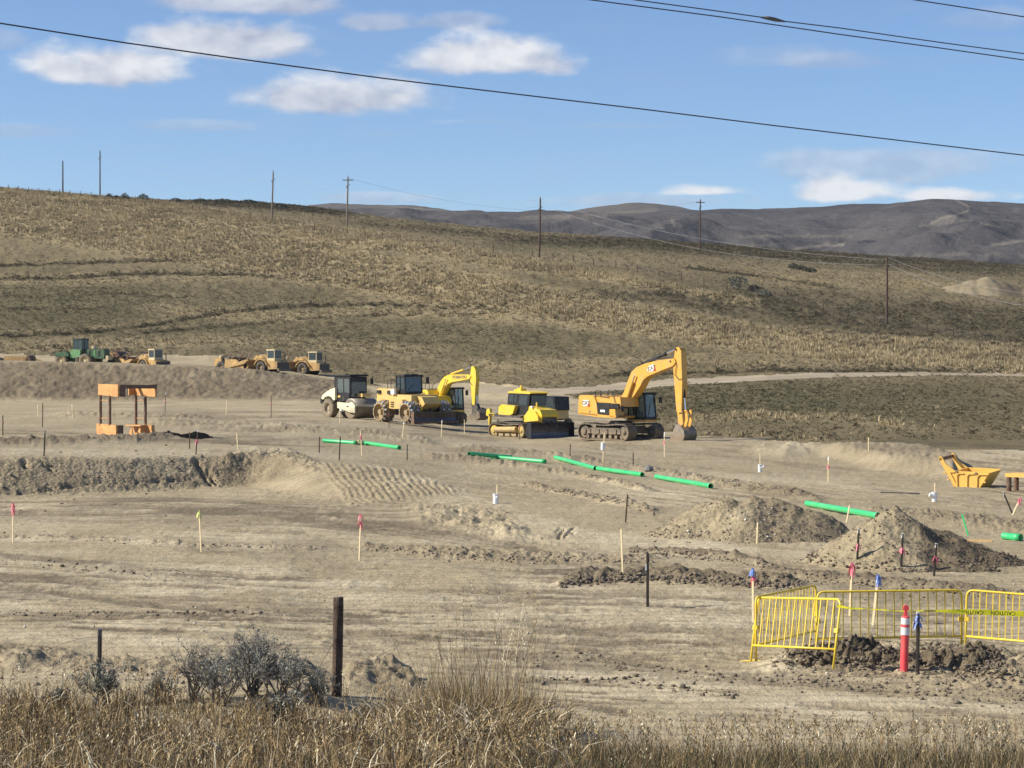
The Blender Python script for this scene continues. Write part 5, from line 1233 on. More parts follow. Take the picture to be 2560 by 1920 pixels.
def stake(base, top, label, kind='lath', w=.044, rib=None, tipc=None, name=None, cat=None, group='survey stakes across the site', at=None):
    r_ = random.Random(int(base[0]*7+base[1]))
    B = at or hit(*base); T = P3(top[0], top[1], B.y)
    o = empty(name or 'survey_stake', B, 0, label, cat or 'stake', group)
    d = T-B; m = {'lath': M_lath, 'brown': M_brownst, 'tpost': M_tpost}[kind]
    L = d.length; dn = d.normalized(); mb = MB(); ww = w if kind == 'lath' else w*1.05
    a = dn.orthogonal().normalized(); X_ = Vector((.72, -.69, 0)) if kind == 'lath' else Vector((1, 0, 0)); X_ = (X_-dn*X_.dot(dn)).normalized(); Y_ = dn.cross(X_)
    def sec(t, sx, sy): c = dn*t; return [c-X_*sx-Y_*sy, c+X_*sx-Y_*sy, c+X_*sx+Y_*sy, c-X_*sx+Y_*sy]
    sx, sy = (ww/2, .008) if kind == 'lath' else (ww/2, ww/2.4)
    S = [sec(-.12, sx, sy), sec(L*.97, sx, sy), sec(L, sx*.55, sy*.8)]
    pts = [p for s in S for p in s]
    mb.poly(pts, [(i+4*j, (i+1) % 4+4*j, (i+1) % 4+4*j+4, i+4*j+4) for j in range(2) for i in range(4)]+[(3, 2, 1, 0), (8, 9, 10, 11)])
    if kind == 'tpost':
        mb.poly([p+Vector((0, -.012, 0)) for p in sec(-.1, .012, .03)]+[p+Vector((0, -.012, 0)) for p in sec(L*.98, .012, .03)], [(0, 1, 5, 4), (1, 2, 6, 5), (2, 3, 7, 6), (3, 0, 4, 7), (4, 5, 6, 7)])
    mb.build('shaft', m, o)
    if tipc:
        q = sec(L*.86, sx*1.12, sy*1.2)+sec(L*1.002, sx*.9, sy*1.1)
        MB().poly(q, [(0, 1, 5, 4), (1, 2, 6, 5), (2, 3, 7, 6), (3, 0, 4, 7), (4, 5, 6, 7)]).build('painted_tip', tipc, o)
    for (f_, m_) in (rib or []): ribbon(dn*L*f_+Vector((0, -.02, 0)), m_, r_, o, .20 if L > .7 else .15)
    return o
ST = [
 ((32, 1357), (33, 1260), 'pale lath with pink ribbon at the far left edge of the pit floor', 'lath', [(1.0, M_pinkt), (.85, M_pinkt)], None),
 ((503, 1380), (498, 1277), 'pale lath with lime ribbon standing alone in the pit floor', 'lath', [(.97, M_limet)], None),
 ((898, 1402), (902, 1288), 'pale lath with pink ribbon at the middle of the site', 'lath', [(1.0, M_pinkt), (.84, M_pinkt)], None),
 ((1557, 1436), (1553, 1322), 'tall plain pale lath left of the dark post by the dark soil ridge', 'lath', None, None),
 ((1892, 1358), (1894, 1306), 'short pale lath in front of the larger soil heap', 'lath', None, None),
 ((2116, 1306), (2124, 1263), 'thin pale lath leaning before the long pipe between the soil heaps', 'lath', None, None),
 ((1564, 1306), (1569, 1236), 'brown stake left of the larger soil heap', 'brown', None, None),
 ((1583, 1164), (1583, 1132), 'short brown stake behind the pipe right of the steep one', 'brown', None, None),
 ((1425, 1140), (1426, 1110), 'short brown stake behind the steeply angled pipe', 'brown', None, None),
 ((1507, 1155), (1511, 1082), 'pale lath carrying a white pipe tee near the big excavator', 'lath', None, None),
 ((1661, 1142), (1661, 1080), 'white tipped pale stake with red ribbon just left of the excavator bucket', 'lath', [(.62, M_pinkt)], M_white),
 ((1299, 1099), (1299, 1060), 'brown stake with red ribbon before the bulldozer track', 'brown', [(.9, M_pinkt)], None),
 ((1900, 1163), (1900, 1134), 'pale lath standing behind the white tee on the graded road', 'lath', None, None),
 ((1242, 1246), (1243, 1212), 'short pale lath rising behind the white tee on the slope', 'lath', None, None),
 ((2337, 1236), (2337, 1207), 'short pale lath behind the white tee near the gravel box', 'lath', None, None),
 ((2070, 1206), (2071, 1142), 'white tipped lath with red ribbon on the road before the cut bank', 'lath', [(.66, M_pinkt)], M_white),
 ((2171, 1127), (2171, 1093), 'lone thin lath on top of the cut bank at the grass edge', 'lath', None, None),
 ((2531, 1284), (2508, 1230), 'dark white tipped post leaning left at the right edge', 'tpost', None, M_white),
 ((2531, 1288), (2550, 1246), 'pale lath with pink ribbon leaning right at the right edge', 'lath', [(1.0, M_pinkt), (.85, M_pinkt)], None),
 ((7, 1089), (7, 1038), 'reddish brown stake at the left edge of the upper ground', 'brown', [(.7, M_pinkt)], None),
 ((106, 1068), (107, 1007), 'tall brown stake left of the trench shield', 'brown', None, None),
 ((94, 1038), (94, 1013), 'small white tipped lath close left of the tall brown stake', 'lath', None, M_white),
 ((181, 1045), (180, 1011), 'white tipped lath just left of the trench shield', 'lath', None, M_white),
 ((110, 1140), (113, 1074), 'dark white tipped stake on the lip of the pit bank', 'tpost', None, M_white),
 ((413, 1030), (414, 980), 'white tipped stake with red ribbon right of the trench shield', 'brown', [(.55, M_pinkt)], M_white),
 ((345, 1104), (345, 1080), 'tiny stake in the dark soil strip before the trench shield', 'brown', None, None),
 ((474, 1122), (474, 1080), 'thin brown stake at the dark soil heap', 'brown', None, None),
 ((490, 1136), (494, 1071), 'tall white tipped brown stake with ribbon beside the dark soil heap', 'brown', [(.55, M_pinkt)], M_white),
 ((565, 1037), (567, 1001), 'faint pale lath below the long far bank', 'lath', None, None),
 ((678, 1046), (678, 990), 'brown stake with red ribbon below the scrapers', 'brown', [(.66, M_pinkt)], None),
 ((594, 1125), (592, 1083), 'pale lath between the dark heap and the green pipes', 'lath', None, None),
 ((798, 1132), (799, 1091), 'thin brown stake left of the first green pipe', 'brown', None, None),
 ((848, 1151), (851, 1091), 'dark stake standing in front of the first green pipe', 'tpost', None, None),
 ((905, 1140), (901, 1077), 'pale lath with pink ribbon before the pale coupling', 'lath', [(.8, M_pinkt)], None),
 ((1018, 1151), (1018, 1110), 'brown stake right of the pipe mouth', 'brown', None, None),
 ((849, 1058), (849, 1024), 'pale lath in front of the roller drum', 'lath', None, None),
 ((973, 1070), (971, 1031), 'brown stake with red ribbon before the compactor rear wheel', 'brown', [(.9, M_pinkt)], None),
 ((1006, 1094), (1010, 1055), 'leaning pale lath before the compactor blade corner', 'lath', None, M_white),
 ((1103, 1094), (1105, 1051), 'white tipped stake before the middle of the compactor blade', 'lath', None, M_white),
 ((1161, 1084), (1161, 1049), 'pale lath before the small excavator bucket', 'lath', None, None)]
for b, t, l, k, rb, tc in ST: stake(b, t, l, k, rib=rb, tipc=tc)
stake((1883, 1556), (1882, 1424), 'lath with blue over red ribbon left of the yellow barricades', 'lath', .045, [(1.0, M_bluet), (.86, M_pinkt)])
stake((2124, 1540), (2130, 1410), 'lath with pink ribbon behind the middle barricade', 'lath', .045, [(1.0, M_pinkt), (.9, M_pinkt)])
stake((2182, 1563), (2195, 1440), 'leaning lath with pale blue ribbon behind the middle barricade', 'lath', .05, [(1.0, M_bluet), (.92, M_bluet)], M_white)
stake((2294, 1682), (2295, 1530), 'dark steel post with blue ribbon and white tip beside the red delineator', 'tpost', .045, [(.93, M_bluet), (.84, M_bluet)], M_white, name='fence_post', cat='post')
o = stake((1619, 1517), (1619, 1381), 'tall dark steel post with small white tag before the dark soil ridge', 'tpost', .05, None, None, name='fence_post', cat='post')
MB().box(-.05, -.02, -.05, -.03, .72, .84).build('tag', M_white, o)
sg = stake((2420, 1338), (2405, 1285), 'green plastic marker pole leaning left behind the pointed heap', 'lath', .05, None, None, name='marker_pole', cat='pole')
for ch in sg.children: ch.data.materials[0] = M_pipe
# shadow side tees
def tee(px, py, label, h=.42, side=1, r=.09):
    B = hit(px, py); o = empty('pipe_tee', B, 0, label, 'pipe fitting', 'white pipe fittings on the graded soil')
    MB().lathe([(-.05, r), (h*.9, r), (h*.9, r*1.15), (h, r*1.15), (h, r*.9), (h-.05, r*.85)], (0, 0, 0), 'z', 14).build('body', M_white, o, False)
    MB().cyl((0, -.02, h*.55), (side*r*2.0, -.04, h*.72), r*.8, n=10).build('branch', M_white, o)
tee(1239, 1259, 'white pipe tee standing on the slope below the overlapping green pipes', .34, .4)
tee(1900, 1180, 'white pipe tee with side branch on the graded road', .34, 1)
tee(2336, 1254, 'white pipe tee near the gravel box', .34, -1)
o = empty('pipe_tee', hit(1507, 1155), 0, 'white pipe fitting hung on a lath before the big excavator', 'pipe fitting', 'white pipe fittings on the graded soil')
MB().lathe([(.55, .07), (.58, .10), (.92, .10), (.94, .07)], (.0, -.1, 0), 'z', 12).build('body', M_white, o)
M_rockg = mat('grey rock', (.20, .19, .18), .9, var=.3, vscale=6, bump=.8)

# ------------------------------------------------------------------ clods, heaps
M_clod = mat('moist dark clods', (.135, .105, .072), .95, var=.35, vscale=4, dust=(.25, .20, .14), dustamt=.8, bump=.8, bscale=14)
M_clodp = mat('dry tan clods', (.26, .21, .15), .95, var=.3, vscale=4, dust=(.15, .12, .085), dustamt=.6, bump=.6, bscale=14)
ICO = None
def ico():
    t = (1+5**.5)/2; v = np.array([(-1, t, 0), (1, t, 0), (-1, -t, 0), (1, -t, 0), (0, -1, t), (0, 1, t), (0, -1, -t), (0, 1, -t), (t, 0, -1), (t, 0, 1), (-t, 0, -1), (-t, 0, 1)])/math.sqrt(1+t*t)
    f = np.array([(0, 11, 5), (0, 5, 1), (0, 1, 7), (0, 7, 10), (0, 10, 11), (1, 5, 9), (5, 11, 4), (11, 10, 2), (10, 7, 6), (7, 1, 8), (3, 9, 4), (3, 4, 2), (3, 2, 6), (3, 6, 8), (3, 8, 9), (4, 9, 5), (2, 4, 11), (6, 2, 10), (8, 6, 7), (9, 8, 1)])
    return v, f
IV, IF = ico()
def clods(name, P, S, material, label, cat=None, kind='stuff', parent=None):
    """P (n,3) centres, S (n,) radii -> one mesh of lumpy clods"""
    n = len(P); r_ = np.random.default_rng(n)
    jit = 1+r_.uniform(-.5, .45, (n, 12, 1)); sc_ = r_.uniform(.55, 1.35, (n, 1, 3)); sc_[:, :, 2] *= .7
    a = r_.uniform(0, 6.28, n); c, s = np.cos(a), np.sin(a)
    v = IV[None]*jit*sc_*S[:, None, None]
    x = v[..., 0]*c[:, None]-v[..., 1]*s[:, None]; y = v[..., 0]*s[:, None]+v[..., 1]*c[:, None]
    v = np.stack([x, y, v[..., 2]], -1)+P[:, None, :]
    f = (IF[None]+(np.arange(n)*12)[:, None, None]).reshape(-1, 3)
    me = mesh_np(name, v.reshape(-1, 3), f, material); o = link(name, me, parent)
    return tag(o, label, cat, None, kind)
def along(pts, n, sy, r_, smin, smax, pw=2.5):
    xs = [p[0] for p in pts]; ys = [p[1] for p in pts]; P = []; S = []
    for k in range(n):
        x = r_.uniform(xs[0], xs[-1]); y = np.interp(x, xs, ys)+r_.gauss(0, sy)
        p = hit(x, y); s = smin+(smax-smin)*.85*r_.random()**(pw+1); P.append((p.x, p.y, p.z+s*.25)); S.append(s)
    return P, S
r_ = random.Random(3); P = []; S = []
for pts, n, sy, a, b in (([(1400, 1462), (1480, 1450), (1620, 1444), (1760, 1452), (1900, 1462), (2010, 1468)], 1500, 6, .010, .075), ([(1560, 1380), (1700, 1384), (1800, 1394), (1930, 1418)], 350, 6, .010, .06),
                         ([(1900, 1440), (2020, 1448), (2150, 1460), (2330, 1474), (2560, 1485)], 450, 8, .010, .06), ([(1280, 1640), (1500, 1650), (1750, 1690), (2100, 1715), (2560, 1760)], 320, 8, .012, .05),
                         ([(1290, 1700), (1450, 1700), (1560, 1706), (1850, 1740)], 160, 6, .012, .06), ([(0, 1410), (200, 1418), (480, 1440)], 70, 8, .02, .06), ([(0, 1535), (250, 1535), (480, 1532), (700, 1530)], 120, 5, .015, .06)):
    p, s = along(pts, n, sy, r_, a, b); P += p; S += s
clods('soil_clods', np.array(P), np.array(S), M_clod, 'dark moist soil clods turned up along the ridges')
P = []; S = []
for pts, n, sy, a, b in (([(1060, 1388), (1300, 1398), (1500, 1402), (1640, 1402)], 300, 6, .015, .06), ([(900, 1372), (1060, 1380), (1220, 1396)], 160, 5, .015, .06), ([(0, 1342), (500, 1364), (900, 1376)], 130, 3, .015, .06),
                         ([(1300, 1212), (1500, 1245), (1640, 1282)], 180, 5, .02, .08), ([(0, 1195), (600, 1185)], 260, 30, .02, .10), ([(0, 1700), (400, 1690), (850, 1700)], 200, 12, .01, .05), ([(1300, 1790), (2560, 1800)], 220, 22, .006, .03),
                         ([(0, 1480), (1280, 1500), (2560, 1560)], 330, 60, .008, .035), ([(0, 1300), (2560, 1340)], 260, 40, .012, .05), ([(1930, 1680), (2200, 1690), (2560, 1710)], 520, 22, .012, .05)):
    p, s = along(pts, n, sy, r_, a, b); P += p; S += s
clods('dry_clods', np.array(P), np.array(S), M_clodp, 'dry tan soil crumbs scattered over the graded ground')

HEAPS = []
def hit_heap(px, py, k):
    xs, ys, Zh, kp = HEAPS[k]
    for Y in np.arange(ys[0], ys[-1], .02):
        X = (px-CXP)/F*Y; i = min(int((Y-ys[0])/(ys[1]-ys[0])), len(ys)-1); j = int((X-xs[0])/(xs[1]-xs[0]))
        if not (0 <= j < len(xs)): continue
        z = Zh[i, j] if kp[i, j] else gz(X, Y)
        if YH+F*(H-z)/Y <= py: return Vector((X, Y, z))
    return hit(px, py)
def heap(name, cones, label, material, clod_m, nclod, seed, box, res=.055, slope=.62, dark=None, cat='soil heap', rg=0.0):
    x0, x1, y0, y1 = box; xs = np.arange(x0, x1, res); ys = np.arange(y0, y1, res); X, Y = np.meshgrid(xs, ys)
    wx = X+fbm(X*.8, Y*.8, 3, seed)*.35; wy = Y+fbm(X*.8+9, Y*.8, 3, seed+1)*.35
    Hh = np.full(X.shape, -9.0)
    for (cx, cy, h, sl) in cones:
        d = np.hypot(wx-cx, wy-cy); Hh = np.maximum(Hh, h-sl*d+.10*np.exp(-(d/.35)**2)*-1)
    rill = np.abs(fbm(X*1.1, Y*1.1, 4, seed+3)); rel = fbm(X*2.8, Y*2.8, 4, seed+5)
    Hh = Hh+(rel*.055-rill*.11+fbm(X*9, Y*9, 3, seed+8)*.03)*sstep(Hh, -.1, .35)+rg*(np.abs(fbm(X*5, Y*5, 3, seed+9))+fbm(X*11, Y*11, 3, seed+10)*.6)*sstep(Hh, -.1, .08)
    gzv = zat_arr(X, Y); top = np.maximum(Hh, -.06-np.clip(-Hh, 0, .2)*.0)
    keep_ = Hh > -.10
    Zh = gzv+np.where(keep_, np.maximum(Hh, -.07), -.09)
    ny, nx = X.shape; ix = np.arange(nx*ny).reshape(ny, nx)
    q = np.stack([ix[:-1, :-1], ix[:-1, 1:], ix[1:, 1:], ix[1:, :-1]], -1).reshape(-1, 4)
    kk = (keep_[:-1, :-1] | keep_[:-1, 1:] | keep_[1:, 1:] | keep_[1:, :-1]).reshape(-1); q = q[kk]
    v = np.stack([X, Y, Zh], -1).reshape(-1, 3); u, inv = np.unique(q, return_inverse=True)
    dk = np.zeros(X.shape) if dark is None else dark(X, Y)
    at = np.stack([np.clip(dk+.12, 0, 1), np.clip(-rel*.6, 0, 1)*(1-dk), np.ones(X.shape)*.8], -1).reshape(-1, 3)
    o = link(name, mesh_np(name, v[u], inv.reshape(-1, 4), material, True, {'m': at[u]})); tag(o, label, cat); HEAPS.append((xs, ys, Zh, keep_))
    # clods: more at the foot
    r2 = np.random.default_rng(seed); P = []; S = []
    ok = np.argwhere(keep_ & (Hh > -.05)); ft = np.argwhere(keep_ & (Hh < .22) & (Hh > -.08))
    for arr, n, a, b in ((ok, int(nclod*1.3), .008, .035), (ft, int(nclod*.6), .010, .055)):
        for i, j in arr[r2.integers(0, len(arr), n)]:
            s = a+(b-a)*r2.random()**3.2; P.append((X[i, j]+r2.normal()*.03, Y[i, j]+r2.normal()*.03, Zh[i, j]+s*.3)); S.append(s)
    c = clods('heap_clods', np.array(P), np.array(S), clod_m, None, None, 'stuff', o)
    return o
def zat_arr(X, Y):
    px = CXP+F*X/Y; i = np.clip(np.searchsorted(rows, Y)-1, 0, NR-2); j = np.clip(np.searchsorted(PX, px)-1, 0, NC-2)
    a = (Y-rows[i])/(rows[i+1]-rows[i]); b = (px-PX[j])/(PX[j+1]-PX[j])
    return (Z[i, j]*(1-a)+Z[i+1, j]*a)*(1-b)+(Z[i, j+1]*(1-a)+Z[i+1, j+1]*a)*b
M_heap = dirt_material('piled soil', .92); M_heapd = dirt_material('piled dark soil', .8)
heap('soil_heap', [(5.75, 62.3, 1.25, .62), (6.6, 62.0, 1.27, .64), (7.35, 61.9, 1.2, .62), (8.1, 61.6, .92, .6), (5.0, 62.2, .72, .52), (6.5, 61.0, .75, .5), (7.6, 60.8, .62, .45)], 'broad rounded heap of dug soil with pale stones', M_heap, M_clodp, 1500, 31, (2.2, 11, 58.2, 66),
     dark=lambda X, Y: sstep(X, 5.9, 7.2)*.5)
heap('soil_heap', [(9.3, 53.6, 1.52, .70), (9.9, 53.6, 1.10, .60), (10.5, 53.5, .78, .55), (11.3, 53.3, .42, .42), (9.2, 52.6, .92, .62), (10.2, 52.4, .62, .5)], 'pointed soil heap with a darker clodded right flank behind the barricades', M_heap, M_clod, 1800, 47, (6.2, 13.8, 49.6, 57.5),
     dark=lambda X, Y: sstep(X, 9.45, 9.9)*.95)  # right flank coloured darker: its dark soil plus painted-in shade
for b, t, l, k, rb, tc in [
 ((2143, 1400), (2147, 1322), 'dark white tipped post at the left foot of the pointed soil heap', 'tpost', [(.5, M_pinkt)], M_white),
 ((2253, 1417), (2257, 1333), 'dark white tipped post at the middle of the pointed soil heap', 'tpost', [(.55, M_pinkt)], M_white),
 ((2335, 1440), (2341, 1358), 'dark white tipped post with red ribbon right of the pointed soil heap ridge', 'tpost', [(.58, M_pinkt)], M_white)]: stake(b, t, l, k, rib=rb, tipc=tc, at=hit_heap(b[0], b[1], 1))
B = hit(490, 1096); M_blk = mat('almost black soil', (.012, .011, .011), 1.0, var=.3, vscale=3, bump=.6, spec=.05)
heap('soil_heap', [(B.x, B.y, .46, .5), (B.x-.7, B.y, .26, .35), (B.x+.4, B.y, .30, .5)], 'small almost black soil heap right of the trench shield', M_blk, M_blk, 120, 61, (B.x-2.6, B.x+2.4, B.y-1.5, B.y+1.8), res=.1)
B = P3(2450, 742, 470); X = (2450-CXP)/F*470
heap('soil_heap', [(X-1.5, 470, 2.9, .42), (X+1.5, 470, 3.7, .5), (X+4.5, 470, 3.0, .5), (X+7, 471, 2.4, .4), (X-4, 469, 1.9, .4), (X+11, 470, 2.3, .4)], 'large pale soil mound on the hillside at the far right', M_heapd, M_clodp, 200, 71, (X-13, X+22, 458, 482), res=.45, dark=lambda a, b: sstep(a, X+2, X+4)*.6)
# moist diggings behind the delineator: big broken lumps
for (px_, y_, a_, b_) in ((2120, 1655, .9, 41), (2365, 1660, .8, 43)):
    B = hit(px_, y_); heap('dug_earth', [(B.x-.30, B.y+.3, .23, .45), (B.x+.22, B.y+.25, .25, .45), (B.x+.6*a_, B.y+.1, .16, .4), (B.x-.7*a_, B.y+.05, .13, .4)], 'dark broken earth dug up '+('left' if px_ < 2200 else 'right')+' of the red delineator', M_heapd, M_clod, 700, b_, (B.x-2, B.x+2, B.y-1.2, B.y+1.6), res=.022, dark=lambda a, b: 1.0+0*a, cat='soil heap', rg=.20)
r2 = random.Random(9); P = []; S = []
for (cx, cy, rx_, ry_, n, smax) in ((2150, 1655, 110, 26, 420, .055), (2370, 1655, 90, 30, 380, .05), (1990, 1662, 60, 10, 90, .05), (2480, 1690, 90, 25, 260, .045)):
    for k in range(n):
        x = cx+r2.gauss(0, .5)*rx_; y = cy+r2.gauss(0, .5)*ry_; p = hit(x, min(y, 1700)); s = .012+(smax-.012)*r2.random()**2.2
        hgt = max(0, 1-((x-cx)/rx_)**2)*.10; P.append((p.x, p.y+r2.uniform(0, .8), p.z+s*.3+hgt*r2.random())); S.append(s)
clods('moist_diggings', np.array(P), np.array(S), M_clod, 'broken dark clods of moist earth dug up behind the red delineator')
r3 = random.Random(77); P = []; S = []
for k in range(46):
    p = hit_heap(r3.uniform(1700, 1960), r3.uniform(1262, 1345), 0); s = r3.uniform(.018, .045); P.append((p.x, p.y-.02, p.z+s*.4)); S.append(s)
for k in range(60):
    p = hit(r3.uniform(0, 2560), r3.uniform(1260, 1780)); s = r3.uniform(.01, .03); P.append((p.x, p.y, p.z+s*.4)); S.append(s)
clods('pale_stones', np.array(P), np.array(S), mat('pale stone', (.55, .50, .42), .85, var=.2), 'small pale stones on the broad heap and over the graded soil')
B = hit(1622, 1178); rk = MB().lathe([(-.1, .1), (.05, .22), (.18, .18), (.26, .05)], (0, 0, 0), 'z', 8).build('rock', M_rockg, None); rk.location = B; tag(rk, 'grey rock lying beside the green pipes', 'rock')
B = hit(2250, 1234); pl = MB().box(-.75, .75, -.05, .05, 0, .05).build('plank', M_tpost, None); pl.location = B; pl.rotation_euler = (0, 0, -.5); tag(pl, 'dark plank lying on the graded road before the gravel box', 'plank')
B = hit(2450, 1354); bd = MB().box(-.35, .35, -.06, .06, 0, .04).build('board', mat('orange board', (.62, .38, .14), .7), None); bd.location = B; bd.rotation_euler = (.1, 0, -.45); tag(bd, 'short orange board lying left of the pipe stub', 'board')

# ------------------------------------------------------------------ barricades, tape, delineator
M_bar = mat('yellow barricade paint', (.78, .56, .045), .45, var=.10, vscale=5, dust=(.45, .33, .13), dustamt=.4)
M_barrail = mat('yellow tube paint', (.80, .58, .05), .45, var=.08, vscale=5)
_cache = {}
def barricade(A, B, label, nb=18, hgt=1.06, lean=(0, 0), feet=(True, True), dir_foot=.5):
    """A,B ground points of the left and right upright; lean moves the top"""
    A = Vector(A); B = Vector(B); S = B-A; L = S.length; sx = S.normalized()
    up = Vector((lean[0], lean[1], hgt)); up = (up-sx*up.dot(sx)*.0); up = up.normalized(); nn = up.cross(sx); nn.normalize(); up2 = sx.cross(nn)
    o = empty('crowd_barrier', A, 0, label, 'barricade', 'yellow steel barricades round the diggings')
    o.matrix_world = Matrix(((sx.x, nn.x, up2.x, A.x), (sx.y, nn.y, up2.y, A.y), (sx.z, nn.z, up2.z, A.z), (0, 0, 0, 1)))
    # local: x along, y across, z up the leaning plane
    r = .019; c = .10; fr = MB(); arc = [(c-c*math.cos(t), hgt-c+c*math.sin(t)) for t in (0, .4, .8, 1.2, 1.57)]
    path = [(0, 0, 0), (0, 0, hgt*.5)]+[(a, 0, b) for a, b in arc]+[(L-a, 0, b) for a, b in arc[::-1]]+[(L, 0, hgt*.5), (L, 0, 0)]
    fr.tube(path, r, 8).build('frame', M_barrail, o, True)
    MB().tube([(0, 0, .30), (L, 0, .30)], r*.95, 8).build('bottom_rail', M_barrail, o, True)
    key = round(hgt, 2)
    if key not in _cache:
        me = MB().box(-.009, .009, -.005, .005, .30, hgt).build('bar', M_bar, None); _cache[key] = me.data; bpy.data.objects.remove(me)
    for k in range(nb):
        b = link('bar', _cache[key], o); b.location = ((k+1)*L/(nb+1), 0, 0)
    for s, x in zip(feet, (0, L)):
        if s: MB().tube([(x, -.32*dir_foot*2, .012), (x, 0, .06), (x, .32*dir_foot*2, .012)], .014, 6).build('foot', M_bar, o)
    MB().box(-.02, .05, -.03, .03, .55, .62).build('hook', M_bar, o); MB().box(L-.05, L+.03, -.03, .03, .55, .62).build('hook', M_bar, o)
    return o
def G3(px, Y): X = (px-CXP)/F*Y; return Vector((X, Y, gz(X, Y)))
def PB(px, py, Y): return P3(px, py, Y)
Ab = PB(2413, 1636, 36.4)
barricade(PB(2043, 1643, 36.1), PB(2404, 1636, 36.6), 'middle yellow barricade seen from its shaded side behind the tape', 16, lean=(0, .02), feet=(False, True))
barricade(Ab, PB(2800, 1672, 35.2), 'sunlit yellow barricade running off the right edge', 22, lean=(0, .0), feet=(True, True))
barricade(PB(1890, 1660, 35.5), PB(2040, 1622, 37.3), 'yellow barricade angled back behind the leaning one', 17, hgt=1.07, feet=(True, False))
barricade(PB(1876, 1660, 35.45), PB(2083, 1672, 33.9), 'yellow barricade leaning forward of the others, nearest at left', 12, hgt=1.07, lean=(.20, .13), feet=(False, False))
def delineator():
    B = hit(2260, 1676); B.z -= .02
    o = empty('delineator_post', B, 0, 'red plastic delineator post with two white reflective bands', 'delineator')
    M_d = mat('faded red plastic', (.86, .075, .085), .5, var=.08, vscale=3, dust=(.60, .20, .15), dustamt=.4); M_w = mat('white reflective sheet', (.80, .80, .80), .35, var=.05)
    MB().lathe([(0, .062), (.55, .060), (.56, .066), (.63, .066), (.70, .066), (.72, .060), (.74, .060), (.82, .066), (.84, .060), (.85, .04)], (0, 0, 0), 'z', 22).build('tube', M_d, o, False)
    MB().lathe([(.565, .0675), (.68, .0675)], (0, 0, 0), 'z', 22).build('reflective_band', M_w, o); MB().lathe([(.725, .0675), (.82, .0675)], (0, 0, 0), 'z', 22).build('reflective_band', M_w, o)
    MB().lathe([(.685, .070), (.72, .070)], (0, 0, 0), 'z', 22).build('collar', M_d, o)
    h = MB().prism([(-.028, .84), (.028, .84), (.022, .93), (.045, .95), (.045, .98), (.02, 1.02), (-.02, 1.02), (-.045, .98), (-.045, .95), (-.022, .93)], -.02, .02); h.build('handle', M_d, o)
    o.rotation_euler = (0, .03, 0)
delineator()
def caution_tape():
    M_t = mat('yellow caution tape', (.92, .88, .04), .4, var=.04)
    nt = M_t.node_tree; bs = nt.nodes['Principled BSDF']; tr = nt.nodes.new('ShaderNodeBsdfTranslucent'); tr.inputs[0].default_value = (.98, .92, .05, 1); mx = nt.nodes.new('ShaderNodeMixShader'); mx.inputs[0].default_value = .45
    nt.links.new(bs.outputs[0], mx.inputs[1]); nt.links.new(tr.outputs[0], mx.inputs[2]); nt.links.new(mx.outputs[0], nt.nodes['Material Output'].inputs['Surface'])
    M_k = mat('black print', (.03, .03, .03), .6)
    pts = [(2092, 1515, 33.95, .035), (2128, 1521, 33.9, .028), (2165, 1522, 33.9, .012), (2220, 1526, 33.85, .014), (2262, 1528, 33.85, .012), (2300, 1527, 33.85, .015), (2345, 1527, 33.9, .028), (2400, 1529, 34.0, .066), (2470, 1531, 34.1, .074), (2560, 1535, 34.2, .078), (2700, 1541, 34.4, .078), (2800, 1546, 34.6, .078)]
    C = [P3(a, b, y) for a, b, y, w in pts]; me = []; fs = []; o = empty('caution_tape', C[0], 0, 'yellow caution tape with black upside-down print stretched past the barricades', 'caution tape')
    V = []
    nsub = 6; rr = random.Random(2); K = []
    for i in range(len(C)-1):
        for t in range(nsub):
            f_ = t/nsub; K.append((C[i].lerp(C[i+1], f_), pts[i][3]*(1-f_)+pts[i+1][3]*f_))
    for k, (c, w) in enumerate(K):
        tw = .012*math.sin(k*.9)
        V += [c-C[0]+Vector((0, -.03*w/.078, -w/2)), c-C[0]+Vector((0, .03*w/.078+tw, w/2))]
    for k in range(len(K)-1): fs.append((2*k, 2*k+2, 2*k+3, 2*k+1))
    MB().poly(V, fs).build('tape', M_t, o)
    for (px, py, Y) in ((2428, 1530.5, 34.05), (2508, 1532.8, 34.12), (2588, 1536.3, 34.25), (2325, 1527, 33.86)):
        s = .085 if px > 2350 else .04; p = P3(px, py, Y-.045)-C[0]
        text_obj('lettering', 'CAUTION', s, M_k, o, Matrix.Translation(p) @ Matrix.Rotation(math.radians(90), 4, 'X') @ Matrix.Rotation(math.radians(180-1.5), 4, 'Z'), bold=.0015, extrude=.0005)
caution_tape()

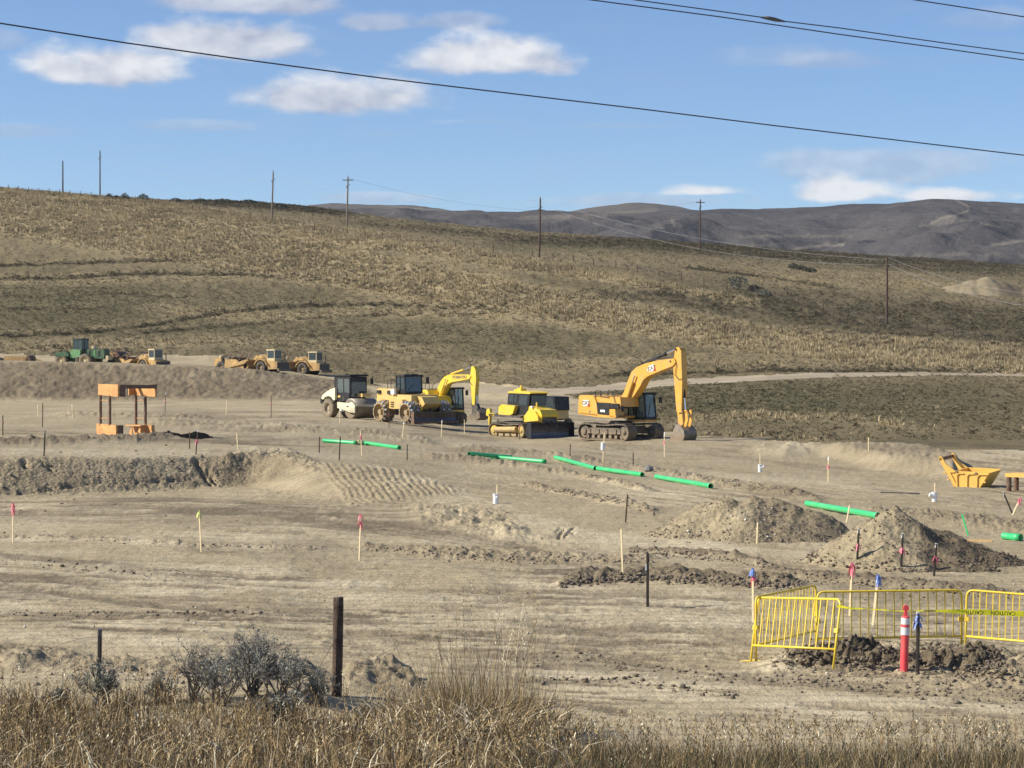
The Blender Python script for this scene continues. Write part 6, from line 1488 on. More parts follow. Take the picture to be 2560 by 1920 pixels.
# ------------------------------------------------------------------ right-of-way fence in front
M_oldwood = mat('creosoted post wood', (.085, .050, .032), .9, var=.45, vscale=5, dust=(.20, .15, .11), dustamt=.5, bump=1.0, bscale=22)
def wood_post():
    B = P3(841, 1700, 30.0); T = P3(845, 1492, 30.0)
    B = Vector((B.x, 30.0, gz(B.x, 30.0)-.1)); h = T.z-B.z; o = empty('fence_post', B, 0, 'thick dark weathered round wooden fence post', 'post')
    mb = MB(); prof_ = []; n = 18; pts = []; zs = [0, h*.3, h*.6, h*.9, h-.02, h]
    for j, z in enumerate(zs):
        for k in range(n):
            a = 2*math.pi*k/n; r = (.070 if j < 5 else .060)*(1+.06*math.sin(a*3+j)+.03*math.sin(a*7)); pts.append((r*math.cos(a)+z*.02, r*math.sin(a), z))
    mb.poly(pts, [(j*n+i, j*n+(i+1) % n, (j+1)*n+(i+1) % n, (j+1)*n+i) for j in range(len(zs)-1) for i in range(n)]+[tuple((len(zs)-1)*n+i for i in range(n))])
    mb.build('trunk', M_oldwood, o); MB().lathe([(h+.001, .058), (h+.006, .050)], (h*.02, 0, 0), 'z', 12).build('cut_top', mat('weathered end grain', (.30, .25, .19), .9, var=.3, vscale=20), o)
    MB().tube([(-.078, -.01, h*.62), (0, -.082, h*.61), (.08, 0, h*.62)], .003, 4).build('staple_wire', M_tpost, o)
    return B, h
WB, WH = wood_post()
o = stake((248, 1700), (250, 1571), 'dark steel fence post with grey top holding a slack wire', 'tpost', .05, None, mat('bare grey steel', (.35, .35, .34), .5, metal=.4), name='fence_post', cat='post')
TB = Vector(o.location)
def wire(name, pts, r, m, label, cat='wire', group=None, n=4):
    o = MB().tube(pts, r, n).build(name, m, None, True); return tag(o, label, cat, group)
M_wire = mat('dull fence wire', (.16, .14, .12), .6, metal=.5)
Yt = TB.y
wire('fence_wire', [P3(60, 1650, Yt-.3), P3(110, 1628, Yt-.2), P3(170, 1605, Yt), P3(215, 1594, Yt), P3(248, 1592, Yt)], .004, M_wire, 'slack fence wire arching left from the steel post')
wire('fence_wire', [P3(855, 1588, 30), P3(880, 1602, 29.8), P3(905, 1622, 29.5), P3(935, 1642, 29.2)], .004, M_wire, 'loose wire hanging right of the wooden post')
wire('fence_wire', [P3(832, 1610, 30), P3(815, 1640, 29.6), P3(800, 1665, 29.4)], .004, M_wire, 'short loose wire left of the wooden post')

# ------------------------------------------------------------------ power lines overhead
M_cable = mat('dark cable', (.045, .045, .05), .6)
def cable(pts, label, r=.0085, name='power_line', group='power lines crossing the sky'):
    C = [Vector(P3(*p)) for p in pts]; r = r*.85
    d0 = (C[0]-C[1]); d1 = (C[-1]-C[-2]); C = [C[0]+d0.normalized()*30+Vector((0, 0, 1.0))]+C+[C[-1]+d1.normalized()*30+Vector((0, 0, 1.0))]
    return wire(name, C, r, M_cable, label, 'power line', group, 6)
cable([(-200, 28, 23.4), (0, 58, 24.0), (320, 108, 25), (640, 153, 26), (960, 196, 27), (1280, 234, 28), (1600, 272, 29), (1920, 312, 30), (2240, 350, 31), (2560, 388, 32), (2760, 412, 32.6)], 'lowest black cable crossing the whole sky from left to right', .0095)
cable([(1300, -24, 26), (1480, 0, 26.5), (1800, 42, 27.5), (2100, 86, 28.5), (2350, 120, 29.3), (2560, 150, 30), (2760, 178, 30.6)], 'lower cable of the close pair at the upper right', .0085)
cc = cable([(1400, -30, 26), (1590, 0, 26.6), (1760, 23, 27.1), (1910, 44, 27.5), (1960, 53, 27.7), (2100, 70, 28.2), (2350, 106, 29), (2560, 134, 29.7), (2760, 160, 30.3)], 'upper cable of the close pair carrying a dark splice', .008)
sp = [P3(1902, 43.5, 27.5), P3(1920, 45, 27.5), P3(1938, 49, 27.6), P3(1963, 54, 27.7)]
MB().tube(sp, [.008, .024, .026, .009], 8).build('splice', mat('grey splice wrap', (.11, .10, .09), .6), cc)
cable([(2100, -28, 27), (2290, 0, 27.5), (2420, 20, 28), (2560, 42, 28.5), (2760, 72, 29)], 'short cable across the upper right corner', .0085)

# ------------------------------------------------------------------ utility poles and hill fence
M_pole = mat('brown utility pole', (.085, .050, .035), .85, var=.3, vscale=.5)
M_pole2 = mat('bleached utility pole', (.20, .155, .115), .85, var=.3, vscale=.5)
M_cond = mat('light conductor', (.34, .35, .36), .55, metal=.2)
POLES = [((157, 480), (157, 402), 600, 'short bare utility pole at the far left of the ridge', M_pole, 0), ((250, 490), (250, 378), 0, 'tall utility pole on the ridge left of the bushes', M_pole, 1), ((679, 553), (683, 430), 0, 'utility pole on the slope below the brushy ridge', M_pole2, 1),
         ((867, 568), (870, 443), 0, 'pale crossarm pole beside the far hills', M_pole2, 2), ((1348, 643), (1351, 496), 0, 'reddish utility pole in the middle of the hillside', M_pole, 1), ((1749, 623), (1751, 500), 0, 'utility pole with crossarm against the dark mesa', M_pole, 2), ((2217, 812), (2218, 640), 0, 'nearest tall utility pole at the right', M_pole, 1)]
TOPS = []
for (b, t, Yf, l, m, arm) in POLES:
    B = hit(b[0], b[1], 330)
    if Yf: B = G3(b[0], 575)
    T = P3(t[0], t[1], B.y); h = (T-B).length
    o = empty('utility_pole', B, 0, l, 'pole', 'utility poles on the hillside')
    MB().cyl((0, 0, -.5), T-B, .22, .15, n=8).build('shaft', m, o)
    tp = T-B
    if arm == 2: MB().box(tp.x-1.2, tp.x+1.2, -.08, .08, tp.z-.75, tp.z-.55).build('crossarm', m, o)
    if arm:
        MB().box(tp.x-.35, tp.x-.22, -.1, .1, tp.z-2.4, tp.z-1.9).box(tp.x+.22, tp.x+.35, -.1, .1, tp.z-1.9, tp.z-1.5).build('insulator', M_pole2, o)
        MB().cyl((tp.x, 0, tp.z), (tp.x, 0, tp.z+.35), .08, n=6).build('top_insulator', M_pole2, o)
    TOPS.append(T)
def span(A, B, sag, label, r=.028, m=None):
    pts = []
    for k in range(13):
        t = k/12; p = A.lerp(B, t); p.z -= sag*4*t*(1-t); pts.append(p)
    return wire('overhead_wire', pts, r, m or M_cond, label, 'wire', 'wires between the utility poles')
dz = lambda v, d: Vector((v.x, v.y, v.z-d))
span(dz(TOPS[1], .0), dz(TOPS[2], .0), 2.2, 'upper wire from the ridge pole to the slope pole', .016); span(dz(TOPS[1], 1.8), dz(TOPS[2], 1.4), 2.6, 'lower wire from the ridge pole to the slope pole', .03)
span(dz(TOPS[2], .2), dz(TOPS[4], .3), 3.0, 'upper wire from the slope pole to the middle pole', .02); span(dz(TOPS[2], 1.6), dz(TOPS[4], 1.6), 3.2, 'lower wire from the slope pole to the middle pole', .02)
span(dz(TOPS[3], .2), dz(TOPS[5], .3), 5.0, 'wire from the pale crossarm pole to the mesa pole', .018, M_cable); span(dz(TOPS[5], .2), P3(2300, 560, 560), 4.0, 'wire running right from the mesa pole', .018, M_cond)
span(dz(TOPS[4], .3), dz(TOPS[6], .6), 2.0, 'upper wire from the middle pole to the nearest pole', .018); span(dz(TOPS[4], 1.2), dz(TOPS[6], 1.4), 3.0, 'lower wire from the middle pole to the nearest pole', .018)
span(dz(TOPS[6], .2), P3(2900, 735, 300), 2.6, 'upper wire running off right from the nearest pole', .016); span(dz(TOPS[6], 1.2), P3(2900, 760, 300), 3.2, 'lower wire running off right from the nearest pole', .019)
FP = [(36, 205), (79, 205), (123, 210), (168, 212), (212, 217), (258, 222), (302, 227), (348, 233), (393, 238), (433, 243), (484, 250), (535, 256), (585, 260), (632, 266), (684, 272), (733, 276), (782, 286), (832, 296), (858, 299), (874, 301), (890, 301), (948, 311), (1013, 326), (1078, 338), (1148, 350), (1217, 360), (1288, 374), (1357, 386), (1430, 396), (1502, 406), (1577, 416), (1654, 424), (1718, 436), (1732, 437), (1810, 444), (1888, 451), (1967, 458), (2048, 468), (2132, 478)]
FP = [(x*.5787, 350+y*.5787+3) for x, y in FP]+[(1280+x*.5787, 440+y*.5787+2) for x, y in [(5, 337), (88, 345), (177, 362), (265, 367), (353, 384), (448, 396), (542, 410), (635, 426), (732, 446), (829, 470), (931, 488), (1030, 508), (1133, 532), (1235, 556), (1345, 580), (1452, 604), (1566, 628), (1675, 655), (1792, 672), (1908, 692), (2031, 710), (2150, 732)]]
fo = empty('hill_fence', hit(FP[0][0], FP[0][1], 330), 0, 'long wire fence of dark wooden posts climbing the hillside ridge', 'fence'); f0 = Vector(fo.location); prevs = []
pm = MB().cyl((0, 0, -.4), (0, 0, 1.35), .085, .075, n=6).build('post', M_pole, fo); fdat = pm.data; first = True
for k, (x, y) in enumerate(FP):
    p = hit(x, y, 330) if x > 330 else G3(x, 566)
    q = pm if first else link('post', fdat, fo); first = False
    q.location = p-f0; q.rotation_euler = (random.uniform(-.06, .06), random.uniform(-.06, .06) if k not in (18, 19, 20) else .3, 0); prevs.append(p-f0)
for hgt in (.5, .85, 1.15): MB().tube([p+Vector((0, 0, hgt)) for p in prevs], .012, 3).build('wire', M_wire, fo)
# ------------------------------------------------------------------ hill vegetation: one template tuft per object, repeated on loose points by geometry nodes
def scatter_group():
    ng = bpy.data.node_groups.new('repeat tuft', 'GeometryNodeTree')
    ng.interface.new_socket(name='Geometry', in_out='INPUT', socket_type='NodeSocketGeometry'); ng.interface.new_socket(name='Geometry', in_out='OUTPUT', socket_type='NodeSocketGeometry')
    N = ng.nodes; L = ng.links; i = N.new('NodeGroupInput'); o = N.new('NodeGroupOutput')
    at = N.new('GeometryNodeInputNamedAttribute'); at.data_type = 'FLOAT'; at.inputs['Name'].default_value = 'tpl'
    sp = N.new('GeometryNodeSeparateGeometry'); L.new(i.outputs[0], sp.inputs[0]); L.new(at.outputs[0], sp.inputs['Selection'])
    ip = N.new('GeometryNodeInstanceOnPoints'); L.new(sp.outputs['Inverted'], ip.inputs['Points']); L.new(sp.outputs['Selection'], ip.inputs['Instance'])
    r = N.new('GeometryNodeInputNamedAttribute'); r.data_type = 'FLOAT_VECTOR'; r.inputs['Name'].default_value = 'rot'; L.new(r.outputs[0], ip.inputs['Rotation'])
    s = N.new('GeometryNodeInputNamedAttribute'); s.data_type = 'FLOAT_VECTOR'; s.inputs['Name'].default_value = 'scl'; L.new(s.outputs[0], ip.inputs['Scale'])
    L.new(ip.outputs[0], o.inputs[0]); return ng
NGS = scatter_group()
def tuft_mat(name):
    m, g, b = principled(name)
    a = g.new('ShaderNodeAttribute', attribute_name='tint', attribute_type='INSTANCER'); g.put(b.inputs['Base Color'], a.outputs['Color'])
    setin(b, 'Roughness', 1.0); setin(b, 'Specular IOR Level', .05); return m
def scatter(name, tv, tf, P, S, C, label, material):
    n = len(P); k = len(tv); me = bpy.data.meshes.new(name); me.from_pydata([tuple(p) for p in tv]+[tuple(p) for p in P], [], [tuple(f) for f in tf]); me.update()
    t = np.zeros(n+k, np.float32); t[:k] = 1; a = me.attributes.new('tpl', 'FLOAT', 'POINT'); a.data.foreach_set('value', t)
    rt = np.zeros((n+k, 3), np.float32); rt[k:, 2] = rng.uniform(0, 6.28, n); a = me.attributes.new('rot', 'FLOAT_VECTOR', 'POINT'); a.data.foreach_set('vector', rt.ravel())
    sv = np.ones((n+k, 3), np.float32); sv[k:] = S; a = me.attributes.new('scl', 'FLOAT_VECTOR', 'POINT'); a.data.foreach_set('vector', sv.ravel())
    cv = np.ones((n+k, 4), np.float32); cv[k:, :3] = C; a = me.attributes.new('tint', 'FLOAT_COLOR', 'POINT'); a.data.foreach_set('color', cv.ravel())
    me.materials.append(material); o = link(name, me); md = o.modifiers.new('repeat', 'NODES'); md.node_group = NGS
    return tag(o, label, None, None, 'stuff')
def tuft_grass(n=15, r=.34, seed=1):
    q = random.Random(seed); v = []; f = []
    for k in range(n):
        a = q.uniform(0, 6.28); rr = q.uniform(0, .5)*r; l = q.uniform(.6, 1.0); sp_ = q.uniform(.15, 1.0)*r*1.1; w = q.uniform(.035, .07)
        c, s = math.cos(a), math.sin(a); b = len(v)
        v += [(c*rr-s*w, s*rr+c*w, -.1), (c*rr+s*w, s*rr-c*w, -.1), (c*(rr+sp_), s*(rr+sp_), l)]; f.append((b, b+1, b+2))
    return v, f
def tuft_brush(n=26, seed=2):
    q = random.Random(seed); v = []; f = []
    for k in range(n):
        a = q.uniform(0, 6.28); e = q.uniform(-.1, 1.45); R = q.uniform(.55, 1.0); c = Vector((math.cos(a)*math.cos(e)*.55*R, math.sin(a)*math.cos(e)*.55*R, .2+.7*math.sin(e)*R)); b = len(v)
        for j in range(3): v.append(tuple(c+Vector((q.uniform(-.2, .2), q.uniform(-.2, .2), q.uniform(-.18, .22)))))
        f.append((b, b+1, b+2))
    return v, f
def sample_hill(n, wfun, ymin=140, ymax=760):
    out = []
    W = wfun(); W = np.where(hm > 0, W, 0)*np.where(roadm, 0, 1)*((rows[:, None] >= ymin) & (rows[:, None] <= ymax))*((VX > -120) & (VX < 2680))
    area = np.gradient(rows)[:, None]*(YY*np.gradient(PX)[None, :]/F); W = (W*area).ravel(); cdf = np.cumsum(W); idx_ = np.searchsorted(cdf, rng.uniform(0, cdf[-1], n))
    i, j = np.unravel_index(np.clip(idx_, 0, W.size-1), VX.shape)
    dy = np.gradient(rows)[i]*rng.uniform(-.5, .5, n); dp = np.gradient(PX)[j]*rng.uniform(-.5, .5, n)
    Y = rows[i]+dy; px = PX[j]+dp; X = (px-CXP)/F*Y; Zs = zat_arr(X, Y)
    return i, j, np.stack([X, Y, Zs], -1)
def patch(i, j, s, sc_): return fbm(XX[i, j]*sc_, YY[i, j]*sc_, 3, s)
M_tuft = tuft_mat('dry bunchgrass blades')
i, j, P = sample_hill(46000, lambda: straw**1.5+.035)
r1_ = rng.uniform(.5, 1.3, len(P)); pz = patch(i, j, 301, .12)
r1_ = r1_*(.55+.5*straw[i, j]); S = np.stack([r1_*1.15, r1_*1.15, r1_*(.42+.25*straw[i, j])], -1)
mixv = np.clip(rng.uniform(0, 1, len(P))*.8+pz*.5+.1, 0, 1)[:, None]
C = (1-mixv)*np.array([.21, .17, .105])+mixv*np.array([.52, .42, .255])
v, f = tuft_grass(); scatter('bunchgrass', v, f, P, S, C, 'golden bunchgrass clumps spread over the hillside', M_tuft)
i, j, P = sample_hill(34000, lambda: sage*1.0+.10)
r1_ = rng.uniform(.35, 1.0, len(P))**1.2*(.65+.5*sage[i, j])
S = np.stack([r1_*1.1, r1_*1.1, r1_*.75], -1)
mixv = rng.uniform(0, 1, len(P))[:, None]; C = (1-mixv)*np.array([.075, .066, .042])+mixv*np.array([.17, .145, .098])
v, f = tuft_brush(); scatter('sagebrush_cover', v, f, P, S, C, 'low grey brown sagebrush dotted over the hillside', M_tuft)
i, j, P = sample_hill(8000, lambda: fur+1e-4, 250)
r1_ = rng.uniform(.2, .5, len(P)); S = np.stack([r1_*1.3, r1_*.9, r1_*.6], -1); mixv = rng.uniform(0, 1, len(P))[:, None]; C = (1-mixv)*np.array([.085, .075, .050])+mixv*np.array([.14, .12, .08])
scatter('furrow_brush', v, f, P, S, C, 'dark brush lines along the old contour furrows of the hill', M_tuft)
i, j, P = sample_hill(42000, lambda: .4+green, 140, 420)
r1_ = rng.uniform(.35, .9, len(P)); S = np.stack([r1_*.7, r1_*.7, r1_*.20], -1); mixv = rng.uniform(0, 1, len(P))[:, None]
gg = green[i, j][:, None]; C = (1-mixv)*np.array([.085, .080, .042])+mixv*((1-gg)*np.array([.26, .21, .12])+gg*np.array([.12, .115, .06]))
v, f = tuft_grass(10, .4, 4); scatter('short_grass', v, f, P, S, C, 'short grey green grass on the lower slope', M_tuft)

# ------------------------------------------------------------------ shrubs on the hill, each its own
M_twig = mat('grey brown twigs', (.085, .070, .055), .9, var=.3); M_leafd = mat('dark shrub leaves', (.060, .060, .042), .9, var=.4, vscale=1.5); M_leafg = mat('grey sage leaves', (.125, .13, .098), .9, var=.35, vscale=1.5)
def hill_shrub(px, py, w, h, label, m, Y=None, name='shrub'):
    B = G3(px, Y) if Y else hit(px, py, 330)
    o = empty(name, B, 0, label, 'shrub', 'shrubs on the hillside'); q = random.Random(int(px*3)); mb = MB(); fl = MB()
    for k in range(7):
        a = q.uniform(0, 6.28); e = (math.cos(a)*w*.35*q.random(), math.sin(a)*w*.35*q.random(), h*q.uniform(.5, .8)); mb.tube([(0, 0, -.1), (e[0]*.5, e[1]*.5, e[2]*.5), e], [.07, .05, .03], 4)
    for k in range(230):
        a = q.uniform(0, 6.28); r = q.random()**.5; z = q.random(); R = w*.5*r*math.sqrt(max(.05, 1-(z*1.0-.35)**2*1.6)); c = Vector((math.cos(a)*R, math.sin(a)*R, .12*h+z*h*.88*(1-.35*r*r)))
        s = .13*w**.5*.9; pts = [c+Vector((q.uniform(-s, s), q.uniform(-s, s), q.uniform(-s, s))) for _ in range(4)]; fl.poly(pts, [(0, 1, 2), (0, 2, 3)])
    mb.build('trunk', M_twig, o); fl.build('crown', m, o); return o
for a in [(272, 490, 1.7, 1.3, 'small dark bush just right of the tall ridge pole', M_leafd, 566), (290, 490, 2.2, 1.2, 'low dark bush second from the tall ridge pole', M_leafd, 566), (312, 491, 2.8, 1.9, 'round dark bush on the skyline between pole and larger bush', M_leafd, 566),
          (358, 494, 3.6, 2.0, 'largest dark skyline bush left of the brushy ridge', M_leafd, 580), (72, 477, 1.8, .7, 'flat bush at the foot of the far left ridge pole', M_leafd, 562), (237, 488, 2.0, .8, 'flat bush left of the tall ridge pole foot', M_leafd, 562),
          (440, 500, 4.5, 1.3, 'wide low bush starting the brushy ridge', M_leafd, 600), (500, 503, 5, 1.2, 'wide brown bush on the brushy ridge left part', M_leafd, 610), (560, 506, 6, 1.3, 'wide brown bush on the middle of the brushy ridge', M_leafd, 620), (620, 509, 5, 1.3, 'wide brown bush left of the slope pole on the ridge', M_leafd, 620), (700, 520, 5, 1.4, 'brown bush right of the slope pole on the ridge', M_leafd, 600),
          (1850, 724, 3.6, 2.6, 'big grey sage bush on the hill above the excavator arm', M_leafg, None), (1884, 728, 2.4, 1.2, 'dark small bush right beside the big grey sage bush', M_leafd, None), (1912, 742, 2.6, 1.3, 'grey bush below right of the big sage bush', M_leafg, None), (1832, 712, 2.4, 1.5, 'grey bush above left of the big sage bush', M_leafg, None),
          (1984, 672, 2.8, 1.4, 'leftmost of three dark bushes on the upper slope', M_leafd, None), (2003, 676, 3.2, 1.2, 'middle of three dark bushes on the upper slope', M_leafd, None), (2026, 681, 3.0, 1.0, 'rightmost of three dark bushes on the upper slope', M_leafd, None)]: hill_shrub(*a)

# ------------------------------------------------------------------ roadside grass
def blade_mat(name):
    m, g, b = principled(name); a = g.new('ShaderNodeAttribute', attribute_name='tint'); g.put(b.inputs['Base Color'], a.outputs['Color']); setin(b, 'Roughness', .75); setin(b, 'Specular IOR Level', .25)
    return m
M_blade_grass = blade_mat('dry grass blades')
def gz_arr(X, Y): return zat_arr(X, Y)
def blades(name, X, Y, h, w, lean, C, label, kink=0.0, cat=None, kind='stuff', parent=None, z0=None, azs=None, heads=0.0):
    """ribbons of three segments; arrays per blade"""
    n = len(X); z = gz_arr(X, Y)-.03 if z0 is None else z0; a = rng.uniform(0, 6.28, n) if azs is None else azs; face = rng.uniform(0, 3.14, n)
    ts = np.array([0, .4, .75, 1.0]); V = []; k_ = rng.uniform(-1, 1, n)*kink
    for t in ts:
        bx = X+np.cos(a)*lean*h*(t**1.8)+k_*np.sin(a)*h*max(0, t-.5); by = Y+np.sin(a)*lean*h*(t**1.8)*.8; bz = z+h*(t-.35*lean*t**2.2)
        ww = w*(1-t)**.6*.5+.0006
        V.append(np.stack([bx-np.cos(face)*ww, by-np.sin(face)*ww, bz], -1)); V.append(np.stack([bx+np.cos(face)*ww, by+np.sin(face)*ww, bz], -1))
    V = np.stack(V, 1); b = (np.arange(n)*8)[:, None]
    q = np.concatenate([b+np.array([[0, 1, 3, 2]]), b+np.array([[2, 3, 5, 4]]), b+np.array([[4, 5, 7, 6]])], 0)
    CC = np.repeat(C[:, None, :], 8, 1); verts_ = V.reshape(-1, 3); cols = CC.reshape(-1, 3)
    if heads > 0:      # seed heads near the tips
        pick = np.where(rng.random(n) < heads)[0]; m = 9; hv = []; hc = []
        tip = V[pick, 6]; mid = V[pick, 4]; d = tip-mid
        for s in range(m):
            c = mid+d*(.15+.1*s)[None] if False else mid+d*(.1+.105*s); of = rng.normal(0, 1, (len(pick), 3))*np.array([.010, .010, .006]); c = c+of
            L = rng.uniform(.018, .040, len(pick))[:, None]; dr = np.stack([rng.normal(0, .45, len(pick)), rng.normal(0, .45, len(pick)), np.ones(len(pick))], -1); wv = np.stack([np.ones(len(pick)), rng.normal(0, .6, len(pick)), np.zeros(len(pick))], -1)*.0045
            hv.append(np.stack([c, c+dr*L*.5-wv, c+dr*L, c+dr*L*.5+wv], 1)); hc.append(np.repeat((C[pick]*1.25)[:, None, :], 4, 1))
        hv = np.concatenate(hv, 0); hc = np.concatenate(hc, 0); b0 = len(verts_); nb = (b0+np.arange(len(hv))*4)[:, None]+np.array([[0, 1, 2, 3]])
        verts_ = np.concatenate([verts_, hv.reshape(-1, 3)]); cols = np.concatenate([cols, hc.reshape(-1, 3)]); q = np.concatenate([q, nb])
    me = mesh_np(name, verts_, q, M_blade_grass, False, {'tint': cols}); o = link(name, me, parent); return tag(o, label, cat, None, kind)
def pal(n, ws, jit=.18):
    base = np.array([(.38, .28, .14), (.225, .15, .068), (.10, .07, .036), (.085, .085, .038), (.60, .52, .36)])
    k = rng.choice(len(base), n, p=np.array(ws)/sum(ws)); return np.clip(base[k]*(1+rng.normal(0, jit, (n, 1))), .02, .8)
def field(n, x0, x1, y0, y1, dens=None):
    Y = np.sqrt(rng.uniform(y0**2, y1**2, n)); px = rng.uniform(x0, x1, n)
    if dens is not None: k = rng.random(n) < dens(px, Y); px, Y = px[k], Y[k]
    return (px-CXP)/F*Y, Y, px
clump = lambda px, Y: np.clip(.62+fbm(px*.02, Y*1.6, 3, 401)*.9, .12, 1)
edge = lambda px, Y: np.where(Y < np.interp(px, [-300, 0, 400, 900, 1100, 1350, 1450, 2560], [30.0, 29.6, 29.2, 28.8, 28.6, 26.0, 23.8, 23.4])+fbm(px*.012, Y*.0, 2, 405)*1.0, 1, 0)
X, Y, px = field(60000, -200, 1480, 16.5, 30.5, lambda p, y: clump(p, y)*edge(p, y))
h = rng.uniform(.20, .54, len(X))*(.8+.4*fbm(px*.01, Y*.5, 2, 411)); blades('dry_grass', X, Y, h, rng.uniform(.005, .011, len(X)), rng.uniform(.05, .75, len(X)), pal(len(X), [3.4, 4.5, 3.6, .8, .8]), 'tall dry tan grass along the roadside at the lower left', .12)
X, Y, px = field(2000, -200, 1450, 19, 30.3, lambda p, y: edge(p, y))
h = rng.uniform(.45, .80, len(X)); blades('seed_stems', X, Y, h, rng.uniform(.003, .006, len(X)), rng.uniform(.05, .4, len(X)), pal(len(X), [3, 3.5, 2, .2, 1]), 'tall pale seed stems standing above the dry grass', .1, heads=.75)
X, Y, px = field(2600, -200, 1450, 18, 29.5, lambda p, y: edge(p, y)*clump(p, y))
h = rng.uniform(.18, .42, len(X)); blades('bent_straw', X, Y, h, rng.uniform(.009, .016, len(X)), rng.uniform(.8, 1.7, len(X)), pal(len(X), [3, 1.5, .5, 0, 3]), 'bent pale straw leaves among the grass', .6, z0=gz_arr(X, Y)+rng.uniform(0, .3, len(X)))
X, Y, px = field(60000, 1300, 2800, 16.5, 25.5, lambda p, y: edge(p, y)*np.clip(.7+fbm(p*.02, y*1.6, 3, 421)*.9, .1, 1))
h = rng.uniform(.20, .52, len(X)); blades('green_grass', X, Y, h, rng.uniform(.005, .010, len(X)), rng.uniform(.05, .7, len(X)), pal(len(X), [1.6, 2.6, 4, 4, .4]), 'short olive and brown grass along the lower right edge', .2)
X, Y, px = field(850, 1350, 2750, 21, 27.6); h = rng.uniform(.35, .72, len(X))*(1-.35*sstep(Y, 24, 28)); blades('sparse_weed_stems', X, Y, h, rng.uniform(.003, .005, len(X)), rng.uniform(.05, .5, len(X)), pal(len(X), [2, 3, 3, .5, 1]), 'sparse seed heads rising from the lower right edge', .15, heads=.9)
def bunch():
    o = empty('tall_grass_clump', G3(1190, 28.0), 0, 'big tall clump of tan bunchgrass with long stems at the bottom middle', 'grass clump'); B = Vector(o.location)
    def part(name, n, px0, px1, y0, y1, h0, h1, w0, w1, l0, l1, ws, kink, heads=0, label=None, zup=0.0):
        Y = rng.uniform(y0, y1, n); px_ = rng.normal((px0+px1)/2, (px1-px0)/4, n); X = (px_-CXP)/F*Y
        az_ = np.where(px_ > 1190, rng.normal(0, .9, n), rng.normal(3.14, .9, n)); az_ = np.where(rng.random(n) < .5, rng.uniform(0, 6.28, n), az_)
        z = gz_arr(X, Y)-.03+rng.uniform(0, 1, n)*zup
        p = blades(name, X-B.x, Y-B.y, rng.uniform(h0, h1, n), rng.uniform(w0, w1, n), rng.uniform(l0, l1, n), pal(n, ws), label, kink, None, None, o, z-B.z, az_, heads)
        p['kind'] = 'stuff'
    part('blades', 3400, 1010, 1360, 27.2, 28.8, .35, .85, .005, .011, .05, .9, [5, 3.5, 1.5, .3, 2.2], .25)
    part('bent_leaves', 2300, 980, 1400, 26.6, 28.6, .2, .5, .008, .016, .7, 1.8, [3, 1.5, 1, 0, 3.5], .7, zup=.32)
    part('upright_stems', 330, 1040, 1350, 27.6, 28.6, .7, 1.3, .004, .007, .02, .35, [3, 4, 3, 0, .6], .08)
    part('long_stems', 75, 1050, 1400, 27.6, 28.4, 1.2, 2.05, .006, .009, .02, .34, [4, 2, 1, 0, 3], .05, heads=.8)
bunch()

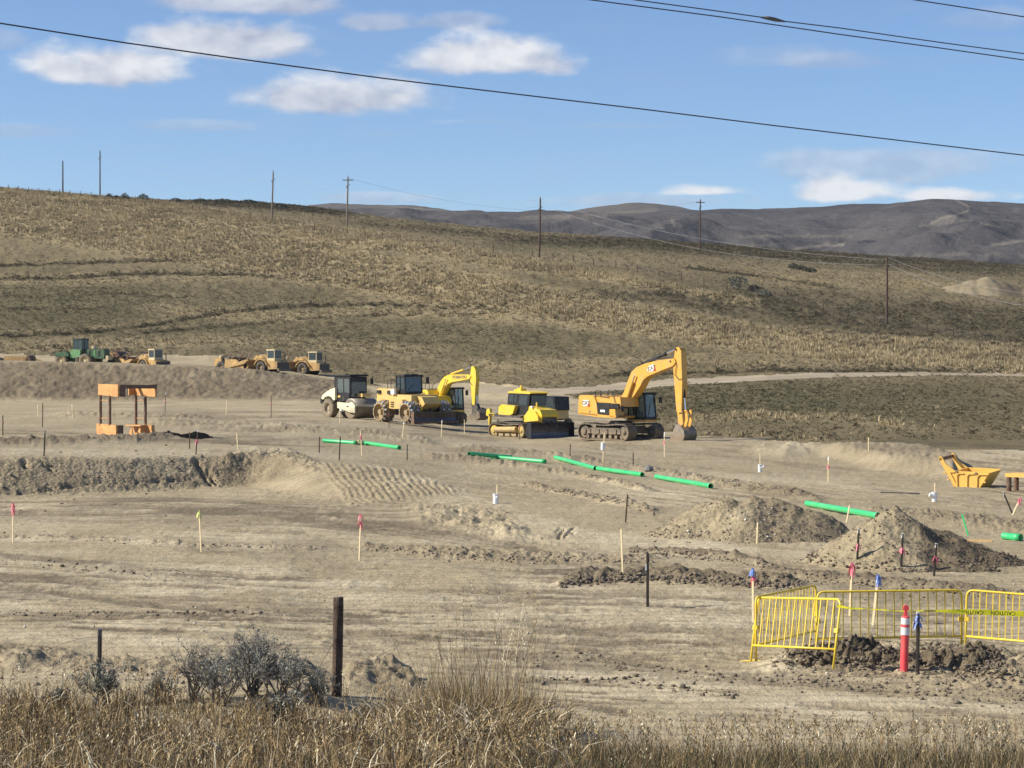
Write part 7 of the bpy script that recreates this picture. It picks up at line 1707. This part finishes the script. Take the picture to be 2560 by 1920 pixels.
# ------------------------------------------------------------------ sagebrush by the fence
M_bark = mat('sagebrush bark', (.075, .062, .052), .95, var=.4, vscale=9); M_barkg = mat('grey twig bark', (.17, .15, .13), .95, var=.3, vscale=9)
def leaf_mat():
    m, g, b = principled('sagebrush foliage'); a = g.new('ShaderNodeAttribute', attribute_name='tint'); g.put(b.inputs['Base Color'], a.outputs['Color']); setin(b, 'Roughness', .9); setin(b, 'Specular IOR Level', .1); return m
M_sleaf = leaf_mat()
def sagebrush(px, Y, w, h, label, seed, leafy=1.0, stems=9, bark=None):
    q = random.Random(seed); B = G3(px, Y); o = empty('sagebrush', B, 0, label, 'shrub', 'sagebrush along the roadside fence'); mb = MB(); L = []
    def grow(p, d, ln, r, lev):
        n = 3; path = [p]; dd = d.copy()
        for k in range(n):
            dd = (dd+Vector((q.gauss(0, .22), q.gauss(0, .22), q.gauss(.05, .14)))).normalized(); p = p+dd*(ln/n); path.append(p)
        mb.tube(path, [r, r*.85, r*.7, r*.55], 4 if lev < 2 else 3)
        if lev >= 3:
            L.append((path[-1], dd)); L.append((path[-2], dd)); return
        for k in range(q.choice((2, 3, 3)) if lev < 2 else q.choice((3, 4))):
            t = q.uniform(.35, 1.0); i = min(int(t*n), n-1); s = path[i].lerp(path[i+1], t*n-i)
            nd = (dd+Vector((q.gauss(0, .55), q.gauss(0, .55), q.gauss(.1, .3)))).normalized(); grow(s, nd, ln*q.uniform(.5, .78), r*.58, lev+1)
    for k in range(stems):
        a = q.uniform(0, 6.28); sp_ = q.uniform(.2, 1.0); d = Vector((math.cos(a)*sp_*w/h, math.sin(a)*sp_*w/h*.7, 1)).normalized()
        grow(Vector((q.gauss(0, .06), q.gauss(0, .06), -.03)), d, h*q.uniform(.36, .48), q.uniform(.011, .019), 0)
    mb.build('branches', bark or M_barkg, o)
    n = int(len(L)*3.6*leafy)
    if n:
        ar = np.array([tuple(p) for p, d in L]); dr = np.array([tuple(d) for p, d in L]); k = rng.integers(0, len(L), n)
        c = ar[k]+rng.normal(0, .018, (n, 3))-dr[k]*rng.uniform(0, .08, (n, 1)); d = dr[k]+rng.normal(0, .45, (n, 3)); d /= np.linalg.norm(d, axis=1)[:, None]
        sd = np.cross(d, rng.normal(0, 1, (n, 3))); sd /= np.linalg.norm(sd, axis=1)[:, None]; ln = rng.uniform(.018, .042, (n, 1)); wd = rng.uniform(.004, .008, (n, 1))
        V = np.stack([c-sd*wd*.4, c+sd*wd*.4, c+d*ln+sd*wd, c+d*ln-sd*wd], 1).reshape(-1, 3)
        cc = np.array([.27, .27, .225])*rng.uniform(.6, 1.35, (n, 1)); me = mesh_np('foliage', V, np.arange(n*4).reshape(-1, 4), M_sleaf, False, {'tint': np.repeat(cc, 4, 0)})
        f_ = link('foliage', me, o); f_['kind'] = 'stuff'
    return o
sagebrush(485, 29.4, .66, 1.02, 'bare dark sagebrush left of the big leafy one', 21, .12, 13)
sagebrush(625, 29.6, .95, 1.22, 'largest grey sagebrush with leafy crown near the bottom left', 22, .85, 19)
sagebrush(560, 29.0, .80, .92, 'leafy sagebrush low in front between the bare and the largest one', 23, .9, 13)
sagebrush(715, 29.3, .80, 1.0, 'leafy sagebrush on the right shoulder of the largest one', 24, 1.0, 14)
sagebrush(800, 29.2, .55, .55, 'low grey sagebrush at the foot of the wooden post', 25, 1.3, 9)
sagebrush(265, 29.1, .45, .66, 'grey sagebrush at the foot of the steel post', 26, 1.5, 9)
sagebrush(395, 29.2, .6, .50, 'low dark sagebrush between steel post and bare sagebrush', 27, .9, 8)
sagebrush(690, 28.2, .7, .48, 'low grey sagebrush in front of the big group', 28, 1.5, 9)
sagebrush(150, 28.8, .5, .40, 'small grey sagebrush left of the steel post', 29, 1.4, 7)
sagebrush(930, 28.8, .5, .38, 'small grey sagebrush right of the wooden post', 30, 1.2, 7)

# ------------------------------------------------------------------ thin air that fades the far hills
def haze():
    m = bpy.data.materials.new('thin haze'); m.use_nodes = True; nt = m.node_tree; nt.nodes.clear()
    v = nt.nodes.new('ShaderNodeVolumePrincipled'); v.inputs['Color'].default_value = (.80, .88, 1.0, 1); v.inputs['Density'].default_value = .00004; v.inputs['Anisotropy'].default_value = .2
    o = nt.nodes.new('ShaderNodeOutputMaterial'); nt.links.new(v.outputs[0], o.inputs['Volume'])
    b = MB().box(-2600, 2600, -80, 4350, -6, 330).build('haze', m, None); b['kind'] = 'stuff'; b['label'] = 'thin pale air between the site and the far hills'
haze()
